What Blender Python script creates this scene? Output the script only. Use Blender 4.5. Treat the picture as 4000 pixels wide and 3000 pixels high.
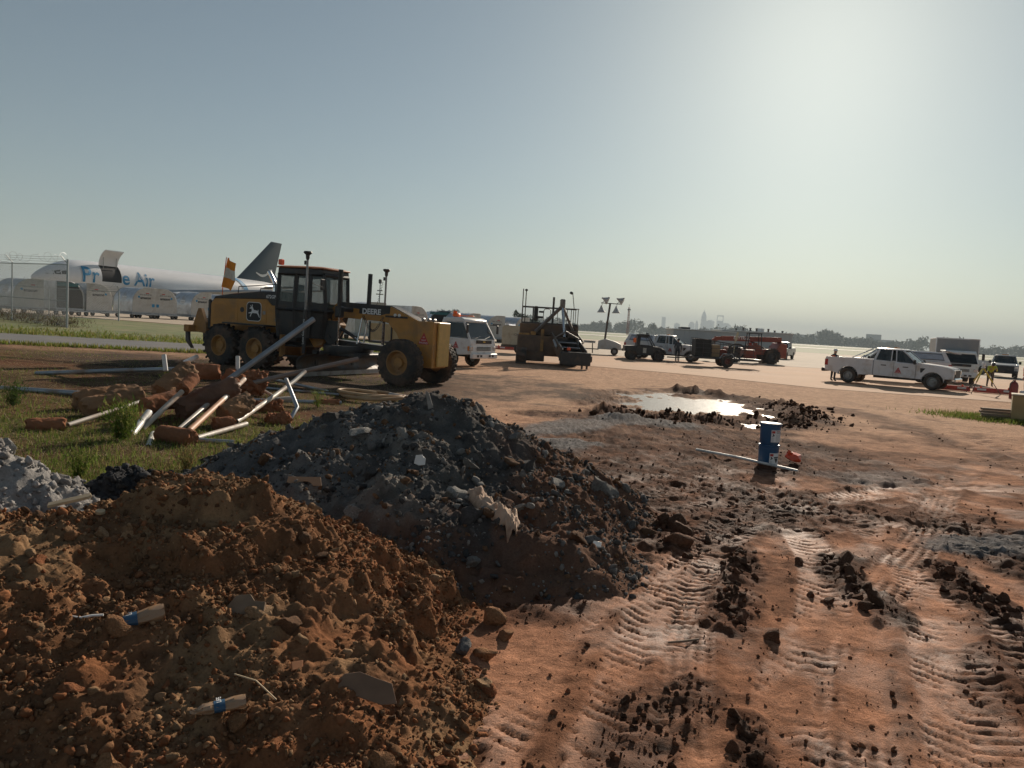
import bpy, bmesh, math, random
import numpy as np
from mathutils import Vector, Matrix, Euler
rnd = random.Random(7)
sc = bpy.context.scene
for o in list(bpy.data.objects):
    bpy.data.objects.remove(o)
R = math.radians

# ------------------------------------------------------------------ camera
EYE = 2.0
PITCH, ROLL = R(4.47), R(3.4)
cam_d = bpy.data.cameras.new('camera')
cam = bpy.data.objects.new('camera', cam_d)
sc.collection.objects.link(cam)
cam_d.sensor_width = 36.0
cam_d.lens = 36.0 * 2900 / 4000
cam_d.clip_start = 0.05
cam_d.clip_end = 40000
cam.matrix_world = (Matrix.Translation((0, 0, EYE)) @ Matrix.Rotation(math.pi / 2 - PITCH, 4, 'X')
                    @ Matrix.Rotation(ROLL, 4, 'Z'))
sc.camera = cam

# ------------------------------------------------------------------ sky and sun
SUN_EL, SUN_AZ = R(22.7), R(21.1)          # azimuth measured from +Y towards +X
w = bpy.data.worlds.new('World')
sc.world = w
w.use_nodes = True
wn = w.node_tree
wn.nodes.clear()
out = wn.nodes.new('ShaderNodeOutputWorld')
bg = wn.nodes.new('ShaderNodeBackground')
sky = wn.nodes.new('ShaderNodeTexSky')
sky.sky_type = 'NISHITA'
sky.sun_disc = False
sky.sun_elevation = SUN_EL
sky.sun_rotation = SUN_AZ
sky.altitude = 200
sky.air_density = 1.0
sky.dust_density = 0.6
sky.ozone_density = 1.5
hsv = wn.nodes.new('ShaderNodeHueSaturation')
hsv.inputs['Saturation'].default_value = 0.72
wn.links.new(sky.outputs[0], hsv.inputs['Color'])
tint = wn.nodes.new('ShaderNodeMix')
tint.data_type = 'RGBA'
tint.blend_type = 'MULTIPLY'
tint.inputs['Factor'].default_value = 1.0
tint.inputs['B'].default_value = (0.905, 1.0, 0.965, 1)
wn.links.new(hsv.outputs[0], tint.inputs['A'])
wn.links.new(tint.outputs['Result'], bg.inputs['Color'])
bg.inputs['Strength'].default_value = 0.0475
wn.links.new(bg.outputs[0], out.inputs[0])

sun_d = bpy.data.lights.new('sun', 'SUN')
sun_d.energy = 5.0
sun_d.angle = R(0.55)
sun_d.color = (1.0, 0.86, 0.70)
sun = bpy.data.objects.new('sun', sun_d)
sc.collection.objects.link(sun)
SUN_DIR = Vector((math.sin(SUN_AZ) * math.cos(SUN_EL), math.cos(SUN_AZ) * math.cos(SUN_EL), math.sin(SUN_EL)))
sun.rotation_euler = SUN_DIR.to_track_quat('Z', 'Y').to_euler()
sun.location = SUN_DIR * 300

sc.view_settings.view_transform = 'Standard'
sc.view_settings.look = 'None'
sc.view_settings.exposure = 0.32
sc.view_settings.gamma = 1.0
sc.view_settings.use_curve_mapping = False
sc.render.engine = 'CYCLES'
sc.cycles.use_denoising = True
try:
    sc.cycles.denoiser = 'OPENIMAGEDENOISE'
except Exception:
    pass
sc.cycles.max_bounces = 5
sc.cycles.use_adaptive_sampling = True
sc.cycles.adaptive_threshold = 0.02
sc.cycles.transparent_max_bounces = 8
sc.cycles.sample_clamp_indirect = 6
sc.cycles.caustics_reflective = False
sc.cycles.caustics_refractive = False

# ------------------------------------------------------------------ helpers
C = sc.collection
MATS = {}


def mat(name, col=(0.5, 0.5, 0.5), rough=0.6, metal=0.0, var=0.12, scale=6.0, dirt=None, dirt_amt=0.0,
        bump=0.0, bump_scale=40.0, trans=0.0, emit=0.0, spec=0.5, alpha=1.0, coat=0.0):
    """plain painted / metal / rubber surface with noise in its colour, dust patches and fine relief"""
    if name in MATS:
        return MATS[name]
    m = bpy.data.materials.new(name)
    m.use_nodes = True
    nt = m.node_tree
    b = nt.nodes['Principled BSDF']
    N, L = nt.nodes.new, nt.links.new
    tc = N('ShaderNodeTexCoord')
    no = N('ShaderNodeTexNoise')
    no.inputs['Scale'].default_value = scale
    no.inputs['Detail'].default_value = 6
    L(tc.outputs['Object'], no.inputs['Vector'])
    ra = N('ShaderNodeMapRange')
    ra.inputs['To Min'].default_value = 1 - var
    ra.inputs['To Max'].default_value = 1 + var
    ra.inputs['From Min'].default_value = 0.3
    ra.inputs['From Max'].default_value = 0.7
    L(no.outputs['Fac'], ra.inputs['Value'])
    vm = N('ShaderNodeVectorMath')
    vm.operation = 'SCALE'
    vm.inputs[0].default_value = col[:3]
    L(ra.outputs[0], vm.inputs['Scale'])
    src = vm.outputs[0]
    if dirt is not None:
        n2 = N('ShaderNodeTexNoise')
        n2.inputs['Scale'].default_value = scale * 0.45
        n2.inputs['Detail'].default_value = 8
        n2.inputs['Roughness'].default_value = 0.65
        L(tc.outputs['Object'], n2.inputs['Vector'])
        r2 = N('ShaderNodeMapRange')
        r2.inputs['From Min'].default_value = 0.62 - 0.35 * dirt_amt
        r2.inputs['From Max'].default_value = 0.80 - 0.2 * dirt_amt
        L(n2.outputs['Fac'], r2.inputs['Value'])
        mx = N('ShaderNodeMix')
        mx.data_type = 'RGBA'
        L(r2.outputs[0], mx.inputs['Factor'])
        L(src, mx.inputs['A'])
        mx.inputs['B'].default_value = (*dirt, 1)
        src = mx.outputs['Result']
        r3 = N('ShaderNodeMapRange')
        r3.inputs['To Min'].default_value = rough
        r3.inputs['To Max'].default_value = 0.9
        L(r2.outputs[0], r3.inputs['Value'])
        L(r3.outputs[0], b.inputs['Roughness'])
    else:
        b.inputs['Roughness'].default_value = rough
    L(src, b.inputs['Base Color'])
    b.inputs['Metallic'].default_value = metal
    b.inputs['Specular IOR Level'].default_value = spec
    b.inputs['Transmission Weight'].default_value = trans
    b.inputs['Coat Weight'].default_value = coat
    b.inputs['Alpha'].default_value = alpha
    if emit:
        b.inputs['Emission Color'].default_value = (*col[:3], 1)
        b.inputs['Emission Strength'].default_value = emit
    if bump:
        n3 = N('ShaderNodeTexNoise')
        n3.inputs['Scale'].default_value = bump_scale
        n3.inputs['Detail'].default_value = 8
        L(tc.outputs['Object'], n3.inputs['Vector'])
        bp = N('ShaderNodeBump')
        bp.inputs['Strength'].default_value = bump
        bp.inputs['Distance'].default_value = 0.03
        L(n3.outputs['Fac'], bp.inputs['Height'])
        L(bp.outputs[0], b.inputs['Normal'])
    MATS[name] = m
    return m


def earth_mat(name, fine=90.0, bump=0.6, dist=0.02, rough_dry=0.95, rough_wet=0.32, speck=0.25, spec=0.35):
    """soil: colour and wetness come from the surface's own attributes, grain from noise"""
    m = bpy.data.materials.new(name)
    m.use_nodes = True
    nt = m.node_tree
    b = nt.nodes['Principled BSDF']
    N, L = nt.nodes.new, nt.links.new
    at = N('ShaderNodeAttribute'); at.attribute_name = 'alb'
    aw = N('ShaderNodeAttribute'); aw.attribute_name = 'wet'
    tc = N('ShaderNodeTexCoord')
    n1 = N('ShaderNodeTexNoise'); n1.inputs['Scale'].default_value = fine; n1.inputs['Detail'].default_value = 9
    n1.inputs['Roughness'].default_value = 0.7
    L(tc.outputs['Object'], n1.inputs['Vector'])
    n2 = N('ShaderNodeTexNoise'); n2.inputs['Scale'].default_value = fine * 0.09; n2.inputs['Detail'].default_value = 9
    n2.inputs['Roughness'].default_value = 0.65
    L(tc.outputs['Object'], n2.inputs['Vector'])
    ad = N('ShaderNodeMath'); ad.operation = 'MULTIPLY'
    L(n1.outputs['Fac'], ad.inputs[0]); L(n2.outputs['Fac'], ad.inputs[1])
    mr = N('ShaderNodeMapRange')
    mr.inputs['From Min'].default_value = 0.12; mr.inputs['From Max'].default_value = 0.40
    mr.inputs['To Min'].default_value = 1 - speck; mr.inputs['To Max'].default_value = 1 + speck
    L(ad.outputs[0], mr.inputs['Value'])
    vm = N('ShaderNodeVectorMath'); vm.operation = 'SCALE'
    L(at.outputs['Color'], vm.inputs[0]); L(mr.outputs[0], vm.inputs['Scale'])
    L(vm.outputs[0], b.inputs['Base Color'])
    rr = N('ShaderNodeMapRange')
    rr.inputs['To Min'].default_value = rough_dry; rr.inputs['To Max'].default_value = rough_wet
    L(aw.outputs['Fac'], rr.inputs['Value'])
    ra = N('ShaderNodeMath'); ra.operation = 'MULTIPLY_ADD'; ra.use_clamp = True
    L(n1.outputs['Fac'], ra.inputs[0]); ra.inputs[1].default_value = 0.3
    sb = N('ShaderNodeMath'); sb.operation = 'SUBTRACT'; L(rr.outputs[0], sb.inputs[0]); sb.inputs[1].default_value = 0.15
    L(sb.outputs[0], ra.inputs[2])
    L(ra.outputs[0], b.inputs['Roughness'])
    sp = N('ShaderNodeMapRange'); sp.inputs['To Min'].default_value = 0.025; sp.inputs['To Max'].default_value = spec
    L(aw.outputs['Fac'], sp.inputs['Value']); L(sp.outputs[0], b.inputs['Specular IOR Level'])
    bp = N('ShaderNodeBump'); bp.inputs['Strength'].default_value = bump; bp.inputs['Distance'].default_value = dist
    hm = N('ShaderNodeMath'); hm.operation = 'ADD'
    L(n1.outputs['Fac'], hm.inputs[0]); L(n2.outputs['Fac'], hm.inputs[1])
    L(hm.outputs[0], bp.inputs['Height'])
    L(bp.outputs[0], b.inputs['Normal'])
    return m


def tag(o, label=None, cat=None, group=None, kind=None):
    if label: o['label'] = label
    if cat: o['category'] = cat
    if group: o['group'] = group
    if kind: o['kind'] = kind
    return o


def empty(name, loc=(0, 0, 0), rz=0.0, label=None, cat=None, group=None, tilt=(0, 0)):
    o = bpy.data.objects.new(name, None)
    C.objects.link(o)
    o.empty_display_size = 0.2
    o.location = loc
    o.rotation_euler = (tilt[0], tilt[1], rz)
    return tag(o, label, cat, group)


def link_mesh(name, me, m, parent=None):
    o = bpy.data.objects.new(name, me)
    C.objects.link(o)
    if m is not None:
        me.materials.append(m)
    if parent is not None:
        o.parent = parent
    return o


def copy_tree(o, parent=None):
    c = o.copy()
    C.objects.link(c)
    if parent is not None:
        c.parent = parent
    for ch in o.children:
        copy_tree(ch, c)
    return c


class MB:
    """collects shapes; build() links them as one mesh object"""

    def __init__(self, T=None):
        self.v, self.f = [], []
        self.T = T

    def add(self, vs, fs, T=None):
        k = len(self.v)
        for p in vs:
            p = Vector(p)
            if T is not None: p = T @ p
            if self.T is not None: p = self.T @ p
            self.v.append(p)
        self.f += [tuple(i + k for i in f) for f in fs]
        return self

    def box(self, c, s, rot=None, ch=0.0):
        x, y, z = s[0] / 2, s[1] / 2, s[2] / 2
        T = Matrix.Translation(c)
        if rot is not None:
            T = T @ Euler(rot).to_matrix().to_4x4()
        ch = min(ch, x * .9, y * .9, z * .9)
        if ch <= 0:
            vs = [(a * x, b * y, d * z) for a in (-1, 1) for b in (-1, 1) for d in (-1, 1)]
            fs = [(0, 1, 3, 2), (4, 6, 7, 5), (0, 4, 5, 1), (2, 3, 7, 6), (0, 2, 6, 4), (1, 5, 7, 3)]
        else:
            vs, idx = [], {}
            for a in (-1, 1):
                for b in (-1, 1):
                    for d in (-1, 1):
                        for k in range(3):
                            p = [a * (x - ch), b * (y - ch), d * (z - ch)]
                            p[k] = (a * x, b * y, d * z)[k]
                            idx[(a, b, d, k)] = len(vs)
                            vs.append(p)
            fs = []
            for a in (-1, 1):
                fs.append([idx[(a, b, d, 0)] for b, d in ((-1, -1), (1, -1), (1, 1), (-1, 1))][::a])
                fs.append([idx[(b, a, d, 1)] for b, d in ((-1, -1), (-1, 1), (1, 1), (1, -1))][::a])
                fs.append([idx[(b, d, a, 2)] for b, d in ((-1, -1), (1, -1), (1, 1), (-1, 1))][::a])
            S = (-1, 1)
            for a in S:
                for b in S:
                    for d in S:
                        t = [idx[(a, b, d, 0)], idx[(a, b, d, 1)], idx[(a, b, d, 2)]]
                        fs.append(t if a * b * d > 0 else t[::-1])
            for a in S:
                for b in S:
                    q = [idx[(a, b, -1, 0)], idx[(a, b, -1, 1)], idx[(a, b, 1, 1)], idx[(a, b, 1, 0)]]
                    fs.append(q if a * b > 0 else q[::-1])
                    q = [idx[(a, -1, b, 2)], idx[(a, -1, b, 0)], idx[(a, 1, b, 0)], idx[(a, 1, b, 2)]]
                    fs.append(q if a * b > 0 else q[::-1])
                    q = [idx[(-1, a, b, 1)], idx[(-1, a, b, 2)], idx[(1, a, b, 2)], idx[(1, a, b, 1)]]
                    fs.append(q if a * b > 0 else q[::-1])
        return self.add(vs, fs, T)

    def bx(self, p0, p1, ch=0.0):
        c = [(a + b) / 2 for a, b in zip(p0, p1)]
        return self.box(c, [abs(b - a) for a, b in zip(p0, p1)], ch=ch)

    def cyl(self, a, b, r0, r1=None, n=12, cap=True):
        r1 = r0 if r1 is None else r1
        a, b = Vector(a), Vector(b)
        q = (b - a).to_track_quat('Z', 'Y')
        vs = []
        for p, r in ((a, r0), (b, r1)):
            for i in range(n):
                t = 2 * math.pi * i / n
                vs.append(p + q @ Vector((math.cos(t) * r, math.sin(t) * r, 0)))
        fs = [(i, (i + 1) % n, n + (i + 1) % n, n + i) for i in range(n)]
        if cap:
            fs += [tuple(range(n - 1, -1, -1)), tuple(range(n, 2 * n))]
        return self.add(vs, fs)

    def tube(self, pts, r, n=8, cap=True, closed=False):
        pts = [Vector(p) for p in pts]
        m = len(pts)
        rs = r if isinstance(r, (list, tuple)) else [r] * m
        vs, prev = [], None
        for i, p in enumerate(pts):
            if closed:
                d = pts[(i + 1) % m] - pts[i - 1]
            else:
                d = pts[min(i + 1, m - 1)] - pts[max(i - 1, 0)]
            d.normalize()
            if prev is None:
                up = Vector((0, 0, 1)) if abs(d.z) < .9 else Vector((1, 0, 0))
                s = d.cross(up).normalized()
            else:
                s = (prev - d * prev.dot(d)).normalized()
            prev = s
            t = d.cross(s)
            for k in range(n):
                a = 2 * math.pi * k / n
                vs.append(p + (s * math.cos(a) + t * math.sin(a)) * rs[i])
        fs = []
        for i in range(m if closed else m - 1):
            j = (i + 1) % m
            fs += [(i * n + k, i * n + (k + 1) % n, j * n + (k + 1) % n, j * n + k) for k in range(n)]
        if cap and not closed:
            fs += [tuple(range(n - 1, -1, -1)), tuple((m - 1) * n + k for k in range(n))]
        return self.add(vs, fs)

    def prism(self, poly, a0, a1, axis='y', inset=0.0):
        """poly in (x,z) for axis y, (y,z) for axis x, (x,y) for axis z"""
        n = len(poly)
        mk = {'y': lambda p, a: (p[0], a, p[1]), 'x': lambda p, a: (a, p[0], p[1]), 'z': lambda p, a: (p[0], p[1], a)}[axis]
        vs = [mk(p, a0) for p in poly] + [mk(p, a1) for p in poly]
        fs = [tuple(range(n)), tuple(range(2 * n - 1, n - 1, -1))]
        fs += [(i, n + i, n + (i + 1) % n, (i + 1) % n) for i in range(n)]
        return self.add(vs, fs)

    def loft(self, rings, cap=True, closed=True):
        n = len(rings[0])
        vs = [p for r in rings for p in r]
        fs = []
        for i in range(len(rings) - 1):
            for k in range(n if closed else n - 1):
                fs.append((i * n + k, i * n + (k + 1) % n, (i + 1) * n + (k + 1) % n, (i + 1) * n + k))
        if cap and closed:
            fs += [tuple(range(n - 1, -1, -1)), tuple((len(rings) - 1) * n + k for k in range(n))]
        return self.add(vs, fs)

    def lathe(self, prof, c=(0, 0, 0), d=(0, 0, 1), n=24, sweep=1.0):
        """prof: list of (radius, height along d)"""
        q = Vector(d).to_track_quat('Z', 'Y')
        c = Vector(c)
        vs = []
        for r, h in prof:
            for i in range(n):
                t = 2 * math.pi * i / n
                vs.append(c + q @ Vector((math.cos(t) * r, math.sin(t) * r, h)))
        fs = []
        for j in range(len(prof) - 1):
            fs += [(j * n + i, j * n + (i + 1) % n, (j + 1) * n + (i + 1) % n, (j + 1) * n + i) for i in range(n)]
        return self.add(vs, fs)

    def build(self, name, m, parent=None, bevel=0.0, smooth=35, seg=2):
        me = bpy.data.meshes.new(name)
        me.from_pydata([tuple(p) for p in self.v], [], self.f)
        bm = bmesh.new()
        bm.from_mesh(me)
        bmesh.ops.recalc_face_normals(bm, faces=bm.faces)
        bm.to_mesh(me)
        bm.free()
        if smooth:
            me.polygons.foreach_set('use_smooth', [True] * len(me.polygons))
            me.set_sharp_from_angle(angle=R(smooth))
        o = link_mesh(name, me, m, parent)
        if bevel:
            bv = o.modifiers.new('bevel', 'BEVEL')
            bv.width = bevel
            bv.segments = seg
            bv.limit_method = 'ANGLE'
            bv.angle_limit = R(30)
            bv.harden_normals = False
        return o


TEXTS = {}


def text_mesh(name, s, size, m, parent=None, loc=(0, 0, 0), rot=(0, 0, 0), depth=0.0, bold=0.0, sx=1.0, shear=0.0, align='CENTER', wrap=None):
    key = (s, size, depth, bold, sx, shear, align)
    if not wrap and key in TEXTS:
        o = bpy.data.objects.new(name, TEXTS[key])
        C.objects.link(o)
        o.parent = parent
        o.location = loc
        o.rotation_euler = rot
        return o
    cu = bpy.data.curves.new(name, 'FONT')
    cu.body = s
    cu.size = size
    cu.extrude = depth
    cu.offset = bold
    cu.shear = shear
    cu.align_x = align
    cu.align_y = 'CENTER'
    cu.resolution_u = 3
    t = bpy.data.objects.new(name, cu)
    me = bpy.data.meshes.new_from_object(t)
    bpy.data.objects.remove(t)
    bpy.data.curves.remove(cu)
    me.materials.clear()
    if sx != 1.0:
        for v in me.vertices: v.co.x *= sx
    if wrap:
        bm = bmesh.new(); bm.from_mesh(me)
        bmesh.ops.triangulate(bm, faces=bm.faces)
        for _ in range(3): bmesh.ops.subdivide_edges(bm, edges=[e for e in bm.edges if e.calc_length() > size * .08], cuts=1)
        bm.to_mesh(me); bm.free()
        for v in me.vertices: v.co = wrap(v.co)
    o = link_mesh(name, me, m, parent)
    if not wrap: TEXTS[key] = me
    o.location = loc
    o.rotation_euler = rot
    return o


# ------------------------------------------------------------------ numpy noise
def _h(ix, iy, s):
    h = (ix.astype(np.int64) * 374761393 + iy.astype(np.int64) * 668265263 + s * 1442695041) & 0xffffffff
    h = ((h ^ (h >> 13)) * 1274126177) & 0xffffffff
    return ((h ^ (h >> 16)) & 0xffffff) / float(0x1000000)


def vnoise(x, y, s=0):
    ix, iy = np.floor(x), np.floor(y)
    fx, fy = x - ix, y - iy
    fx = fx * fx * fx * (fx * (fx * 6 - 15) + 10)
    fy = fy * fy * fy * (fy * (fy * 6 - 15) + 10)
    a, b = _h(ix, iy, s), _h(ix + 1, iy, s)
    c, d = _h(ix, iy + 1, s), _h(ix + 1, iy + 1, s)
    return (a + (b - a) * fx) * (1 - fy) + (c + (d - c) * fx) * fy


def fbm(x, y, octv=5, s=0, gain=0.5, lac=2.03):
    t, a, n = 0, 1.0, 0
    for k in range(octv):
        t = t + a * vnoise(x + 17.3 * k, y - 9.1 * k, s + k * 101)
        n += a
        a *= gain
        x, y = x * lac, y * lac
    return t / n


def worley(x, y, s=0):
    ix, iy = np.floor(x), np.floor(y)
    best = np.full(x.shape, 9.0)
    rid = np.zeros(x.shape)
    for dx in (-1, 0, 1):
        for dy in (-1, 0, 1):
            cx, cy = ix + dx, iy + dy
            px = cx + _h(cx, cy, s) - x
            py = cy + _h(cx, cy, s + 5) - y
            d = px * px + py * py
            m = d < best
            best = np.where(m, d, best)
            rid = np.where(m, _h(cx, cy, s + 9), rid)
    return np.sqrt(best), rid


def sstep(a, b, x):
    t = np.clip((x - a) / (b - a), 0, 1)
    return t * t * (3 - 2 * t)


def seg_dist(x, y, pts):
    """distance to a polyline, the signed side offset and the length along it"""
    best = np.full(np.shape(x), 1e9)
    along = np.zeros(np.shape(x)); side = np.zeros(np.shape(x))
    acc = 0.0
    for (x0, y0), (x1, y1) in zip(pts[:-1], pts[1:]):
        dx, dy = x1 - x0, y1 - y0
        l = math.hypot(dx, dy)
        t = np.clip(((x - x0) * dx + (y - y0) * dy) / (l * l), 0, 1)
        px, py = x - (x0 + t * dx), y - (y0 + t * dy)
        d = np.hypot(px, py)
        m = d < best
        best = np.where(m, d, best)
        along = np.where(m, acc + t * l, along)
        side = np.where(m, (px * -dy + py * dx) / l, side)
        acc += l
    return best, side, along


def smooth_line(pts, n=6):
    """Catmull-Rom through plan points"""
    out_ = []
    P = [pts[0]] + list(pts) + [pts[-1]]
    for i in range(1, len(P) - 2):
        p0, p1, p2, p3 = [np.array(q, float) for q in P[i - 1:i + 3]]
        for k in range(n):
            t = k / n
            out_.append(tuple(0.5 * ((2 * p1) + (-p0 + p2) * t + (2 * p0 - 5 * p1 + 4 * p2 - p3) * t * t + (-p0 + 3 * p1 - 3 * p2 + p3) * t ** 3)))
    out_.append(tuple(pts[-1]))
    return out_
# ------------------------------------------------------------------ lie of the land
def gz(x, y=0):
    """gentle rise towards the airfield fence on the left"""
    x = np.asarray(x, float)
    t = -x - 1.0
    z = 0.017 * np.log1p(np.exp(np.clip(t * 1.2, -40, 40))) / 1.2
    return np.minimum(z, 0.72) + 0.0


def gzf(x, y=0):
    return float(gz(x, y))


TRACKS = [  # plan line, width, bar spacing, depth, kind
    ([(0.55, 3.29), (0.85, 4.18), (1.29, 5.46), (2.35, 7.57), (4.0, 9.34), (7.5, 11.5)], 0.50, 0.105, 0.030, 'bar'),
    ([(-0.05, 3.4), (0.30, 4.7), (0.77, 5.48), (1.47, 6.55), (2.69, 8.27), (4.2, 11.5)], 0.50, 0.105, 0.026, 'bar'),
    ([(0.85, 3.1), (1.16, 4.39), (1.56, 5.61), (2.0, 6.6)], 0.34, 0.085, 0.018, 'rib'),
    ([(1.69, 3.2), (2.24, 4.53), (3.19, 6.06), (4.48, 7.83), (6.57, 10.95), (9.5, 14.5)], 0.42, 0.09, 0.022, 'rib'),
    ([(2.30, 3.2), (2.76, 4.26), (3.32, 5.52), (3.82, 6.84), (3.98, 8.23), (3.4, 9.9)], 0.48, 0.11, 0.030, 'bar'),
    ([(3.2, 3.6), (3.73, 5.12), (4.79, 7.43), (5.51, 9.72), (5.63, 12.28), (6.17, 16.0)], 0.45, 0.10, 0.026, 'bar'),
    ([(1.2, 3.0), (1.75, 4.2), (2.45, 5.5), (3.0, 7.0), (3.2, 8.6)], 0.40, 0.12, 0.020, 'bar'),
    ([(0.2, 10.6), (1.53, 10.41), (2.56, 10.18), (3.28, 9.3), (4.6, 8.3), (6.5, 7.9)], 0.50, 0.11, 0.030, 'bar'),
    ([(0.6, 8.0), (0.98, 8.58), (1.85, 9.21), (2.71, 10.05), (3.4, 11.6)], 0.50, 0.11, 0.030, 'bar'),
    ([(1.0, 7.6), (2.3, 8.6), (3.1, 9.6), (5.0, 10.6), (8.0, 11.0)], 0.45, 0.10, 0.026, 'bar'),
    ([(6.0, 6.2), (8.85, 12.6), (9.93, 16.73), (10.7, 21.99), (9.84, 26.0)], 0.42, 0.12, 0.030, 'rib'),
    ([(8.0, 8.2), (10.55, 15.89), (12.2, 21.0), (11.9, 26.5)], 0.42, 0.12, 0.030, 'rib'),
    ([(2.6, 17.0), (3.1, 19.5), (3.3, 22.0), (3.4, 25.5)], 0.45, 0.12, 0.050, 'bar'),
    ([(3.2, 17.0), (3.75, 19.5), (4.0, 22.0), (4.2, 25.5)], 0.45, 0.12, 0.050, 'bar'),
]
TRACKS = [(smooth_line(t[0]),) + t[1:] for t in TRACKS]
PUDDLE = [(2.7, 19.5), (3.2, 22.5), (3.9, 24.6), (5.7, 26.6), (7.2, 25.3), (7.6, 22.5), (7.3, 20.1), (6.9, 18.4), (6.0, 17.7), (5.0, 18.9), (3.6, 19.2)]


def poly_sd(x, y, poly):
    """signed distance to a polygon (negative inside)"""
    d, _, _ = seg_dist(x, y, poly + [poly[0]])
    ins = np.zeros(np.shape(x), bool)
    for (x0, y0), (x1, y1) in zip(poly, poly[1:] + [poly[0]]):
        c = ((y0 > y) != (y1 > y)) & (x < (x1 - x0) * (y - y0) / ((y1 - y0) if y1 != y0 else 1e-9) + x0)
        ins ^= c
    return np.where(ins, -d, d)


WARP = {}


def blob(x, y, pts, r, s, warp=0.6):
    k = (x.shape, float(x.flat[0]), float(x.flat[-1]), float(y.flat[0]), float(y.flat[-1]))
    if WARP.get('k') != k:
        WARP.update(k=k, x=fbm(x * 1.1, y * 1.1, 5, 511) - .5, y=fbm(x * 1.1 + 40, y * 1.1, 5, 518) - .5)
    wx = x + WARP['x'] * warp * 2
    wy = y + WARP['y'] * warp * 2
    d, _, _ = seg_dist(wx, wy, pts if len(pts) > 1 else pts + [(pts[0][0] + .01, pts[0][1])])
    return 1 - sstep(r * 0.55, r, d)


WATER_Z = -0.060


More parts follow.
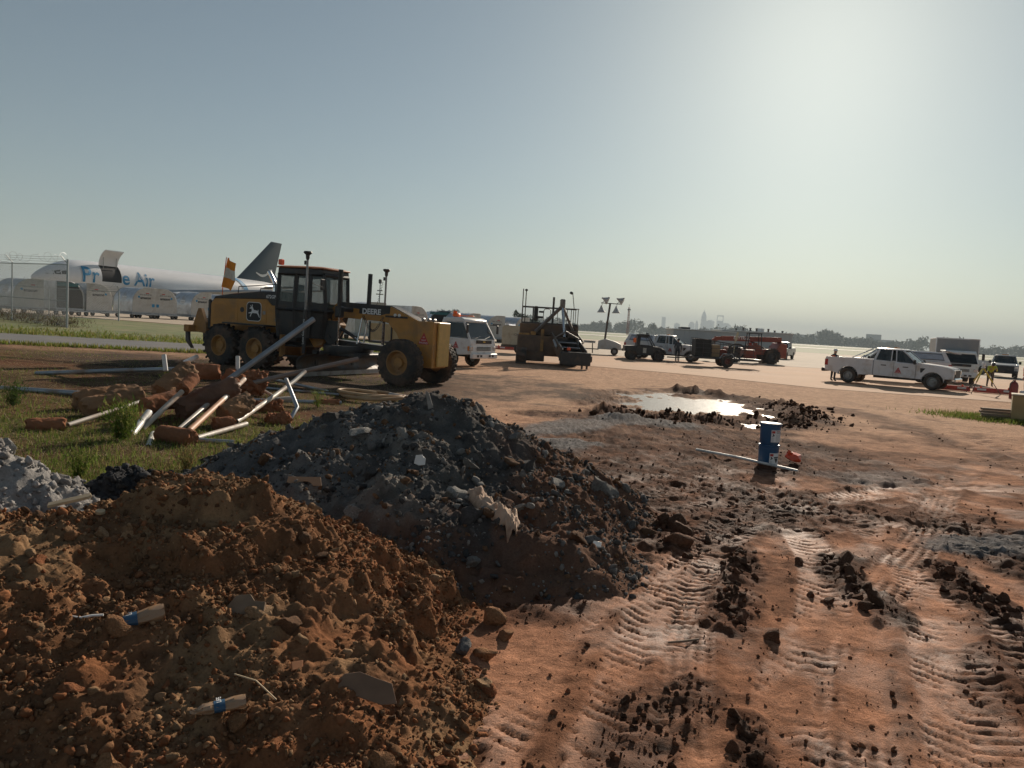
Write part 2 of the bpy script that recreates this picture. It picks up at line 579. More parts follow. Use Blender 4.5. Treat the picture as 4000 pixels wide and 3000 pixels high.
def land(x, y):
    """height, colour and wetness of the open ground"""
    near = 1 - sstep(18, 38, np.hypot(x * 0.9, y))           # relief fades where nobody could see it
    mid = 1 - sstep(18, 31, np.hypot(x * 0.7, y))
    right = sstep(-4.5, -1.5, x + 0.05 * y)                   # weedy left, worked mud on the right
    z = gz(x, y)
    n1 = fbm(x * 0.35, y * 0.35, 4, 1)
    n2 = fbm(x * 1.7, y * 1.7, 5, 2)
    n3 = fbm(x * 7, y * 7, 4, 3)
    z = z + mid * ((n1 - .5) * 0.08 + (n2 - .5) * 0.014) + near * ((n3 - .5) * 0.011 + (fbm(x * 19, y * 19, 3, 303) - .5) * 0.012)
    # mud: dark, wet and cloddy
    mud = np.maximum.reduce([
        blob(x, y, [(0.9, 11.0), (2.2, 12.0), (3.4, 12.8), (5.0, 12.4), (5.4, 14.0), (4.0, 15.0), (2.2, 13.6)], 2.3, 11, 1.0),
        blob(x, y, [(1.0, 8.9), (1.7, 7.7), (2.8, 8.5), (3.6, 9.2), (2.0, 10.2)], 1.5, 12, .9),
        blob(x, y, [(4.6, 8.9), (5.5, 8.6), (4.95, 7.1), (5.6, 6.2)], 0.75, 13),
        blob(x, y, [(0.95, 3.95), (0.6, 3.4)], 0.36, 14, 0.3) * .7,
        blob(x, y, [(2.25, 6.8), (1.9, 5.9), (1.62, 5.1)], 0.26, 15, 0.25),
        blob(x, y, [(3.17, 6.75), (2.93, 6.0), (2.8, 5.4)], 0.25, 16, 0.25),
        blob(x, y, [(4.1, 6.8), (3.95, 6.0), (3.9, 5.2)], 0.28, 17, 0.25),
        blob(x, y, [(2.9, 4.1), (3.3, 4.7), (4.2, 5.2)], 0.25, 18, 0.3) * 0.8,
        blob(x, y, [(1.25, 3.2), (1.32, 3.75)], 0.15, 19, 0.2),
        blob(x, y, [(1.0, 17.2), (3.0, 17.5), (5.5, 17.2), (7.6, 19.0), (8.2, 21.5), (7.9, 24.5), (6.2, 27.0)], 1.2, 20),
        blob(x, y, [(2.3, 20.5), (2.9, 24.5)], 0.8, 21) * 0.8,
        blob(x, y, [(0.9, 6.6), (0.2, 5.3), (0.3, 7.8)], 0.5, 22, 0.4) * 0.8,
        blob(x, y, [(9.2, 15.5), (10.2, 19.5), (10.4, 23.5)], 0.7, 23) * 0.7,
        blob(x, y, [(7.2, 9.0), (9.8, 12.5)], 0.7, 24) * 0.7])
    patch = sstep(0.52, 0.66, fbm(x * 0.8 + 9, y * 0.8, 5, 31)) * right
    mud = np.maximum(mud, patch * (.3 + .3 * sstep(6.5, 9, y)) * (1 - sstep(14, 22, y)))
    grav = np.maximum.reduce([
        blob(x, y, [(0.3, 14.0), (1.2, 15.2), (1.9, 16.2), (2.6, 16.8), (3.9, 16.3)], 0.75, 41, 0.5),
        blob(x, y, [(0.4, 12.3), (1.3, 12.8)], 0.6, 42, 0.4),
        blob(x, y, [(4.6, 7.55), (5.3, 7.8), (6.6, 8.3)], 0.42, 43, 0.3),
        blob(x, y, [(5.0, 11.0), (6.0, 11.4)], 0.6, 44, 0.5) * 0.5])
    bars = np.zeros_like(z); shine = np.zeros_like(z); BANDS = []
    for k, (pts, wd, sp, dp, kind) in enumerate(TRACKS):
        d, s, a = seg_dist(x + (n2 - .5) * .07, y + (n1 - .5) * .1, pts)
        edge = 1 - sstep(wd * 0.46, wd * 0.55, d)
        on = sstep(0.34, 0.56, fbm(a * 0.9 + k * 31, s * 1.6 + k * 7, 5, 60 + k, .6)) * edge
        rim = np.exp(-((d - wd * 0.58) / 0.06) ** 2)
        if kind == 'bar':
            ph = (a + np.abs(s) * 0.45 * (1 if k % 2 else -1)) / sp
            b = sstep(0.68, 0.82, np.abs((ph + 0.10 * (n2 - .5) + 0.30 * (n3 - .5)) % 1.0 - .5) * 2) * sstep(.30, .60, fbm(a * 4 + 5 * k, s * 6, 4, 160 + k, .65))
        else:
            b = 0.6 * sstep(0.2, 0.8, np.abs((s / (wd / 5.0)) % 1.0 - .5) * 2) + 0.4 * sstep(.3, .7, np.abs((a / sp) % 1.0 - .5) * 2)
        BANDS.append((k, (edge * (1.0 if kind == 'rib' else .6), rim)))
        on = edge * (.12 + .88 * on / np.maximum(edge, 1e-6))
        amp = 0.72 * dp * np.clip(near * 1.3, 0.15, 1)
        z = z - on * (b * 1.25 + .25) * amp + rim * 0.013 * near * (0.3 + n3)
        bars = np.maximum(bars, sstep(.15, .5, on * b))
        shine = np.maximum(shine, on * (1 - b))
        mud = mud + rim * 0.18 * near * n2
    mud = np.clip(mud, 0, 1)
    # clods pressed into the mud
    wd_, rid = worley(x * 9, y * 9, 5)
    lump = np.clip(0.5 - wd_, 0, 1) * (rid > .35) * rid
    wd2, rid2 = worley(x * 3.2, y * 3.2, 6)
    lump2 = np.clip(0.42 - wd2, 0, 1) * (rid2 > .55)
    z = z + near * mud * (lump * 0.05 + lump2 * 0.06 + (n3 - .4) * 0.06 + (n2 - .4) * 0.03)
    wg, rg = worley(x * 26, y * 26, 8)
    z = z + near * grav * (0.02 + np.clip(.5 - wg, 0, 1) * rg * 0.03)
    hump = np.exp(-(((x - 2.55) / 0.55) ** 2 + ((y - 16.85) / 0.5) ** 2))
    z = z + hump * 0.16
    # puddle basin with a churned berm on its far right
    sd = poly_sd(x + (n2 - .5) * 2.6, y + (n1 - .5) * 3.0 + (fbm(x * .8, y * .8, 5, 306, .6) - .5) * 7.0, PUDDLE)
    basin = 1 - sstep(-0.9, 0.5, sd)
    z = z - basin * (0.10 + 0.10 * (n2 - .35))
    z = z - 0.5 * mid * basin * (n1 - .5) * 0.16
    ringm = np.exp(-((sd - .25) / .75) ** 2)
    mud = np.maximum(mud, ringm * (.55 + .45 * sstep(.4, .6, n2)))
    z = z + ringm * near * (lump2 * .08 + lump * .04 + (n3 - .5) * .08)
    z = z - 0.05 * blob(x, y, [(5.6, 17.2), (7.4, 19.0)], 0.5, 25, .3)
    berm, _, _ = seg_dist(x, y, [(6.2, 27.2), (7.9, 25.2), (8.7, 23.6), (8.2, 20.6), (7.2, 18.6)])
    z = z + np.exp(-(berm / 0.38) ** 2) * (0.10 + 0.30 * (n2 - .4) + 0.18 * (n3 - .4) + lump2 * .2) * (0.5 + n1)
    b2, _, _ = seg_dist(x, y, [(2.2, 18.3), (3.6, 18.2), (5.0, 17.6)])
    z = z + np.exp(-(b2 / 0.3) ** 2) * (0.10 + 0.25 * (n2 - .4) + .15 * (n3 - .4)) * (0.4 + n1)
    # colour
    clay = np.stack([0.40 + 0.14 * (n1 - .5), 0.197 + 0.09 * (n1 - .5), 0.115 + 0.06 * (n1 - .5)], -1)
    dusty = np.array([0.51, 0.325, 0.215])
    far_d = sstep(8, 22, y)[..., None]
    clay = clay * (1 - far_d) + dusty * far_d
    mudc = np.stack([0.066 + 0.06 * (n2 - .5), 0.031 + 0.03 * (n2 - .5), 0.019 + 0.018 * (n2 - .5)], -1) * (.5 + 1.0 * n3[..., None])
    mud = mud * (.72 + .28 * sstep(.36, .52, fbm(x * 4.2, y * 2.6, 5, 305, .62)))
    col = clay * (1 - mud[..., None]) + mudc * mud[..., None]
    bm_ = (bars * near * .72)[..., None]
    col = col * (1 - bm_) + np.array([0.075, 0.035, 0.02]) * bm_  # dark tint paints the shade inside the tread slits along with wet mud
    band = np.zeros_like(z); rims = np.zeros_like(z)
    for k, dd in BANDS:
        band = np.maximum(band, dd[0]); rims = np.maximum(rims, dd[1])
    fall = (1 - .75 * sstep(10, 18, y))
    mott = np.maximum(sstep(.47, .60, fbm(x * 2.6, y * 2.6, 6, 301, .62)) * (.42 + .3 * sstep(6.5, 8.5, y)), sstep(.52, .60, fbm(x * 10, y * 10, 4, 302, .6)) * .5) * (1 - .65 * band) * fall
    mott = np.clip(mott + rims * .35 * n3, 0, .8)[..., None]
    col = col * (1 - mott) + np.array([0.095, 0.041, 0.023]) * mott
    col = col * (1 + .20 * (band * fall * (1 - mud))[..., None])
    smear = sstep(0.45, 0.7, fbm(x * 2.2, y * 0.9, 5, 77))[..., None]
    smear = smear * (1 - .7 * sstep(9, 16, y)[..., None])
    col = col * (1 - 0.32 * smear) + np.array([0.24, 0.105, 0.058]) * 0.32 * smear
    gcol = np.array([0.145, 0.142, 0.14]) * (0.6 + 0.9 * rg[..., None])
    col = col * (1 - 0.85 * grav[..., None]) + gcol * 0.85 * grav[..., None]
    # the weedy strip on the left: darker litter soil, green in patches
    litter = np.stack([0.12 + 0.14 * (n2 - .5), 0.072 + 0.08 * (n2 - .5), 0.043 + 0.05 * (n2 - .5)], -1)
    streak = sstep(.50, .62, fbm(x * 0.35, y * 1.5, 4, 97))[..., None] * sstep(12, 16, y)[..., None]
    litter = litter * (1 - .65 * streak)
    gpat = sstep(0.45, 0.6, fbm(x * 0.6 + 3, y * 0.45, 4, 91))[..., None]
    gpat = gpat * (1 - .7 * sstep(12, 15, y)[..., None])
    litter = litter * (1 - 0.5 * gpat) + np.array([0.075, 0.095, 0.03]) * 0.5 * gpat
    redp = sstep(0.55, 0.68, fbm(x * 0.5 + 30, y * 0.5, 4, 93))[..., None]
    litter = litter * (1 - 0.5 * redp) + np.array([0.17, 0.075, 0.045]) * 0.5 * redp
    lf = (1 - sstep(-3.0, -0.4, x + (n2 - .5) * 1.5 - 0.0 * y))[..., None] * (1 - sstep(22, 30, y))[..., None]
    behind = (1 - sstep(14, 24, y))[..., None]
    col = col * (1 - lf) + litter * lf
    # black millings under the grader
    mill = blob(x, y, [(-12.5, 24.5), (-8.5, 24.0), (-4.5, 21.8), (-1.5, 21.5), (0.5, 24.0), (-1, 27.0), (-5, 28.0), (-10, 30)], 3.4, 95, 1.6) * (0.5 + 0.5 * sstep(.35, .6, n2))
    mcol = np.stack([0.085 + 0.07 * (n3 - .5), 0.066 + 0.05 * (n3 - .5), 0.055 + 0.04 * (n3 - .5)], -1)
    col = col * (1 - 0.85 * mill[..., None]) + mcol * 0.85 * mill[..., None]
    # far field: airfield grass and fields
    ff = sstep(52, 75, np.hypot(x * 0.8, y))[..., None]
    col = col * (1 - ff) + np.array([0.10, 0.125, 0.05]) * ff
    wet = np.clip(mud * 0.06 + shine * 0.34 * (0.4 + right) * (1 - .65 * mud) + 0.30 * sstep(.5, .7, n2) * (1 - sstep(12, 22, y)) * right + basin * 0.3, 0, 1) * (1 - ff[..., 0])
    wet = np.maximum(wet * (1 - .85 * sstep(9, 15, y)), basin * .3)
    wet = wet * (1 - 0.8 * grav) * (1 - 0.9 * lf[..., 0])
    return z, np.clip(col, 0.008, 0.9), wet


def graded(lo, hi, step, limit, g1=1.03, s1=0.5, g2=1.16, g_fwd=None):
    core = list(np.arange(lo, hi + 1e-6, step))
    for sgn in (1, -1):
        s = step
        p = core[-1] if sgn > 0 else core[0]
        ext = []
        while abs(p) < limit:
            s *= (g1 if sgn < 0 or g_fwd is None else g_fwd) if s < s1 else g2
            p += sgn * s
            ext.append(p)
        core = core + ext if sgn > 0 else ext[::-1] + core
    return np.array(core)


def sheet_mesh(name, X, Y, Z, col=None, wet=None, keep=None):
    """grid mesh from 2-D arrays; keep masks the vertices that stay"""
    ny, nx = X.shape
    idx = np.arange(nx * ny).reshape(ny, nx)
    q = np.stack([idx[:-1, :-1], idx[:-1, 1:], idx[1:, 1:], idx[1:, :-1]], -1).reshape(-1, 4)
    V = np.stack([X, Y, Z], -1).reshape(-1, 3)
    A = None if col is None else np.concatenate([col.reshape(-1, 3), np.ones((nx * ny, 1))], 1)
    W = None if wet is None else wet.reshape(-1)
    if keep is not None:
        k = keep.reshape(-1)
        q = q[k[q].any(1)]
        used = np.zeros(nx * ny, bool); used[q.reshape(-1)] = True
        new = np.cumsum(used) - 1
        q = new[q]; V = V[used]
        if A is not None: A = A[used]
        if W is not None: W = W[used]
    me = bpy.data.meshes.new(name)
    me.vertices.add(len(V)); me.vertices.foreach_set('co', V.astype(np.float32).ravel())
    me.loops.add(q.size); me.loops.foreach_set('vertex_index', q.astype(np.int32).ravel())
    me.polygons.add(len(q))
    me.polygons.foreach_set('loop_start', np.arange(0, q.size, 4, dtype=np.int32))
    me.polygons.foreach_set('use_smooth', np.ones(len(q), bool))
    me.update(calc_edges=True)
    if A is not None:
        a = me.attributes.new('alb', 'FLOAT_COLOR', 'POINT'); a.data.foreach_set('color', A.astype(np.float32).ravel())
    if W is not None:
        a = me.attributes.new('wet', 'FLOAT', 'POINT'); a.data.foreach_set('value', W.astype(np.float32).ravel())
    return me


xs = graded(-0.4, 4.9, 0.024, 13000, 1.035, 0.8, 1.18)
ys = graded(3.0, 8.6, 0.022, 13000, 1.06, 0.8, 1.18, 1.017)
GX, GY = np.meshgrid(xs, ys)
GZ, GC, GW = land(GX, GY)
M_GROUND = earth_mat('red_clay_ground', fine=55, bump=0.8, dist=0.016, rough_wet=0.52, speck=0.5, spec=0.4)
ground = link_mesh('ground', sheet_mesh('ground', GX, GY, GZ, GC, GW), M_GROUND)
tag(ground, 'churned red clay ground with tyre ruts and wet mud', 'ground', kind='structure')
del GX, GY, GZ, GC, GW


def land_z(x, y):
    return float(land(np.array([[float(x)]]), np.array([[float(y)]]))[0][0, 0])


# ------------------------------------------------------------------ paved and grassed strips (4 mm steps)
def strip(name, a, b, zoff, m, nx=40, ny=4, label=None, cat=None, kind='structure'):
    """sheet between two plan polylines of equal length, following the lie of the land"""
    a = np.array(a, float); b = np.array(b, float)
    t = np.linspace(0, 1, nx); ta = np.linspace(0, 1, len(a)); tb = np.linspace(0, 1, len(b))
    A = np.stack([np.interp(t, ta, a[:, 0]), np.interp(t, ta, a[:, 1])], -1)
    B = np.stack([np.interp(t, tb, b[:, 0]), np.interp(t, tb, b[:, 1])], -1)
    s = np.linspace(0, 1, ny)[:, None, None]
    P = A[None] * (1 - s) + B[None] * s
    Z = gz(P[..., 0], P[..., 1]) + zoff
    o = link_mesh(name, sheet_mesh(name, P[..., 0], P[..., 1], Z), m)
    return tag(o, label, cat, kind=kind)


M_APRON = mat('dusty_concrete', (0.47, 0.32, 0.22), 0.9, spec=0.12, var=0.16, scale=0.25, dirt=(0.50, 0.31, 0.19), dirt_amt=0.9, bump=0.2, bump_scale=3)
M_APRON2 = mat('clean_concrete', (0.47, 0.39, 0.30), 0.9, spec=0.15, var=0.10, scale=0.2, dirt=(0.36, 0.30, 0.24), dirt_amt=0.4)
M_PATH = mat('grey_asphalt', (0.165, 0.165, 0.165), 0.9, spec=0.2, var=0.12, scale=0.8, dirt=(0.22, 0.19, 0.16), dirt_amt=0.35, bump=0.3, bump_scale=30)
M_RUNWAY = mat('pale_runway_concrete', (0.55, 0.52, 0.47), 0.8, var=0.06, scale=0.02)
M_FIELD = mat('mown_airfield_grass', (0.115, 0.145, 0.05), 0.9, var=0.2, scale=0.05)
# right half: dusty haul yard, clean apron, grass, taxiway, grass, runway
strip('haul_yard', [(-6, 44), (2, 43), (9, 39), (14, 33.5), (22, 31.5), (34, 24), (80, 12)], [(-6, 64), (8, 64), (30, 62), (60, 60), (100, 58), (140, 56), (180, 54)], 0.014, M_APRON, 60, 8,
      'dusty tan yard behind the parked machines', 'yard')
strip('apron', [(-190, 72), (-60, 66), (-34, 62), (-20, 62), (0, 62), (60, 60), (400, 50)], [(-400, 260), (-200, 230), (-60, 185), (0, 168), (80, 160), (200, 150), (700, 135)], 0.022, M_APRON2, 90, 6,
      'pale concrete aircraft apron', 'apron')
strip('airfield_grass', [(-60, 184), (0, 168), (80, 160), (200, 150), (700, 135)], [(-200, 1400), (300, 1500), (900, 1500), (1600, 1400), (2600, 1200)], 0.03, M_FIELD, 50, 4, 'mown green grass between taxiways', 'grass')
strip('taxiway', [(-160, 330), (0, 325), (200, 300), (900, 240)], [(-160, 372), (0, 366), (200, 338), (900, 270)], 0.12, M_RUNWAY, 40, 2, 'pale concrete taxiway across the grass', 'taxiway')
strip('runway', [(-400, 800), (200, 760), (700, 700), (2600, 470)], [(-400, 1010), (200, 960), (700, 880), (2600, 580)], 0.14, M_RUNWAY, 40, 2, 'pale concrete runway before the far trees', 'runway')
# left: service path, verge
strip('service_path', [(-60, 13.5), (-30, 22.2), (-19.1, 26.2), (-13, 29.2), (-8, 33.5), (-4, 38)], [(-60, 20), (-30, 29.5), (-22.2, 31.9), (-15, 35.0), (-9.5, 38.0), (-5, 42)], 0.034, M_PATH, 60, 4,
      'narrow grey asphalt path along the grass verge', 'path')
M_VERGE = mat('verge_turf', (0.10, 0.13, 0.03), 0.95, var=0.3, scale=1.2, dirt=(0.20, 0.17, 0.07), dirt_amt=0.55, bump=0.5, bump_scale=14)
strip('grass_verge', [(-60, 20.2), (-30, 29.7), (-22.2, 32.1), (-15, 35.2), (-9.5, 38.2), (-5, 42.2)], [(-70, 57), (-50, 58.5), (-35, 60), (-24, 61), (-14, 60), (-6, 58)], 0.026, M_VERGE, 60, 6, 'green mown verge beyond the path', 'grass')

# ------------------------------------------------------------------ puddle
M_WATER = bpy.data.materials.new('muddy_puddle_water')
M_WATER.use_nodes = True
_b = M_WATER.node_tree.nodes['Principled BSDF']
_b.inputs['Base Color'].default_value = (0.13, 0.085, 0.055, 1)
_b.inputs['Roughness'].default_value = 0.25
_b.inputs['IOR'].default_value = 1.33
_n = M_WATER.node_tree.nodes.new('ShaderNodeTexNoise')
_n.inputs['Scale'].default_value = 3.5
_n.inputs['Detail'].default_value = 5
_t = M_WATER.node_tree.nodes.new('ShaderNodeTexCoord')
M_WATER.node_tree.links.new(_t.outputs['Object'], _n.inputs['Vector'])
_p = M_WATER.node_tree.nodes.new('ShaderNodeBump')
_p.inputs['Strength'].default_value = 0.30
_p.inputs['Distance'].default_value = 0.03
M_WATER.node_tree.links.new(_n.outputs['Fac'], _p.inputs['Height'])
M_WATER.node_tree.links.new(_p.outputs[0], _b.inputs['Normal'])
px_, py_ = np.meshgrid(np.linspace(1.4, 8.4, 30), np.linspace(16.6, 27.6, 40))
puddle = link_mesh('puddle', sheet_mesh('puddle', px_, py_, np.full(px_.shape, WATER_Z)), M_WATER)
tag(puddle, 'shallow muddy puddle glittering in the churned clay', 'puddle', kind='structure')
# ------------------------------------------------------------------ spoil heaps
def clod_variants(n, sub, rough, flat=0.75, seed=1, knob=0.22):
    """a few irregular lumps as (verts, faces)"""
    out_ = []
    rg = np.random.default_rng(seed)
    for k in range(n):
        bm = bmesh.new()
        bmesh.ops.create_icosphere(bm, subdivisions=sub, radius=1.0)
        V = np.array([v.co[:] for v in bm.verts]); F = np.array([[v.index for v in f.verts] for f in bm.faces])
        bm.free()
        # planar cuts make facets like broken lumps
        for _ in range(7):
            d = rg.normal(size=3); d /= np.linalg.norm(d)
            c = rg.uniform(0.42, 0.85)
            h = V @ d
            V = V - np.outer(np.clip(h - c, 0, 9) * 0.85, d)
        for _ in range(14):
            d = rg.normal(size=3); d /= np.linalg.norm(d)
            k_ = V @ d
            V = V * (1 + knob * rg.uniform(-.6, 1.0) * np.exp(-((1.0 - k_) / .30) ** 2))[:, None]
        V = V * (1 + rg.uniform(-rough, rough, (len(V), 1)))
        V = V * np.array([rg.uniform(.8, 1.2), rg.uniform(.8, 1.2), flat * rg.uniform(.8, 1.15)])
        out_.append((V, F))
    return out_


CL_SMALL = clod_variants(10, 1, 0.26, 0.75, 3)        # 20 faces
CL_MID = clod_variants(10, 2, 0.17, 0.75, 4)          # 80 faces
CL_BIG = clod_variants(14, 3, 0.06, 0.8, 5, 0.28)        # 320 faces


def rand_rot(rg, n):
    q = rg.normal(size=(n, 4)); q /= np.linalg.norm(q, axis=1)[:, None]
    a, b, c, d = q.T
    return np.stack([np.stack([1 - 2 * (c * c + d * d), 2 * (b * c - a * d), 2 * (b * d + a * c)], -1),
                     np.stack([2 * (b * c + a * d), 1 - 2 * (b * b + d * d), 2 * (c * d - a * b)], -1),
                     np.stack([2 * (b * d - a * c), 2 * (c * d + a * b), 1 - 2 * (b * b + c * c)], -1)], 1)


def clod_field(name, P, S, colr, parent, m, variants, seed=0, wet=None, smooth=False):
    """thousands of small lumps in one mesh (nobody could count them)"""
    rg = np.random.default_rng(seed)
    n = len(P)
    Rm = rand_rot(rg, n)
    kind = rg.integers(0, len(variants), n)
    Vs, Fs, Cs, Ws, base = [], [], [], [], 0
    for k, (V, F) in enumerate(variants):
        sel = np.where(kind == k)[0]
        if not len(sel): continue
        W = np.einsum('nij,vj->nvi', Rm[sel], V) * S[sel][:, None, None] + P[sel][:, None, :]
        nv = len(V)
        Vs.append(W.reshape(-1, 3))
        Fs.append((F[None] + (np.arange(len(sel)) * nv)[:, None, None] + base).reshape(-1, 3))
        Cs.append(np.repeat(colr[sel], nv, 0))
        Ws.append(np.repeat((wet[sel] if wet is not None else np.zeros(len(sel))), nv, 0))
        base += nv * len(sel)
    V = np.concatenate(Vs); F = np.concatenate(Fs); A = np.concatenate(Cs); W = np.concatenate(Ws)
    me = bpy.data.meshes.new(name)
    me.vertices.add(len(V)); me.vertices.foreach_set('co', V.astype(np.float32).ravel())
    me.loops.add(F.size); me.loops.foreach_set('vertex_index', F.astype(np.int32).ravel())
    me.polygons.add(len(F)); me.polygons.foreach_set('loop_start', np.arange(0, F.size, 3, dtype=np.int32))
    if smooth: me.polygons.foreach_set('use_smooth', np.ones(len(F), bool))
    me.update(calc_edges=True)
    a = me.attributes.new('alb', 'FLOAT_COLOR', 'POINT')
    a.data.foreach_set('color', np.concatenate([A, np.ones((len(A), 1))], 1).astype(np.float32).ravel())
    a = me.attributes.new('wet', 'FLOAT', 'POINT'); a.data.foreach_set('value', W.astype(np.float32))
    o = link_mesh(name, me, m, parent)
    o['kind'] = 'stuff'
    return o


def variant_meshes(name, variants, smooth=True):
    r = []
    for V, F in variants:
        me = bpy.data.meshes.new(name)
        me.from_pydata([tuple(v) for v in V], [], [tuple(int(i) for i in f) for f in F])
        if smooth:
            me.polygons.foreach_set('use_smooth', [True] * len(me.polygons))
            me.set_sharp_from_angle(angle=R(28))
        r.append(me)
    return r


def stone_mat(name, c, speck=0.3, bump=0.7, rough=0.95):
    return mat(name, c, rough, spec=0.1, var=speck, scale=5.0, dirt=tuple(v * 0.55 for v in c), dirt_amt=0.25, bump=bump, bump_scale=9.0)


def heap(peaks, x, y, slope, soft=0.12):
    """height of a tipped heap: soft maximum of cones run along ridge lines"""
    acc = np.zeros_like(x)
    for pts, s in peaks:
        best = np.full(x.shape, -9.0)
        for (x0, y0, z0), (x1, y1, z1) in zip(pts[:-1], pts[1:]):
            dx, dy = x1 - x0, y1 - y0
            t = np.clip(((x - x0) * dx + (y - y0) * dy) / (dx * dx + dy * dy + 1e-9), 0, 1)
            d = np.hypot(x - x0 - t * dx, y - y0 - t * dy)
            d = np.sqrt(d * d + 0.10 ** 2) - 0.10
            best = np.maximum(best, z0 + (z1 - z0) * t - d * (s or slope))
        acc = acc + np.exp(np.clip(best / soft, -40, 40))
    return soft * np.log(acc + 1e-9)


def make_heap(name, label, bounds, step, peaks, slope, colour, seed, rough=1.0, gully=0.05, parent_kw=None, terraces=0.0, mat_kw={}):
    x0, x1, y0, y1 = bounds
    X, Y = np.meshgrid(np.arange(x0, x1, step), np.arange(y0, y1, step))

    def hf(x, y):
        wx = x + (fbm(x * 1.1, y * 1.1, 3, seed) - .5) * .5
        wy = y + (fbm(x * 1.1 + 50, y * 1.1, 3, seed + 1) - .5) * .5
        h = heap(peaks, wx, wy, slope)
        up = sstep(-0.05, 0.18, h)
        a = fbm(x * 3.0, y * 3.0, 4, seed + 2) - .5
        b = fbm(x * 9.0, y * 9.0, 4, seed + 3) - .5
        # crumbled steps where the bucket cut the face
        if terraces:
            st = fbm(x * 0.9 + 3, y * 0.9, 3, seed + 4)
            hh = h + 0.16 * a + 0.10 * b
            q = 0.21
            fr = (hh / q) % 1.0
            stepd = (np.floor(hh / q) + sstep(0.50, 0.92, fr)) * q
            h = h + (stepd - hh) * terraces * sstep(0.38, 0.52, st)
        w1, r1 = worley(x * 4.2 + a, y * 4.2, seed + 5)
        w2, r2 = worley(x * 11 + a, y * 11, seed + 6)
        w3, r3 = worley(x * 27, y * 27, seed + 7)
        lump = np.clip(.55 - w1, 0, 1) * (r1 > .7) * 0.10 + np.clip(.5 - w2, 0, 1) * (r2 > .4) * 0.065 * r2 + np.clip(.5 - w3, 0, 1) * r3 * 0.03
        h = h + up * rough * (a * 0.12 * (gully / 0.05) + b * 0.065 + lump * 1.15 + (fbm(x * 30, y * 30, 3, seed + 8) - .5) * .022)
        return h

    Hh = hf(X, Y)
    base = gz(X, Y)
    Z = base + Hh - 0.03
    keep = Hh > -0.10
    col, wet = colour(X, Y, Hh)
    m = earth_mat(name + '_soil', **mat_kw)
    o = link_mesh(name, sheet_mesh(name, X, Y, Z, col, wet, keep), m)
    tag(o, label, 'heap')
    return o, hf, m


def scatter(hf, bounds, n, seed, hmin=0.02, weight=None):
    rg = np.random.default_rng(seed)
    x0, x1, y0, y1 = bounds
    x = rg.uniform(x0, x1, n); y = rg.uniform(y0, y1, n)
    h = hf(x[None], y[None])[0]
    ok = h > hmin
    if weight is not None:
        ok &= rg.uniform(0, 1, n) < weight(x, y, h)
    x, y, h = x[ok], y[ok], h[ok]
    return np.stack([x, y, gz(x, y) + h - 0.03], -1), h, rg


def rocks_on(parent, hf, bounds, n, seed, sizes, mats, meshes, name='rock', hmin=0.03, sink=0.25, weight=None):
    P, h, rg = scatter(hf, bounds, n * 8, seed, hmin, weight)
    P = P[:n]
    for p in P:
        o = bpy.data.objects.new(name, meshes[int(rg.integers(len(meshes)))])
        C.objects.link(o)
        s = float(np.clip(sizes[0] * (1 - rg.uniform(0, 1)) ** -0.55, sizes[0], sizes[1]))
        o.location = (p[0], p[1], p[2] + s * (0.5 - sink))
        o.scale = (s, s * rg.uniform(.75, 1.1), s * rg.uniform(.6, 1.0))
        o.rotation_euler = (rg.uniform(-.6, .6), rg.uniform(-.6, .6), rg.uniform(0, 6.28))
        o.parent = parent
        if o.material_slots:
            o.material_slots[0].link = 'OBJECT'
            o.material_slots[0].material = mats[int(rg.integers(len(mats)))]


RM_BIG = variant_meshes('rock', CL_BIG)
RM_MID = variant_meshes('clod', CL_MID)
for me in RM_BIG + RM_MID:
    me.materials.append(None)

# ---- brown heap nearest the camera
def col_brown(x, y, h):
    n = fbm(x * 1.5, y * 1.5, 4, 201); n2 = fbm(x * 6, y * 6, 4, 202)
    a = np.array([0.205, 0.102, 0.052]); b = np.array([0.26, 0.158, 0.086]); c = np.array([0.10, 0.058, 0.035])
    t = sstep(.42, .62, n)[..., None]
    col = a * (1 - t) + b * t
    d = sstep(.52, .68, n2)[..., None]
    col = col * (1 - .5 * d) + c * .5 * d
    red = sstep(.55, .7, fbm(x * 1.2 + 8, y * 1.2, 3, 203))[..., None]
    col = col * (1 - .5 * red) + np.array([0.25, 0.098, 0.044]) * .5 * red
    return col, np.zeros_like(x)


B_BROWN = (-5.2, 0.6, 2.2, 6.6)
PK_BROWN = [([(-1.98, 4.9, .86), (-1.80, 4.85, .83)], .54),
            ([(-2.0, 4.8, .80), (-2.4, 4.55, .68), (-2.75, 4.25, .74), (-3.3, 4.0, .72), (-4.2, 3.9, .60)], .50),
            ([(-1.95, 4.5, .58), (-1.75, 3.9, .33), (-1.6, 3.2, .17)], .50),
            ([(-2.5, 3.7, .44), (-1.9, 3.2, .28)], .48),
            ([(-1.6, 3.8, .30), (-1.0, 3.4, .20), (-.62, 3.05, .13), (-.5, 2.6, .10)], .36)]
heap_brown, hf_brown, M_BROWN = make_heap('dirt_pile', 'tall reddish brown dirt pile with cloddy slope and plastic bottles on it', B_BROWN, 0.0125, PK_BROWN, .5, col_brown, 210,
                                          rough=1.0, terraces=0.6, mat_kw=dict(fine=70, bump=0.7, dist=0.014, speck=0.3))

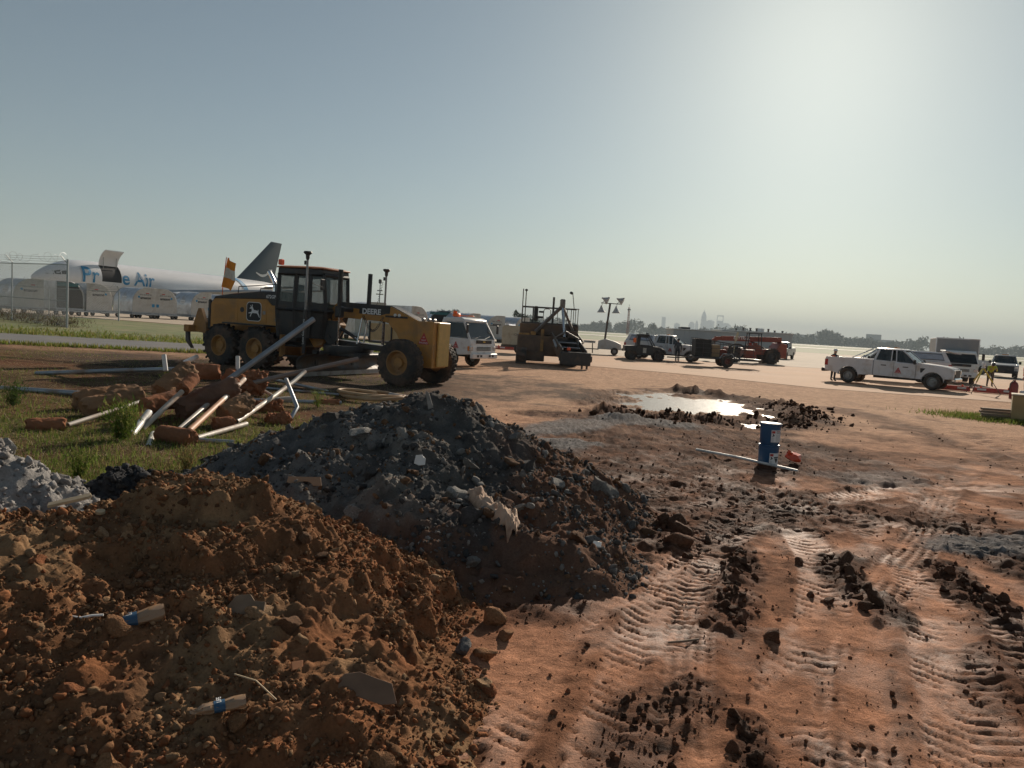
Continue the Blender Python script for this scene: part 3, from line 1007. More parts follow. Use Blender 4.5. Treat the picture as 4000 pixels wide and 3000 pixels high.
# ---- grey rubble heap behind it
def col_grey(x, y, h):
    n = fbm(x * 1.0, y * 1.0, 4, 221); n2 = fbm(x * 5, y * 5, 4, 222)
    pale = np.array([0.19, 0.175, 0.155]); dark = np.array([0.048, 0.046, 0.046]); mid = np.array([0.098, 0.093, 0.087])
    t = sstep(.40, .57, n)[..., None]
    col = mid * (1 - t) + pale * t
    ash = (1 - sstep(-1.9, -1.1, x + (n - .5) * 1.2))[..., None]
    col = col * (1 - .6 * ash) + np.array([0.15, 0.146, 0.142]) * .6 * ash
    d = sstep(.5, .66, n2)[..., None] * (1 - .6 * ash)
    col = col * (1 - .6 * d) + dark * .6 * d
    # red clay skirts on the right and at the foot
    rd = np.maximum(sstep(-0.75, 0.05, x - 0.10 * (y - 5) + (n - .5) * 1.8), 1 - sstep(5.4, 6.4, y + (n2 - .5) * 1.4))[..., None]
    redc = np.array([0.15, 0.072, 0.042]) * (0.7 + 0.6 * n2[..., None])
    col = col * (1 - .8 * rd) + redc * .8 * rd
    back = sstep(8.5, 9.0, y)[..., None]
    col = col * (1 - .6 * back) + np.array([0.10, 0.06, 0.04]) * .6 * back
    return col, np.zeros_like(x)


B_GREY = (-4.6, 1.9, 4.6, 10.6)
PK_GREY = [([(-0.72, 8.5, 1.10), (-1.10, 8.55, 1.08), (-1.5, 8.5, .98)], .46),
           ([(-1.5, 8.5, .95), (-2.1, 8.3, .80), (-2.6, 8.05, .68)], .78),
           ([(-1.0, 8.3, .95), (-0.95, 7.2, .74), (-0.75, 6.2, .50)], .46),
           ([(-1.4, 8.2, .88), (-1.8, 7.2, .62), (-1.9, 6.4, .42)], .58),
           ([(-0.7, 8.4, 1.0), (0.10, 7.4, .62), (0.62, 6.5, .36)], .55),
           ([(-0.6, 6.3, .40), (0.15, 5.75, .30), (0.62, 5.75, .26)], .75),
           ([(-1.1, 8.8, .9), (-0.4, 9.4, .62), (0.0, 9.7, .4)], .7)]
heap_grey, hf_grey, M_GREY = make_heap('rubble_pile', 'big grey rubble and gravel pile with red clay skirts behind the brown one', B_GREY, 0.02, PK_GREY, .46, col_grey, 230,
                                       rough=1.15, gully=0.06, terraces=0.4, mat_kw=dict(fine=60, bump=0.7, dist=0.018, speck=0.35))

# ---- pale grey heap at the left border, dark gravel heap in the gap
def col_pale(x, y, h):
    n = fbm(x * 3, y * 3, 4, 241)[..., None]
    return np.array([0.30, 0.285, 0.27]) * (0.6 + 0.7 * n), np.zeros_like(x)


def col_dark(x, y, h):
    n = fbm(x * 6, y * 6, 4, 251)[..., None]
    return np.array([0.055, 0.055, 0.057]) * (0.5 + 1.0 * n), np.zeros_like(x)


B_PALE = (-6.4, -2.4, 4.2, 6.8)
heap_pale, hf_pale, M_PALE = make_heap('concrete_rubble_pile', 'pale grey crumbled concrete pile cut off by the picture edge', B_PALE, 0.02,
                                       [([(-3.75, 5.35, .86), (-4.3, 5.45, .98), (-5.2, 5.4, .9)], .85)], .85, col_pale, 245, rough=1.2, mat_kw=dict(fine=60, bump=0.8, dist=0.018, speck=0.3))
B_DARK = (-5.0, -1.8, 5.4, 7.8)
heap_dark, hf_dark, M_DARK = make_heap('gravel_pile', 'small dark asphalt gravel pile in the gap beside the weeds', B_DARK, 0.02,
                                       [([(-3.25, 6.45, .50), (-3.05, 6.35, .47)], .50), ([(-3.3, 6.4, .40), (-3.9, 6.2, .26)], .5), ([(-2.9, 6.2, .3), (-2.4, 6.0, .22)], .5)], .5, col_dark, 255, rough=1.2, mat_kw=dict(fine=60, bump=0.8, dist=0.02, speck=0.4))

ST_BROWN = [stone_mat('clay_lump_brown', (0.27, 0.14, 0.07)), stone_mat('clay_lump_red', (0.28, 0.115, 0.055)), stone_mat('clay_lump_tan', (0.33, 0.21, 0.12)), stone_mat('clay_lump_dark', (0.15, 0.085, 0.05))]
ST_GREY = [stone_mat('rubble_pale', (0.27, 0.26, 0.24)), stone_mat('rubble_grey', (0.15, 0.148, 0.145)), stone_mat('rubble_dark', (0.075, 0.073, 0.072)), stone_mat('rubble_grey_b', (0.19, 0.18, 0.165)), stone_mat('clay_lump_dark', (0.15, 0.085, 0.05))]
M_MUDCLOD = stone_mat('mud_clod', (0.105, 0.055, 0.034), rough=0.85)
M_MUDCLOD2 = stone_mat('mud_clod_red', (0.15, 0.07, 0.04), rough=0.85)

rocks_on(heap_brown, hf_brown, (-4.5, 0.3, 2.6, 5.8), 260, 31, (0.014, 0.060), ST_BROWN, RM_BIG, 'clod')
rocks_on(heap_grey, hf_grey, B_GREY, 290, 32, (0.024, 0.12), ST_GREY, RM_BIG, 'rock')
rocks_on(heap_dark, hf_dark, B_DARK, 60, 33, (0.03, 0.08), [ST_GREY[2], ST_GREY[1]], RM_BIG, 'rock')
rocks_on(heap_pale, hf_pale, B_PALE, 50, 34, (0.04, 0.12), [ST_GREY[0], ST_GREY[3]], RM_BIG, 'rock')


def litter_on(parent, hf, bounds, n, seed, smin, smax, pal, m, name='clod', var=CL_SMALL, power=-0.5, hmin=0.0, weight=None, jitter=0.25):
    P, h, rg = scatter(hf, bounds, n, seed, hmin, weight)
    k = len(P)
    S = np.clip(smin * (1 - rg.uniform(0, 1, k)) ** power, smin, smax)
    P[:, 2] += S * 0.3
    pal = np.array(pal)
    col = pal[rg.integers(0, len(pal), k)] * rg.uniform(1 - jitter, 1 + jitter, (k, 1))
    return clod_field(name, P, S, col, parent, m, var, seed + 1)


PAL_B = [(0.23, 0.118, 0.06), (0.25, 0.108, 0.052), (0.28, 0.175, 0.10), (0.13, 0.073, 0.042), (0.20, 0.108, 0.058)]
PAL_G = [(0.16, 0.15, 0.14), (0.10, 0.095, 0.09), (0.26, 0.245, 0.225), (0.07, 0.068, 0.067), (0.17, 0.10, 0.06)]
wB = lambda x, y, h: sstep(.30, .60, fbm(x * 1.8, y * 1.8, 4, 261)) * .9 + .1
litter_on(heap_brown, hf_brown, (-4.2, 0.5, 2.4, 5.8), 50000, 41, 0.0045, 0.018, PAL_B, M_BROWN, 'crumbs', weight=wB)
litter_on(heap_brown, hf_brown, (-4.2, 0.5, 2.4, 5.8), 2600, 42, 0.012, 0.030, PAL_B, M_BROWN, 'lumps', CL_MID, weight=wB)
litter_on(heap_grey, hf_grey, B_GREY, 28000, 43, 0.007, 0.026, PAL_G, M_GREY, 'crumbs', weight=wB)
litter_on(heap_grey, hf_grey, B_GREY, 1800, 44, 0.018, 0.045, PAL_G, M_GREY, 'lumps', CL_MID, weight=wB)
litter_on(heap_dark, hf_dark, B_DARK, 9000, 45, 0.010, 0.04, [(0.06, 0.06, 0.062), (0.09, 0.09, 0.092), (0.04, 0.04, 0.042)], M_DARK, 'crumbs')
litter_on(heap_pale, hf_pale, B_PALE, 6000, 46, 0.010, 0.05, [(0.30, 0.285, 0.27), (0.22, 0.21, 0.2), (0.36, 0.345, 0.33)], M_PALE, 'crumbs')


# ---- loose clods and stones on the worked ground
def ground_clods():
    rg = np.random.default_rng(71)
    rows = [([(1.80, 7.75), (1.72, 6.75)], 0.16, 26, (.02, .10)), ([(2.25, 6.85), (1.9, 5.9), (1.62, 5.1)], 0.13, 60, (.014, .05)),
            ([(3.17, 6.85), (2.95, 6.1), (2.8, 5.5)], 0.12, 60, (.014, .05)), ([(4.1, 6.8), (3.95, 6.1), (3.95, 5.6)], 0.16, 50, (.014, .05)),
            ([(1.25, 3.25), (1.32, 3.8)], 0.06, 16, (.014, .04)), ([(0.95, 3.95), (0.55, 3.35)], 0.16, 18, (.010, .026)),
            ([(0.3, 5.4), (1.0, 6.0), (1.2, 7.0)], 0.3, 30, (.012, .035))]
    P = []
    for pts, wd, n, sz in rows:
        q = np.array(smooth_line(pts, 8))
        for _ in range(n):
            i = rg.integers(len(q) - 1)
            c = q[i] + (q[i + 1] - q[i]) * rg.uniform() + rg.normal(0, wd * .6, 2)
            P.append((c[0], c[1], float(np.clip(sz[0] * (1 - rg.uniform()) ** -0.6, sz[0], sz[1]))))
    P += [(1.84, 4.85, .055), (2.70, 6.62, .06), (2.56, 5.62, .05), (2.47, 5.75, .045), (4.06, 5.85, .06), (1.80, 7.6, .12), (1.74, 6.95, .12), (1.62, 7.05, .08), (2.02, 7.2, .05), (3.12, 6.6, .10)]
    P = np.array(P)
    z = land(P[None, :, 0], P[None, :, 1])[0][0]
    for (x, y, s), zz in zip(P, z):
        o = bpy.data.objects.new('clod', RM_BIG[int(rg.integers(len(RM_BIG)))])
        C.objects.link(o)
        o.location = (x, y, zz + s * .35)
        o.scale = (s, s * rg.uniform(.8, 1.1), s * rg.uniform(.8, 1.15))
        o.rotation_euler = (rg.uniform(-.6, .6), rg.uniform(-.6, .6), rg.uniform(0, 6.28))
        o.parent = ground
        o.material_slots[0].link = 'OBJECT'
        o.material_slots[0].material = M_MUDCLOD if rg.uniform() < .8 else M_MUDCLOD2
    # crumbs and gravel too small to pick apart
    n = 42000
    y = 3 + 15 * rg.uniform(0, 1, n) ** 1.7
    x = -1 + (y * 0.75 + 1.2) * rg.uniform(0, 1, n)
    zz, cc, ww = [a[0] for a in land(x[None], y[None])]
    dark = 1 - np.clip(cc.mean(-1) / 0.22, 0, 1)
    ok = rg.uniform(0, 1, n) < (0.04 + 0.55 * dark ** 2) * (1 - .6 * sstep(9, 13, y))
    x, y, zz, cc = x[ok], y[ok], zz[ok], cc[ok]
    k = len(x)
    S = np.clip(0.0042 * (1 - rg.uniform(0, 1, k)) ** -0.5, 0.0042, 0.022) * (1 + y / 40)
    cl = cc * rg.uniform(.55, 1.1, (k, 1))
    m_ = 800
    ln = [(2.6, 17.6), (4.4, 17.8), (6.2, 17.8), (7.9, 19.4), (8.6, 21.6), (8.4, 23.6)]
    q = np.array(smooth_line(ln, 8)); ii = rg.integers(0, len(q) - 1, m_)
    c = q[ii] + (q[ii + 1] - q[ii]) * rg.uniform(0, 1, (m_, 1)) + rg.normal(0, 1, (m_, 2)) * rg.uniform(.15, .8, (m_, 1))
    zc, cc2, _ = [a[0] for a in land(c[None, :, 0], c[None, :, 1])]
    Sc = np.clip(0.02 * (1 - rg.uniform(0, 1, m_)) ** -0.55, 0.02, 0.085)
    clod_field('churned_lumps', np.stack([c[:, 0], c[:, 1], zc + Sc * .3], -1), Sc, np.array([[0.075, 0.037, 0.022]]) * rg.uniform(.6, 1.3, (m_, 1)), ground, M_GROUND, CL_SMALL, 75)
    clod_field('loose_crumbs', np.stack([x, y, zz + S * .3], -1), S, cl, ground, M_GROUND, CL_SMALL, 72)


ground_clods()
# ------------------------------------------------------------------ common paints
DUST = (0.34, 0.23, 0.15)
M_WHITE = mat('white_paint', (0.72, 0.72, 0.71), 0.35, var=0.05, dirt=(0.52, 0.44, 0.36), dirt_amt=0.25)
M_BLACK = mat('black_paint', (0.022, 0.023, 0.025), 0.45, var=0.2, dirt=(0.10, 0.075, 0.055), dirt_amt=0.3)
M_RUBBER = mat('tyre_rubber', (0.028, 0.027, 0.026), 0.85, var=0.2, dirt=(0.13, 0.085, 0.06), dirt_amt=0.55, bump=0.2, bump_scale=20)
M_STEEL = mat('grey_steel', (0.33, 0.33, 0.33), 0.5, 0.6, var=0.15, dirt=(0.25, 0.2, 0.16), dirt_amt=0.3)
M_DARKSTEEL = mat('dark_steel', (0.07, 0.07, 0.072), 0.55, 0.3, var=0.2, dirt=(0.16, 0.11, 0.08), dirt_amt=0.4)
M_CHROME = mat('chrome', (0.75, 0.75, 0.76), 0.18, 1.0, var=0.03)
M_ALU = mat('brushed_aluminium', (0.52, 0.54, 0.57), 0.38, 0.75, var=0.12, scale=3, dirt=(0.42, 0.38, 0.34), dirt_amt=0.3)
M_ALUEND = mat('container_end_panel', (0.50, 0.485, 0.46), 0.6, 0.2, var=0.10, scale=2, dirt=(0.36, 0.31, 0.26), dirt_amt=0.4)
M_GALV = mat('galvanised_steel', (0.42, 0.44, 0.46), 0.5, 0.6, var=0.12)
M_RED = mat('red_plastic', (0.52, 0.06, 0.035), 0.45, var=0.1, dirt=(0.3, 0.14, 0.09), dirt_amt=0.3)
M_ORANGE = mat('hi_vis_orange', (0.85, 0.16, 0.03), 0.6, var=0.08)
M_PRINT_W = mat('white_print', (0.75, 0.75, 0.74), 0.6, var=0.03)
M_PRINT_K = mat('black_print', (0.02, 0.02, 0.022), 0.6, var=0.03)
M_PRINT_R = mat('red_print', (0.45, 0.04, 0.035), 0.6, var=0.05)
M_PRINT_B = mat('blue_print', (0.02, 0.23, 0.45), 0.6, var=0.05)


def glass_mat(name, col, alpha, rough=0.03):
    m = mat(name, col, rough, var=0.02, spec=0.8)
    m.node_tree.nodes['Principled BSDF'].inputs['Alpha'].default_value = alpha
    return m


M_GLASS = glass_mat('tinted_glass', (0.035, 0.045, 0.045), 0.62)
M_GLASS_D = glass_mat('dark_glass', (0.012, 0.015, 0.016), 0.9)
M_GLASS_C = glass_mat('clear_glass', (0.10, 0.13, 0.12), 0.38)


def wheel(parent, c, r, wd, rim_r, m_rim, lugs=0, lug_h=0.04, side=-1, hub=True, m_tyre=None, n=28):
    """tyre with tread as the part 'wheel', its rim a sub-part; axle along local y"""
    mb = MB()
    h = wd / 2
    prof = [(rim_r * .98, -h * .80), (rim_r * 1.03, -h * .96), (r * .80, -h * 1.04), (r * .93, -h * .98), (r * .985, -h * .80), (r, -h * .45), (r, h * .45), (r * .985, h * .80), (r * .93, h * .98), (r * .80, h * 1.04), (rim_r * 1.03, h * .96), (rim_r * .98, h * .80), (rim_r * .98, -h * .80)]
    mb.lathe(prof, c, (0, 1, 0), n)
    if lugs:
        for i in range(lugs):
            for s in (-1, 1):
                a = 2 * math.pi * (i + (0.5 if s > 0 else 0)) / lugs
                p = Vector(c) + Vector((math.cos(a) * (r + lug_h * .2), s * h * .52, math.sin(a) * (r + lug_h * .2)))
                rot = Matrix.Rotation(-a, 4, 'Y') @ Matrix.Rotation(s * R(28), 4, 'X')
                T = Matrix.Translation(p) @ rot
                m2 = MB(T)
                m2.box((0, 0, 0), (lug_h * 1.9, h * 1.02, r * 0.10))
                mb.v += m2.v
                k = len(mb.v) - len(m2.v)
                mb.f += [tuple(i_ + k for i_ in f) for f in m2.f]
    w_ = mb.build('wheel', m_tyre or M_RUBBER, parent, smooth=40)
    mb = MB()
    s = side
    prof = [(rim_r * 1.0, -s * h * .8), (rim_r * 1.02, s * h * .92), (rim_r * .93, s * h * .95), (rim_r * .86, s * h * .55), (rim_r * .80, s * h * .25), (rim_r * .45, s * h * .30), (rim_r * .40, s * h * .62), (rim_r * .20, s * h * .66), (0.001, s * h * .66)]
    mb.lathe(prof, c, (0, 1, 0), n)
    if hub:
        for i in range(8):
            a = 2 * math.pi * i / 8
            p = Vector(c) + Vector((math.cos(a) * rim_r * .55, s * h * .28, math.sin(a) * rim_r * .55))
            mb.cyl(p, p + Vector((0, s * h * .16, 0)), rim_r * .05, n=6)
    rim = mb.build('rim', m_rim, w_, smooth=40)
    return w_


# ------------------------------------------------------------------ cargo jet
def ring_pts(x, zc, ry, rz_, n=48):
    return [(x, math.cos(2 * math.pi * k / n) * ry, zc + math.sin(2 * math.pi * k / n) * rz_) for k in range(n)]


def make_plane():
    t = empty('cargo_jet', (-60.55, 132.66, gzf(-60)), -1.954, 'white twin engine cargo jet with blue lettering and its cargo door swung open', 'airplane')
    M_SKIN = mat('white_aircraft_skin', (0.74, 0.75, 0.77), 0.28, var=0.03, scale=0.4)
    M_TAIL = mat('slate_tail_paint', (0.035, 0.055, 0.075), 0.4, var=0.06, scale=0.5)
    M_GREYW = mat('wing_grey', (0.32, 0.34, 0.36), 0.4, var=0.06, scale=0.5)
    n = 48
    st = [(26.5, 4.35, .05, .05), (26.2, 4.37, .45, .45), (25.5, 4.45, .95, .95), (24.4, 4.58, 1.45, 1.5), (23.0, 4.74, 1.9, 2.0), (21.5, 4.86, 2.25, 2.4), (19.8, 4.9, 2.45, 2.62), (18.0, 4.9, 2.51, 2.7), (16.9, 4.9, 2.51, 2.7), (13.4, 4.9, 2.51, 2.7),
          (6, 4.9, 2.51, 2.7), (0, 4.9, 2.51, 2.7), (-8, 4.9, 2.51, 2.7), (-13, 5.0, 2.45, 2.6), (-18, 5.35, 2.1, 2.2), (-22, 5.8, 1.5, 1.65), (-25.5, 6.3, .8, .9), (-27.2, 6.5, .3, .35)]
    mb = MB()
    rings = [ring_pts(*s, n) for s in st]
    mb.loft(rings)
    drop = set()
    for i, s in enumerate(st[:-1]):
        if abs(s[0] - 16.9) < .01:
            for k in range(n):
                a = 360 * (k + .5) / n
                if -8 < a < 52 or a > 352:
                    drop.add(i * n + k)
    mb.f = [f for j, f in enumerate(mb.f) if j not in drop]
    f = mb.build('fuselage', M_SKIN, t, smooth=50)
    mb = MB()
    mb.loft([ring_pts(x, 4.9, 2.35, 2.5, 32) for x in (18.4, 12.0)])
    mb.build('hold_lining', mat('dark_hold', (0.03, 0.03, 0.033), 0.9), t)
    # cargo door: the same curved panel swung up about its top edge
    mb = MB()
    a0 = R(52)
    hinge = Vector((0, math.cos(a0) * 2.52, 4.9 + math.sin(a0) * 2.71))
    outer = []
    for k in range(9):
        a = R(52 - 60 * k / 8)
        p = Vector((0, math.cos(a) * 2.53, 4.9 + math.sin(a) * 2.72)) - hinge
        p = Matrix.Rotation(R(128), 4, 'X') @ p
        outer.append(hinge + p)
    for x0, x1 in ((16.85, 13.45),):
        va = [(x0, p.y, p.z) for p in outer]; vb = [(x1, p.y, p.z) for p in outer]
        vc = [(x0, p.y - .0, p.z + .13) for p in outer]; vd = [(x1, p.y, p.z + .13) for p in outer]
        m_ = len(outer)
        fs = []
        for k in range(m_ - 1):
            fs += [(k, k + 1, m_ + k + 1, m_ + k), (2 * m_ + k, 3 * m_ + k, 3 * m_ + k + 1, 2 * m_ + k + 1), (k, 2 * m_ + k, 2 * m_ + k + 1, k + 1), (m_ + k, m_ + k + 1, 3 * m_ + k + 1, 3 * m_ + k)]
        fs += [(0, m_, 3 * m_, 2 * m_), (m_ - 1, 3 * m_ - 1, 4 * m_ - 1, 2 * m_ - 1)]
        mb.add(va + vb + vc + vd, fs)
    d = mb.build('cargo_door', M_SKIN, t)
    mb = MB()
    for x in (16.3, 14.0):
        mb.cyl((x, 1.9, 6.6), (x, outer[4].y, outer[4].z), .05, n=6)
    mb.build('door_strut', M_STEEL, d)
    # cockpit glazing
    for (xa, xb, z0, z1) in ((24.1, 25.0, 5.05, 5.55), (23.2, 24.0, 5.1, 5.75), (22.4, 23.1, 5.15, 5.75)):
        for s in (1, -1):
            mb = MB()
            def at(x, z):
                for q0, q1 in zip(st[:-1], st[1:]):
                    if q1[0] <= x <= q0[0]:
                        u = (q0[0] - x) / (q0[0] - q1[0]); zc = q0[1] + (q1[1] - q0[1]) * u; ry = q0[2] + (q1[2] - q0[2]) * u; rz_ = q0[3] + (q1[3] - q0[3]) * u
                        v = max(0.0, 1 - ((z - zc) / rz_) ** 2)
                        return (x, s * (ry * math.sqrt(v) + .03), z)
            mb.add([at(xa, z0), at(xb, z0), at(xb, min(z1, z0 + .45)), at(xa, z1)], [(0, 1, 2, 3)])
            mb.build('cockpit_window', M_GLASS_D, t)
    # fin, stabilisers, wings
    def slab(name, root, tip, m, parent):
        """root/tip: (xLE, xTE, y, z, thickness)"""
        mb = MB()
        rings = []
        for (le, te, y, z, th), v in ((root, 0), (tip, 1)):
            c = le - te
            sec = [(le, 0), (le - c * .08, th * .7), (le - c * .3, th), (le - c * .7, th * .6), (te, 0), (le - c * .7, -th * .6), (le - c * .3, -th), (le - c * .08, -th * .7)]
            rings.append([(x, y, z + h) if name != 'tail_fin' else (x, h, z) for x, h in sec])
        mb.loft(rings)
        return mb.build(name, m, parent, smooth=30)
    fin = slab('tail_fin', (-14.0, -25.2, 0, 7.0, .45), (-24.2, -27.6, 0, 15.8, .18), M_TAIL, t)
    sm = []
    for k in range(13):
        u = k / 12
        sm.append((-19.5 - 4.2 * u, 9.1 - 0.75 * math.sin(math.pi * u) + .5 * u))
    mb = MB()
    up = [(x, .52, z + .14 + .12 * math.sin(math.pi * i / 12)) for i, (x, z) in enumerate(sm)]
    lo = [(x, .52, z - .10 - .16 * math.sin(math.pi * i / 12)) for i, (x, z) in enumerate(sm)]
    mb.add(up + lo, [(i, i + 1, 13 + i + 1, 13 + i) for i in range(12)])
    mb.add([(-23.1, .52, 9.95), (-24.3, .52, 10.1), (-24.2, .52, 8.9), (-23.9, .52, 9.7)], [(0, 1, 2, 3)])
    mb.build('arrow_emblem', M_PRINT_W, fin)
    for s in (1, -1):
        slab('stabiliser', (-20.5, -25.4, s * 1.2, 6.2, .3), (-26.0, -28.0, s * 9.3, 6.9, .12), M_GREYW, t)
        wing = slab('wing', (7.5, -4.5, s * 2.0, 3.4, .75), (-9.0, -11.4, s * 23.8, 5.6, .15), M_GREYW, t)
        mb = MB()
        ex = 6.2
        mb.lathe([(.9, -3.2), (1.15, -2.4), (1.38, -1.0), (1.42, .6), (1.32, 1.7), (1.22, 1.95), (1.15, 1.8), (1.1, .6), (0.3, .5), (.05, 1.0)], (ex, s * 7.9, 2.35), (1, 0, 0), 28)
        e = mb.build('engine', M_SKIN, t, smooth=45)
        MB().prism([(ex + .8, 3.6), (ex - 3.6, 3.1), (ex - 4.5, 3.9), (ex - 1.5, 4.0)], s * 7.9 - .2, s * 7.9 + .2, 'y').build('pylon', M_GREYW, e)
    for x, y in ((20.3, 0), (-1.5, 4.6), (-1.5, -4.6)):
        mb = MB()
        mb.cyl((x, y, .5), (x, y, 3.4), .13, n=8)
        for dx in (-.7, .7) if x < 5 else (0,):
            for s in (-.35, .35):
                mb.cyl((x + dx, y + s - .17, .55), (x + dx, y + s + .17, .55), .55, n=16)
        mb.build('landing_gear', M_DARKSTEEL, t)
    # blue sweep ahead of the fin, lettering on the side
    mb = MB()
    pa, pb = [], []
    for k in range(15):
        a = R(98 - 128 * k / 14)
        x = -11.6 - 3.6 * math.sin(k / 14 * 1.5)
        u = np.clip((-13 - x) / 5, 0, 1)
        ry = 2.47 - .32 * u; rzz = 2.62 - .36 * u; zc = 5.0 + .3 * u
        pa.append((x + .55, math.cos(a) * (ry + .07), zc + math.sin(a) * (rzz + .07)))
        u2 = np.clip((-13 - (x - .75)) / 5, 0, 1)
        ry = 2.47 - .34 * u2; rzz = 2.62 - .38 * u2; zc = 5.0 + .32 * u2
        pb.append((x - .65, math.cos(a) * (ry + .07), zc + math.sin(a) * (rzz + .07)))
    mb.add(pa + pb, [(i, i + 1, 16 + i, 15 + i) for i in range(14)])
    mb.build('blue_stripe', M_PRINT_B, t)

    def wrapf(x0, z0):
        def fn(co):
            z = z0 + co.y
            v = max(0.0, 1 - ((z - 4.9) / 2.7) ** 2)
            return Vector((x0 - co.x, 2.51 * math.sqrt(v) + .03, z))
        return fn
    text_mesh('lettering', 'Pr', 3.3, M_PRINT_B, t, wrap=wrapf(20.4, 5.3), bold=.05, align='LEFT')
    text_mesh('lettering', 'e Air', 3.1, M_PRINT_B, t, wrap=wrapf(13.35, 5.3), bold=.05, align='LEFT')
    return t


make_plane()

# ------------------------------------------------------------------ air cargo containers on dollies
def make_container(mirror=False, opened=False, name='cargo_container', loc=(0, 0, 0), rz=0, label='', plate='AAX 5673 AMZ', decal=False):
    """local: end face looks along -y, width along x, 3.18 m deep"""
    t = empty(name, loc, rz, label, 'cargo container', 'air cargo containers')
    s = -1 if mirror else 1
    W, H, D_ = 2.44, 2.42, 3.18
    prof = [(-W / 2, 0), (W / 2, 0), (W / 2, .95)]
    for k in range(9):
        a = R(10 * k * 90 / 80)
        prof.append((W / 2 - 1.45 + 1.45 * math.cos(a), .97 + 1.45 * math.sin(a)))
    prof += [(-W / 2, H)]
    prof = [(x * s, z) for x, z in prof]
    MB().prism([(x * .985, .02 + z * .985) for x, z in prof], .05, D_ - .05, 'y').build('shell', M_ALU, t, smooth=25)
    for y0, y1 in ((0, .05), (D_ - .05, D_)):
        if opened and y0 == 0:
            fr = MB()
            for (x0, z0), (x1, z1) in zip(prof, prof[1:] + prof[:1]):
                fr.tube([(x0, .02, z0), (x1, .02, z1)], .05, 4)
            fr.build('end_frame', M_ALU, t)
            MB().prism([(x * .95, .06 + z * .95) for x, z in prof], .03, .046, 'y').build('shade_panel', mat('dark_hold', (0.03, 0.03, 0.033), 0.9), t)  # flat near-black sheet painted as the unlit inside, over a closed shell
            MB().bx((-W * .46, -.02, 2.0), (W * .3 * s if s > 0 else W * .46, .028, 2.3)).build('rolled_curtain', mat('teal_curtain', (0.05, 0.16, 0.17), 0.8), t)
        else:
            MB().prism(prof, y0, y1, 'y').build('end_panel', M_ALUEND, t, bevel=.012)
    MB().bx((-W / 2 - .03, -.03, -.10), (W / 2 + .03, D_ + .03, -.002), .02).build('base_pallet', M_GALV, t)
    if not opened:
        rot = (R(90), 0, 0)
        text_mesh('lettering', 'amazon', .36, M_PRINT_K, t, (-.12 * s, -.012, 1.42), rot, bold=.012)
        text_mesh('lettering', plate, .19, M_PRINT_K, t, (-.12 * s, -.012, 1.72), rot)
        MB().bx((-.32 * s - .17, -.012, 1.84), (-.32 * s + .17, -.006, 1.92)).build('red_marking', M_PRINT_R, t)
        mb = MB(); mb.cyl((.58 * s, -.014, 1.5), (.58 * s, -.006, 1.5), .11, n=16); mb.build('round_sticker', M_PRINT_B, t)
        if decal:
            MB().bx((-.95 * s - .14, -.014, .55), (-.95 * s + .14, -.006, .85)).build('blue_sticker', M_PRINT_B, t)
    # placard on the curved flank
    MB().box((W / 2 * s - .06 * s, 1.5, 1.35), (.02, .75, .34), rot=(0, -R(13) * s, 0)).build('white_placard', M_PRINT_W, t)
    text_mesh('lettering', 'amazon', .2, M_PRINT_K, t, (W / 2 * s - .045 * s, 1.5, 1.35), (R(90), 0, R(90) * s))
    return t


def make_dolly(loc, rz, label):
    t = empty('baggage_dolly', loc, rz, label, 'dolly', 'dollies under the cargo containers')
    MB().bx((-1.35, -.15, .34), (1.35, 3.35, .47), .02).build('deck', M_GALV, t)
    mb = MB()
    for x in (-1.2, -.6, 0, .6, 1.2):
        mb.cyl((x, -.1, .44), (x, 3.3, .44), .06, n=6)
    mb.build('roller', M_DARKSTEEL, t)
    for x in (-1.0, 1.0):
        for y in (.4, 2.8):
            wheel(t, (x, y, .2), .2, .14, .1, M_STEEL, n=14, hub=False)
    MB().tube([(0, -.1, .36), (0, -1.1, .28)], .04, 6).build('tow_bar', M_DARKSTEEL, t)
    return t


def container_at(x, y, rz, mirror, label, opened=False, plate='AKA 5673 AMZ', decal=False, zz=0.49):
    z = gzf(x) + 0.02
    make_dolly((x, y, z), rz, 'dolly under the ' + ' '.join(label.split()[:13]))
    return make_container(mirror, opened, loc=(x, y, z + zz + .1), rz=rz, label=label, plate=plate, decal=decal)


u_ = Vector((.46, .888))
A0 = Vector((-38.6, 69.0))
YAW = R(60)
row = [(-13.5, False, 'cargo container furthest along behind the fence, in line with the jet nose', False), (-9.9, True, 'second cargo container behind the chain link fence', False), (-6.3, True, 'third cargo container seen through the chain link fence', False),
       (-2.75, False, 'opened cargo container with dark interior beside the fence end post', True), (0.0, False, 'round shouldered cargo container just right of the fence end post', False), (4.6, True, 'cargo container with curved flank showing, paired back to back under the lettering', False),
       (7.05, False, 'mirrored twin of the paired cargo containers, shoulder to the right', False), (11.3, True, 'cargo container behind the orange pennant, blue sticker low on its end', False), (15.2, True, 'cargo container half hidden by the rear of the grader', False)]
pl = ['AKA 4410 AMZ', 'AKA 4127 AMZ', 'AKA 5002 AMZ', '', 'AAA 5077 AMZ', 'AKA 5575 AMZ', 'AKA 5173 AMZ', 'AKA 9867 AMZ', 'AKA 1044 AMZ']
for (s, mir, lab, op), p in zip(row, pl):
    c = A0 + u_ * s
    container_at(c.x, c.y, YAW, mir, lab, op, p, s > 4)
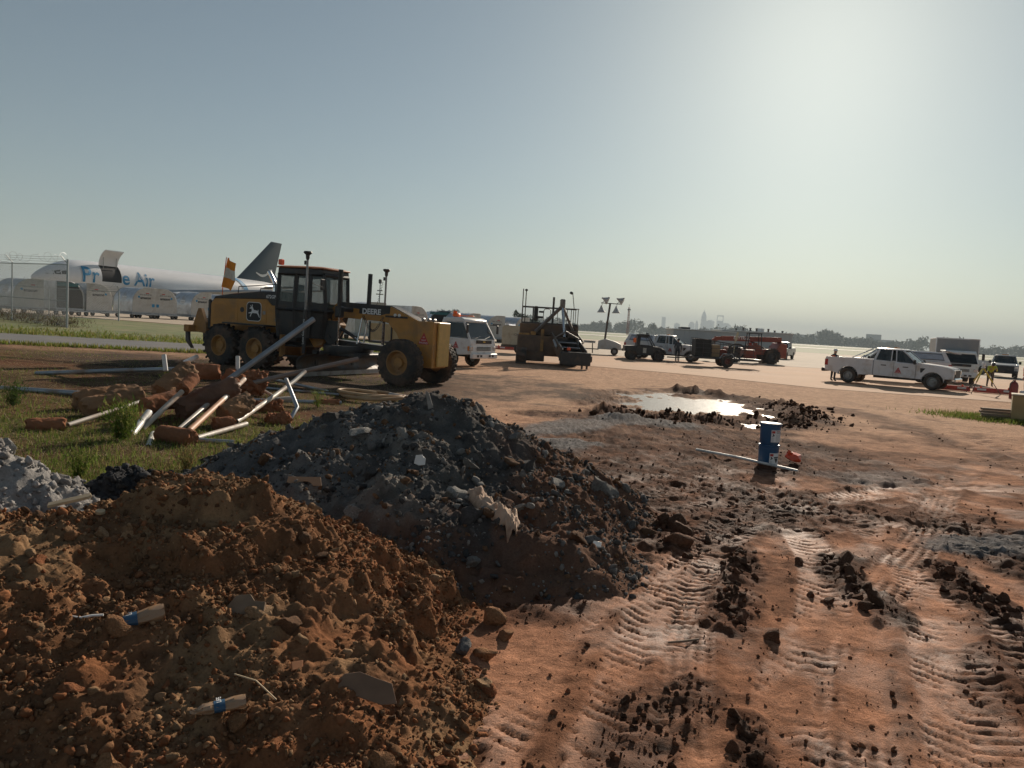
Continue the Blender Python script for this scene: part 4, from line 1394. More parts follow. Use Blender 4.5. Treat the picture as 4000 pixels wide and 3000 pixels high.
for x, y, a, mir, lab in ((-11.2, 57.5, 30, True, 'cargo container rising behind the grader boom and blade cylinder'), (-8.0, 62.5, 62, False, 'small cargo container top behind the front mast'),
                          (-12.1, 77.0, 48, True, 'cargo container with round shoulder behind the white truck cab'), (-8.2, 80.5, 25, True, 'open framed cargo container behind the white truck roof'),
                          (-4.6, 79.0, 48, True, 'cargo container between the white truck and the tan compressor'), (-2.2, 84.0, 35, True, 'blue sheened cargo container behind the tan compressor'), (0.8, 86, 48, True, 'cargo container just behind the paving machine')):
    container_at(x, y, R(a), mir, lab, lab.startswith('open'), 'AKA 7%02d1 AMZ' % (abs(int(x * 3)) % 100), False)

# ------------------------------------------------------------------ chain link fence
def make_fence(name, label, A, B, H, nposts, barb=True, extra=None, mesh_step=0.14, tall_end=0.0):
    t = empty(name, (A[0], A[1], gzf(A[0])), 0, label, 'fence')
    A = Vector((*A, 0)); B = Vector((*B, 0))
    L = (B - A).length; d = (B - A) / L
    side = Vector((-d.y, d.x, 0))
    loc = lambda s, z, o=0: d * s + side * o + Vector((0, 0, gzf((A + d * s).x) - gzf(A.x) + z))
    for i in range(nposts):
        s = L * i / (nposts - 1)
        end = i in (0, nposts - 1)
        MB().cyl(loc(s, -.3), loc(s, H + (tall_end if end else 0)), .055 if end else .035, n=10).build('post', M_GALV, t)
        if barb:
            MB().tube([loc(s, H), loc(s, H + .4, .35)], .022, 6).build('barb_arm', M_GALV, t)
    for z in ((H - .04, H * .42) if H > 3 else (H - .04, .12)):
        MB().tube([loc(0, z), loc(L, z)], .024, 6).build('rail', M_GALV, t)
    # woven wire
    mb = MB()
    n = int((L + H) / mesh_step)
    for k in range(n):
        o = k * mesh_step
        for sg in (1, -1):
            s0, z0, s1, z1 = o - H, 0.05, o, H
            if s0 < 0: z0 += -s0; s0 = 0
            if s1 > L: z1 -= s1 - L; s1 = L
            if s1 <= s0: continue
            if sg < 0: z0, z1 = H + .05 - z0, H + .05 - z1
            a, b = loc(s0, z0), loc(s1, z1)
            q = side * .006; u2 = Vector((0, 0, .006))
            mb.add([a + q, a - u2, a - q, b + q, b - u2, b - q], [(0, 1, 4, 3), (1, 2, 5, 4), (2, 0, 3, 5)])
    o = mb.build('wire_mesh', M_GALV, t, smooth=0)
    o['kind'] = 'stuff'
    if barb:
        for k in range(3):
            MB().tube([loc(L * q / 12, H + .12 + .12 * k, .1 + .11 * k) + Vector((0, 0, -.02 * math.sin(q))) for q in range(13)], .008, 4).build('barbed_wire', M_GALV, t)
        pts = []
        for q in range(240):
            s = L * q / 239
            a = q * .62
            if math.sin(s * 1.3) > -.35:
                rr = .26 + .06 * math.sin(q * .37)
                pts.append(loc(s, H + .3 + rr * math.sin(a), .15 + rr * math.cos(a)))
        MB().tube(pts, .007, 4).build('razor_coil', M_GALV, t)
    return t


make_fence('chain_link_fence', 'tall galvanised chain link fence with razor wire by the jet nose', (-24.9, 41.3), (-41.5, 52.2), 3.55, 4, tall_end=.25)
make_fence('chain_link_fence', 'lower barbed wire fence standing behind the tall fence', (-31.2, 58.5), (-62.0, 55.0), 2.35, 7, mesh_step=.2)

# ------------------------------------------------------------------ far trees, town and sheds
M_LEAF_FAR = mat('far_foliage', (0.045, 0.062, 0.03), 0.95, var=0.35, scale=0.12)
M_TRUNK = mat('bark', (0.10, 0.075, 0.055), 0.95, var=0.2)


def crown_mesh(name, lumps, seed, m, parent=None, leaf=1.2):
    """foliage: jagged leaf clumps spread through lumpy crowns"""
    rg = np.random.default_rng(seed)
    V, F = [], []
    k = 0
    for (cx, cy, cz, r, n) in lumps:
        d = rg.normal(size=(n, 3)); d /= np.linalg.norm(d, axis=1)[:, None]
        rad = r * rg.uniform(.45, 1.05, (n, 1)) ** .6
        c = np.array([cx, cy, cz]) + d * rad * np.array([1, 1, .8])
        for p in c:
            q = rg.normal(size=(3, 3)) * leaf
            V += [tuple(p + q[0]), tuple(p + q[1]), tuple(p + q[2])]
            F.append((k, k + 1, k + 2)); k += 3
    me = bpy.data.meshes.new(name)
    me.from_pydata(V, [], F)
    return link_mesh(name, me, m, parent)


rg_ = np.random.default_rng(5)
lumps = []
for i in range(520):
    az = R(rg_.uniform(-12, 42))
    dist = rg_.uniform(1900, 2400)
    hh = rg_.uniform(17, 27) * (1.0 + 0.35 * math.sin(math.degrees(az) * .9) + .2 * math.sin(math.degrees(az) * 2.3))
    r = rg_.uniform(8, 14)
    X, Y = math.sin(az) * dist, math.cos(az) * dist
    for q in range(3):
        lumps.append((X + rg_.uniform(-9, 9), Y + rg_.uniform(-9, 9), max(2.5, hh * (.3 + .28 * q) - 1), r * (1 - .18 * q), 26))
wood = crown_mesh('woodland', lumps, 6, M_LEAF_FAR, leaf=3.0)
tag(wood, 'hazy dark band of trees along the far side of the airfield', 'trees', kind='stuff')
for X, Y, h, lab in ((277, 1512, 27, 'broad round tree rising above the far treeline by the pickup with topper'), (2.5, 330, 9.0, 'ragged far tree above the cargo containers beside the paving machine'), (7.5, 345, 7.5, 'thin ragged far tree just behind the paving machine rail')):
    t = empty('far_tree', (X, Y, 0), 0, lab, 'tree', 'separate trees on the horizon')
    MB().tube([(0, 0, 0), (.2, 0, h * .35), (0, .2, h * .7)], [h * .03, h * .024, h * .008], 8).build('trunk', M_TRUNK, t)
    ls = []
    for q in range(9):
        ls.append((rg_.uniform(-.32, .32) * h, rg_.uniform(-.3, .3) * h, h * rg_.uniform(.45, .86), h * rg_.uniform(.12, .22), 46))
    crown_mesh('crown', ls, int(X), M_LEAF_FAR, t, leaf=h * .045)

M_TOWER = mat('tower_facade', (0.30, 0.31, 0.32), 0.5, var=0.08, scale=0.02)
M_TOWER_G = mat('tower_glass', (0.12, 0.14, 0.16), 0.25, var=0.08, scale=0.02)


def tower(px_az, w_, d_, steps, label, crown=None):
    """stepped tower 8 km away; steps: (z0, z1, scale)"""
    az = R(px_az)
    t = empty('skyscraper', (math.sin(az) * 8000, math.cos(az) * 8000, 0), -az, label, 'skyscraper', 'skyline towers')
    body = MB()
    for z0, z1, s in steps:
        body.bx((-w_ * s / 2, -d_ * s / 2, z0), (w_ * s / 2, d_ * s / 2, z1), 1.5)
    body.build('facade', M_TOWER, t)
    bands = MB()
    for z0, z1, s in steps:
        z = z0 + 6
        while z < z1 - 6:
            bands.bx((-w_ * s / 2 - .6, -d_ * s / 2 - .6, z), (w_ * s / 2 + .6, d_ * s / 2 + .6, z + 5))
            z += 12
    if bands.v: bands.build('window_bands', M_TOWER_G, t)
    if crown: crown(t)
    return t


def crown_pointed(t):
    mb = MB()
    for k in range(6):
        s = 26 - k * 3.6
        mb.bx((-s, -s, 215 + k * 9), (s, s, 224 + k * 9))
    mb.cyl((0, 0, 268), (0, 0, 292), 3, .5, n=6)
    mb.build('spire', M_TOWER, t)


def crown_handle(t):
    mb = MB()
    mb.bx((-33, -20, 180), (-25, 20, 232)); mb.bx((25, -20, 180), (33, 20, 232)); mb.bx((-33, -20, 226), (33, 20, 237))
    mb.build('open_crown', M_TOWER, t)


def crown_arc(t):
    mb = MB()
    mb.prism([(-46, 128)] + [(-46 + 92 * k / 10, 128 + 34 * math.sin(math.pi * (.25 + .72 * k / 10))) for k in range(11)] + [(46, 128)], -20, 20, 'y')
    mb.build('curved_top', M_TOWER, t)


def azpx(x):
    return math.degrees(math.atan((x - 2000) / 2900.0)) * 1.0 + 0.25


tower(azpx(2561), 40, 40, [(0, 190, 1)], 'slim square tower standing apart at the left end of the skyline')
tower(azpx(2614), 58, 40, [(0, 128, 1), (128, 136, .5)], 'low broad block on the skyline left of the tall towers')
tower(azpx(2670), 60, 40, [(0, 140, 1), (140, 156, .6)], 'stubby stepped tower left of the pointed skyline tower')
tower(azpx(2690), 34, 34, [(0, 140, 1), (140, 158, .7), (158, 170, .35)], 'small gabled tower beside the pointed skyline tower')
tower(azpx(2716), 58, 58, [(0, 150, 1), (150, 195, .92), (195, 218, .86)], 'tallest skyline tower tapering to a point', crown_pointed)
tower(azpx(2740), 90, 50, [(0, 172, 1), (172, 182, .5)], 'low middle block between the two tall skyline towers')
tower(azpx(2779), 66, 40, [(0, 182, 1)], 'tall skyline tower with an open handle at its top', crown_handle)
tower(azpx(2808), 92, 40, [(0, 130, 1)], 'skyline block with a curved roof at the right end', crown_arc)
for px, d_, w_, h, lab in ((3216, 2600, 62, 31, 'pale office block peeking over the trees beside the shed end'), (3376, 2600, 58, 34, 'pale hospital like block above the trees, larger step'), (3085, 2600, 50, 24, 'flat pale block low above the far trees')):
    az = R(azpx(px))
    t = empty('office_block', (math.sin(az) * d_, math.cos(az) * d_, 0), -az, lab, 'building', 'pale blocks above the treeline')
    mb = MB(); mb.bx((-w_, -15, 0), (w_, 15, h * .8), .5); mb.bx((-w_ * .35, -12, h * .8), (w_ * .4, 12, h * 1.25), .5); mb.build('wall', M_TOWER, t)
    mb = MB()
    for z in np.arange(3, h * .75, 5): mb.bx((-w_ * .95, -15.3, z), (w_ * .95, -15.02, z + 2))
    mb.build('window_bands', M_TOWER_G, t)

# lattice mast
t = empty('lattice_mast', (110, 730, 0), 0.3, 'slender red and white lattice mast above the far trees', 'mast')
mb = MB()
for a in range(3):
    c0 = (math.cos(a * 2.094) * 1.3, math.sin(a * 2.094) * 1.3); c1 = (math.cos(a * 2.094) * .8, math.sin(a * 2.094) * .8)
    mb.tube([(c0[0], c0[1], 0), (c1[0], c1[1], 27)], .22, 5)
    for z in range(0, 26, 2):
        u = z / 27; v = (z + 2) / 27
        b = (a + 1) % 3
        p = Vector((math.cos(a * 2.094), math.sin(a * 2.094), 0)) * (1.3 - .5 * u); q = Vector((math.cos(b * 2.094), math.sin(b * 2.094), 0)) * (1.3 - .5 * v)
        mb.tube([p + Vector((0, 0, z)), q + Vector((0, 0, z + 2))], .14, 4)
mb.build('lattice', mat('mast_paint', (0.40, 0.16, 0.12), 0.6), t)
mb = MB(); mb.cyl((0, 0, 27), (0, 0, 30), .12, n=6); mb.bx((-1.2, -1.2, 24), (1.2, 1.2, 25)); mb.build('antenna', M_DARKSTEEL, t)

# control tower like mast far behind the boom
t = empty('apron_light_mast', (-46, 250, gzf(-46)), 0, 'thin floodlight mast on the apron far behind the grader boom', 'light mast')
MB().cyl((0, 0, 0), (0, 0, 13.2), .22, .14, n=8).build('pole', M_STEEL, t)
mb = MB(); mb.box((0, 0, 13.6), (1.0, 1.0, 1.4), ch=.2); mb.bx((-1.2, -.2, 9.2), (1.2, .2, 9.5)); mb.bx((-.9, -.2, 10.4), (.9, .2, 10.7)); mb.build('lamp_head', M_DARKSTEEL, t)

# long low shed behind the telehandler
M_SHED = mat('grey_shed_cladding', (0.36, 0.375, 0.39), 0.6, var=0.06, scale=0.6)
M_SHED2 = mat('pale_shed_cladding', (0.42, 0.43, 0.435), 0.6, var=0.06, scale=0.6)
t = empty('low_shed', (28.9, 116, 0), R(-4), 'long low grey metal shed behind the open pickup', 'shed')
MB().bx((-4.8, -4, 0), (4.6, 4, 2.95), .03).build('wall', M_SHED, t)
MB().bx((-5.0, -4.2, 2.96), (4.6, 4.2, 3.08), .03).build('roof_edge', M_WHITE, t)
for k in range(12):
    MB().bx((-4.7 + k * .77, -4.05, .05), (-4.64 + k * .77, -4.0, 2.9)).build('cladding_rib', M_SHED, t)
MB().bx((-3.4, -2, 3.08), (-2.0, 1, 3.4), .05).build('roof_unit', M_DARKSTEEL, t)
t = empty('vented_shed', (38.6, 122, 0), R(-6), 'longer pale shed with roof vents behind the orange telehandler', 'shed')
MB().bx((-5.4, -5, 0), (5.3, 5, 3.25), .03).build('wall', M_SHED2, t)
MB().bx((-5.6, -5.2, 3.26), (5.5, 5.2, 3.4), .03).build('roof_edge', M_WHITE, t)
for x in (-3.0, -1.9, -.8, .2, 2.0, 3.0, 4.2):
    h = .45 if int(x * 10) % 3 else .25
    mb = MB(); mb.cyl((x, -3, 3.4), (x, -3, 3.4 + h), .15, n=10); mb.cyl((x, -3, 3.4 + h), (x, -3, 3.48 + h), .2, n=10); mb.build('roof_vent', M_DARKSTEEL, t)
MB().bx((.6, -2, 3.4), (1.6, 0, 3.95), .03).build('roof_unit', M_WHITE, t)
MB().bx((5.32, -3.6, 0), (5.36, -1.6, 2.4)).build('door', M_DARKSTEEL, t)
for k in range(14):
    MB().bx((-5.3 + k * .78, -5.05, .05), (-5.24 + k * .78, -5.0, 3.2)).build('cladding_rib', M_SHED2, t)
# ------------------------------------------------------------------ motor grader
M_YEL = mat('construction_yellow', (0.47, 0.225, 0.05), 0.5, var=0.10, scale=4, dirt=(0.30, 0.19, 0.10), dirt_amt=0.35)
M_YEL_D = mat('dusty_yellow', (0.38, 0.19, 0.05), 0.6, var=0.15, scale=5, dirt=(0.26, 0.16, 0.09), dirt_amt=0.55)
M_RUST = mat('rusty_orange_roof', (0.36, 0.13, 0.05), 0.6, var=0.15)
M_BLADE = mat('worn_blade_steel', (0.10, 0.095, 0.09), 0.5, 0.5, var=0.25, dirt=(0.20, 0.13, 0.085), dirt_amt=0.5)
M_ROD = mat('cylinder_rod_chrome', (0.55, 0.55, 0.56), 0.25, 1.0, var=0.05)


def triangle_sign(parent, c, s, face='-y', lines=('HI', 'WAY', 'PAVING')):
    """red triangle with white words, flat on a side panel"""
    rot = {'-y': (R(90), 0, 0), '+x': (R(90), 0, R(90)), '+y': (R(90), 0, R(180))}[face]
    T = Matrix.Translation(c) @ Euler(rot).to_matrix().to_4x4()
    mb = MB(T)
    mb.prism([(-s * .55, -s * .48), (s * .55, -s * .48), (0, s * .55)], 0, .004, 'z')
    o = mb.build('triangle_emblem', M_PRINT_R, parent)
    for k, (w_, z, h) in enumerate(zip(lines, (.14, -.12, -.36), (.17, .20, .24))):
        text_mesh('lettering', w_, s * h, M_PRINT_W, o, T @ Vector((0, s * z, .007)), rot)
    return o


def make_grader():
    X0, Y0, A = -8.517, 25.254, R(-24.9)
    t = empty('motor_grader', (X0, Y0, 0.105), A, 'dirty yellow and black six wheel motor grader with survey masts on its blade', 'grader', tilt=(0, 0.010))
    # wheels
    for x in (-.77, .77):
        for s in (-1, 1):
            wheel(t, (x, s * 1.06, .685), .66, .40, .34, M_YEL_D, lugs=20, lug_h=.05, side=s)
    for s in (-1, 1):
        wheel(t, (6.2, s * 1.0, .685), .68, .42, .36, M_YEL_D, lugs=0, side=s, n=36)
        mb = MB(); mb.box((0, s * .83, .70), (2.1, .20, .52), ch=.12); mb.build('tandem_case', M_YEL_D, t)
    # front tyre blocks
    for s in (-1, 1):
        mb = MB()
        for i in range(30):
            for j in (-1, 0, 1):
                a = 2 * math.pi * (i + .5 * (j % 2)) / 30
                m2 = MB(Matrix.Translation((6.2 + math.cos(a) * .675, s * 1.0 + j * .125, .685 + math.sin(a) * .675)) @ Matrix.Rotation(-a, 4, 'Y'))
                m2.box((0, 0, 0), (.045, .10, .095))
                k = len(mb.v); mb.v += m2.v; mb.f += [tuple(q + k for q in f) for f in m2.f]
        mb.build('tread', M_RUBBER, t)
    # engine bay
    MB().prism([(-1.85, 1.18), (-1.85, 2.05), (-1.68, 2.22), (.62, 2.30), (.85, 2.10), (1.22, 2.12), (1.22, 1.22)], -.62, .62, 'y').build('engine_hood', M_YEL, t, bevel=.03)
    MB().prism([(-1.86, 2.06), (-1.70, 2.30), (-.9, 2.42), (.4, 2.55), (1.25, 2.57), (1.25, 2.10), (.86, 2.08), (.60, 2.28), (-1.67, 2.20)], -.60, .60, 'y').build('hood_top', M_BLACK, t, bevel=.04)
    MB().bx((-2.02, -.6, 1.15), (-1.87, .6, 2.18), .04).build('radiator_guard', M_BLACK, t)
    mb = MB()
    for k in range(9): mb.bx((-2.045, -.52, 1.25 + k * .1), (-2.02, .52, 1.29 + k * .1))
    mb.build('radiator_slat', M_DARKSTEEL, t)
    for (x0, x1, z0, z1) in ((-1.78, -.60, 1.50, 2.10), (-.56, .66, 1.50, 2.20), (-1.78, .66, 1.24, 1.46), (.70, 1.20, 1.28, 2.02)):
        o = MB().bx((x0, -.632, z0), (x1, -.618, z1), .006).build('side_panel', M_YEL, t)
        if x0 == -1.78 and z0 == 1.5:
            mb = MB()
            for k in range(12): mb.bx((-1.66, -.638, 1.56 + k * .04), (-.72, -.632, 1.575 + k * .04))
            mb.build('louvre', M_YEL_D, o)
        else:
            MB().bx((x1 - .16, -.645, (z0 + z1) / 2 - .06), (x1 - .04, -.632, (z0 + z1) / 2 + .05), .01).build('latch', M_STEEL, o)
    MB().bx((-1.9, -.5, .85), (2.2, .5, 1.18), .03).build('rear_frame', M_BLACK, t)
    mb = MB(); mb.bx((-.62, -1.28, 1.42), (1.2, -.64, 1.46)); mb.build('fender', M_BLACK, t)
    # emblem: leaping stag on a dark shield
    rot = (R(90), 0, 0)
    T = Matrix.Translation((.12, -.636, 1.86)) @ Euler(rot).to_matrix().to_4x4()
    def rr(w_, h, r, n=5):
        p = []
        for cx, cy, a0 in ((w_ - r, h - r, 0), (-w_ + r, h - r, 90), (-w_ + r, -h + r, 180), (w_ - r, -h + r, 270)):
            for k in range(n): p.append((cx + r * math.cos(R(a0 + 90 * k / (n - 1))), cy + r * math.sin(R(a0 + 90 * k / (n - 1)))))
        return p
    e = MB(T).prism(rr(.32, .315, .12), 0, .006, 'z').build('shield_emblem', M_PRINT_W, t)
    MB(T).prism(rr(.30, .295, .11), .006, .010, 'z').build('shield_field', M_PRINT_K, e)
    stag = [(-.16, -.16), (-.12, -.06), (-.22, -.07), (-.22, -.04), (-.10, -.01), (-.08, .05), (-.11, .10), (-.17, .085), (-.18, .11), (-.12, .15), (-.155, .20), (-.13, .21), (-.11, .165), (-.09, .16), (-.075, .23), (-.05, .23), (-.06, .155),
            (-.03, .12), (.0, .06), (.10, .045), (.17, .03), (.19, .075), (.205, .04), (.20, -.02), (.24, -.10), (.27, -.19), (.24, -.18), (.19, -.10), (.13, -.05), (.04, -.05), (-.04, -.045), (-.09, -.08), (-.13, -.17)]
    MB(T).prism(stag, .010, .014, 'z').build('leaping_stag', M_PRINT_W, e)
    text_mesh('lettering', '672GP', .15, M_PRINT_W, t, (.80, -.606, 2.38), rot, bold=.004)
    mb = MB(); mb.cyl((-.40, -.645, 1.90), (-.40, -.634, 1.90), .085, n=18); mb.build('filler_cap', M_BLACK, t)
    # exhaust, hood rail, flag
    MB().tube([(.52, -.15, 2.45), (.52, -.15, 2.78), (.46, -.15, 2.92), (.24, -.15, 3.22)], .075, 12).build('exhaust_pipe', M_CHROME, t)
    MB().tube([(.40, .25, 2.45), (.40, .25, 2.75), (.30, .25, 2.90), (.10, .25, 3.12)], .055, 12).build('exhaust_pipe', M_CHROME, t)
    mb = MB(); mb.tube([(-.75, -.5, 2.42), (-.72, -.5, 2.66), (1.0, -.5, 2.80), (1.0, -.5, 2.55)], .018, 6); mb.tube([(-.75, .5, 2.42), (-.72, .5, 2.66), (1.0, .5, 2.80), (1.0, .5, 2.55)], .018, 6); mb.build('hood_rail', M_BLACK, t)
    f = MB().tube([(-1.42, -.55, 1.7), (-1.40, -.55, 2.6), (-1.28, -.55, 3.62)], .014, 6).build('flag_pole', M_ORANGE, t)
    for k, (v0, v1, m) in enumerate(((2.62, 2.95, M_ORANGE), (2.95, 3.28, M_WHITE), (3.28, 3.62, M_ORANGE))):
        mb = MB()
        n = 8
        vs, fs = [], []
        for i in range(n + 1):
            u = i / n
            for v in (v0, v1):
                x = -1.28 - (3.62 - v) * .12 + u * (.50 + .06 * math.sin(v * 9) - .16 * (v > 3.4))
                vs.append((x, -.55 + .07 * math.sin(u * 6 + v * 2), v - u * .12 * (1 if v < 3.5 else 1.6)))
        for i in range(n): fs.append((2 * i, 2 * i + 2, 2 * i + 3, 2 * i + 1))
        mb.add(vs, fs)
        mb.build('flag_panel', mat('flag_orange', (0.80, 0.28, 0.03), 0.8) if m is M_ORANGE else mat('flag_white', (0.7, 0.65, 0.55), 0.8), f)
    # ripper
    mb = MB(); mb.bx((-2.75, -.95, 1.02), (-2.50, .95, 1.26), .03); mb.build('ripper_beam', M_YEL_D, t)
    for s in (-.6, .6):
        MB().prism([(-2.0, 1.0), (-2.0, 1.30), (-2.25, 1.85), (-2.38, 1.85), (-2.62, 1.25), (-2.62, 1.05)], s - .06, s + .06, 'y').build('ripper_arm', M_YEL_D, t)
    for s in (-.85, -.1, .75):
        MB().prism([(-2.70, 1.03), (-2.56, 1.03), (-2.54, .72), (-2.36, .48), (-2.42, .46), (-2.68, .70)], s - .045, s + .045, 'y').build('ripper_shank', M_DARKSTEEL, t)
    # cab: pillars, roof, panes
    zb, zt = 2.02, 3.16
    P = {}
    for s in (-1, 1):
        P[('r', s)] = [(1.28, s * .74, 1.15), (1.20, s * .76, zb), (1.24, s * .74, zt)]
        P[('b', s)] = [(1.98, s * .80, 1.15), (1.98, s * .82, zb), (2.0, s * .76, zt)]
        P[('m', s)] = [(2.52, s * .78, 1.15), (2.58, s * .80, zb), (2.52, s * .74, zt)]
        P[('f', s)] = [(2.85, s * .45, 1.15), (3.02, s * .56, zb), (2.92, s * .60, zt)]
    for (k, s), p in P.items():
        for a, b in zip(p[:-1], p[1:]):
            MB().tube([a, b], .072, 4).build('cab_pillar', M_BLACK, t)
    ring = lambda i, off=1.0: [P[(k, 1)][i] for k in 'rbmf'] + [P[(k, -1)][i] for k in 'fmbr']
    lo, mi, hi = ring(0), ring(1), ring(2)
    sub = lambda a, b, q: tuple(u + (v - u) * q for u, v in zip(a, b))
    MB().loft([lo, mi]).build('cab_lower_shell', M_BLACK, t)
    roof0 = [(x * 1.0, y * 1.10, 3.14) for x, y, z in hi]; roof1 = [(x, y * 1.08, 3.33) for x, y, z in hi]; roof2 = [(2.1 + (x - 2.1) * .82, y * .85, 3.42) for x, y, z in hi]
    MB().loft([roof0, roof1]).build('cab_roof', M_BLACK, t, bevel=.02)
    MB().loft([[(2.1 + (x - 2.1) * 1.06, y * 1.04, z + .003) for x, y, z in roof1], [(2.1 + (x - 2.1) * 1.05, y * 1.03, z + .05) for x, y, z in roof1], roof2]).build('roof_cap', M_RUST, t, bevel=.015)
    q = mi; h = hi
    idx = list(range(8))
    for i in idx:
        j = (i + 1) % 8
        a, b, c, d = Vector(q[i]), Vector(q[j]), Vector(h[j]), Vector(h[i])
        if i in (3,):
            pass
        cen = (a + b + c + d) / 4
        fr = {1: .72, 5: .72, 7: .9, 3: .86}.get(i, .74)
        lift = Vector((0, 0, .10)) if i != 3 else Vector((0, 0, .02))
        vs = [cen + (p - cen) * fr + lift * (1 if fr < .9 else 0) for p in (a, b, c, d)]
        nrm = (b - a).cross(d - a).normalized() * .012
        if i != 7:
            su = MB()
            for e in range(4):
                o0, o1, i0, i1 = (a, b, c, d)[e], (a, b, c, d)[(e + 1) % 4], vs[e], vs[(e + 1) % 4]
                su.add([o0 + nrm, o1 + nrm, i1 + nrm, i0 + nrm, o0 - nrm, o1 - nrm, i1 - nrm, i0 - nrm], [(0, 1, 2, 3), (7, 6, 5, 4), (0, 4, 5, 1), (1, 5, 6, 2), (2, 6, 7, 3), (3, 7, 4, 0)])
            su.build('window_surround', M_BLACK, t)
        nrm = nrm * .5
        mb = MB(); mb.add([p + nrm for p in vs] + [p - nrm for p in vs], [(0, 1, 2, 3), (7, 6, 5, 4), (0, 4, 5, 1), (1, 5, 6, 2), (2, 6, 7, 3), (3, 7, 4, 0)])
        mb.build('cab_pane', M_GLASS_C, t)
    # cab mid rail and door frame, seat, wheel
    mb = MB()
    for i in range(8):
        j = (i + 1) % 8
        mb = MB()
        if i != 7: mb.tube([q[i], q[j]], .06, 4); mb.build('cab_rail', M_BLACK, t)
        MB().tube([h[i], h[j]], .07, 4).build('cab_rail', M_BLACK, t)
    mb = MB(); mb.box((1.75, 0, 1.75), (.5, .55, .2), ch=.05); mb.box((1.52, 0, 2.2), (.16, .52, .9), ch=.06); mb.box((1.5, 0, 2.75), (.12, .28, .2), ch=.04); mb.box((1.35, 0, 2.25), (.12, 1.0, .55), ch=.03); mb.build('seat', M_BLACK, t)
    mb = MB(); mb.tube([(2.45, 0, 1.5), (2.25, 0, 2.25)], .05, 6); mb.box((2.3, -.3, 2.15), (.2, .1, .3)); mb.box((2.3, .3, 2.15), (.2, .1, .3)); mb.build('control_column', M_BLACK, t)
    mb = MB(); mb.bx((1.2, -.80, 3.42), (1.36, -.64, 3.60), .03); b = mb.build('beacon', mat('beacon_orange', (0.9, 0.12, 0.03), 0.3), t)
    MB().tube([(2.5, -.84, 2.2), (2.55, -.98, 2.25), (2.55, -.98, 2.85), (2.5, -.84, 2.9)], .015, 6).build('grab_rail', M_YEL_D, t)
    MB().box((3.1, -.86, 2.85), (.05, .2, .34), ch=.02).build('mirror', M_BLACK, t)
    # steps below the cab
    for z, x in ((.52, 1.75), (.85, 1.8), (1.12, 1.85)):
        MB().bx((x, -.98, z), (x + .42, -.70, z + .04)).build('step', M_BLACK, t)
    MB().bx((1.55, -.95, .5), (1.62, -.75, 1.2)).build('step_bracket', M_YEL_D, t)
    MB().bx((1.3, -.80, 1.0), (2.1, -.60, 1.16), .02).build('battery_box', M_BLACK, t)
    # neck and boom
    MB().prism([(2.2, 1.15), (2.2, 1.75), (2.9, 1.9), (3.15, 1.62), (2.75, .95), (2.45, .85)], -.36, .36, 'y').build('neck', M_YEL_D, t, bevel=.02)
    MB().prism([(2.75, 1.95), (3.2, 2.36), (5.25, 2.32), (5.65, 2.18), (5.65, 1.45), (5.30, 1.76), (5.0, 1.84), (3.2, 1.88), (2.9, 1.70)], -.20, .20, 'y').build('boom', M_YEL, t, bevel=.02)
    MB().prism([(3.22, 2.22), (3.22, 2.372), (5.27, 2.332), (6.3, 1.93), (6.3, 1.80), (5.5, 2.12), (5.05, 2.08), (4.85, 2.02), (4.05, 2.04), (4.05, 2.18)], -.212, .212, 'y').build('boom_stripe', M_BLACK, t)
    text_mesh('lettering', 'DEERE', .235, M_PRINT_W, t, (4.52, -.218, 2.115), rot, bold=.008, sx=1.05)
    MB().prism([(5.25, 2.315), (6.32, 1.92), (6.32, .95), (5.92, .75), (5.72, 1.12), (5.52, 1.5), (5.2, 1.80)], -.27, .27, 'y').build('gooseneck', M_YEL, t, bevel=.02)
    MB().bx((6.34, -.42, .56), (6.92, .42, 1.94), .02).build('front_weight', M_YEL, t, bevel=.01)
    MB().bx((6.93, -.22, .60), (7.0, .44, 1.93), .02).build('push_plate', mat('lit_front_yellow', (0.58, 0.36, 0.10), 0.45, var=0.1), t)  # lighter yellow paints the lit look of the front face
    triangle_sign(t, (6.60, -.427, 1.42), .34)
    for x, z in ((6.42, 1.99), (6.62, 1.985), (6.80, 1.98)):
        mb = MB(); mb.box((x, -.2, z), (.10, .16, .10), ch=.03); mb.build('hose_fitting', M_STEEL, t)
    for x in (5.45, 5.6):
        mb = MB(); mb.cyl((x, -.30, 2.06), (x, -.26, 2.06), .05, n=12); mb.build('reflector', M_WHITE, t)
    MB().bx((5.1, -.30, 1.98), (5.9, -.276, 2.04)).build('hose_bundle', M_BLACK, t)
    mb = MB(); mb.bx((5.95, -.82, .55), (6.45, .82, .80), .05); mb.build('front_axle', M_YEL_D, t)
    mb = MB(); mb.tube([(6.5, -.7, .62), (6.5, .7, .62)], .04, 8); mb.build('steering_link', M_DARKSTEEL, t)
    # drawbar, circle, moldboard
    MB().prism([(2.7, .98), (2.7, 1.18), (6.0, 1.05), (6.0, .88)], -.22, .22, 'y').build('drawbar', M_BLACK, t, bevel=.02)
    mb = MB(); mb.lathe([(.55, .78), (.78, .78), (.80, .92), (.78, 1.0), (.55, 1.0), (.55, .78)], (3.55, 0, 0), (0, 0, 1), 40); mb.build('circle_gear', M_BLACK, t)
    MB().bx((2.9, -.62, .66), (4.5, .62, .80), .03).build('blade_carrier', M_BLACK, t)
    mb = MB()
    sec = []
    for k in range(9):
        a = R(-62 + 124 * k / 8)
        sec.append((3.02 + .36 * (1 - math.cos(a)) * 1.6, .40 + .36 * math.sin(a)))
    ring_l, ring_r = [], []
    BL, BR = -1.78, 2.55
    for yy, ringx in ((BL, ring_l), (BR, ring_r)):
        for x, z in sec: ringx.append((x, yy, z))
        for x, z in sec[::-1]: ringx.append((x - .04, yy, z))
    mb.loft([ring_l, ring_r])
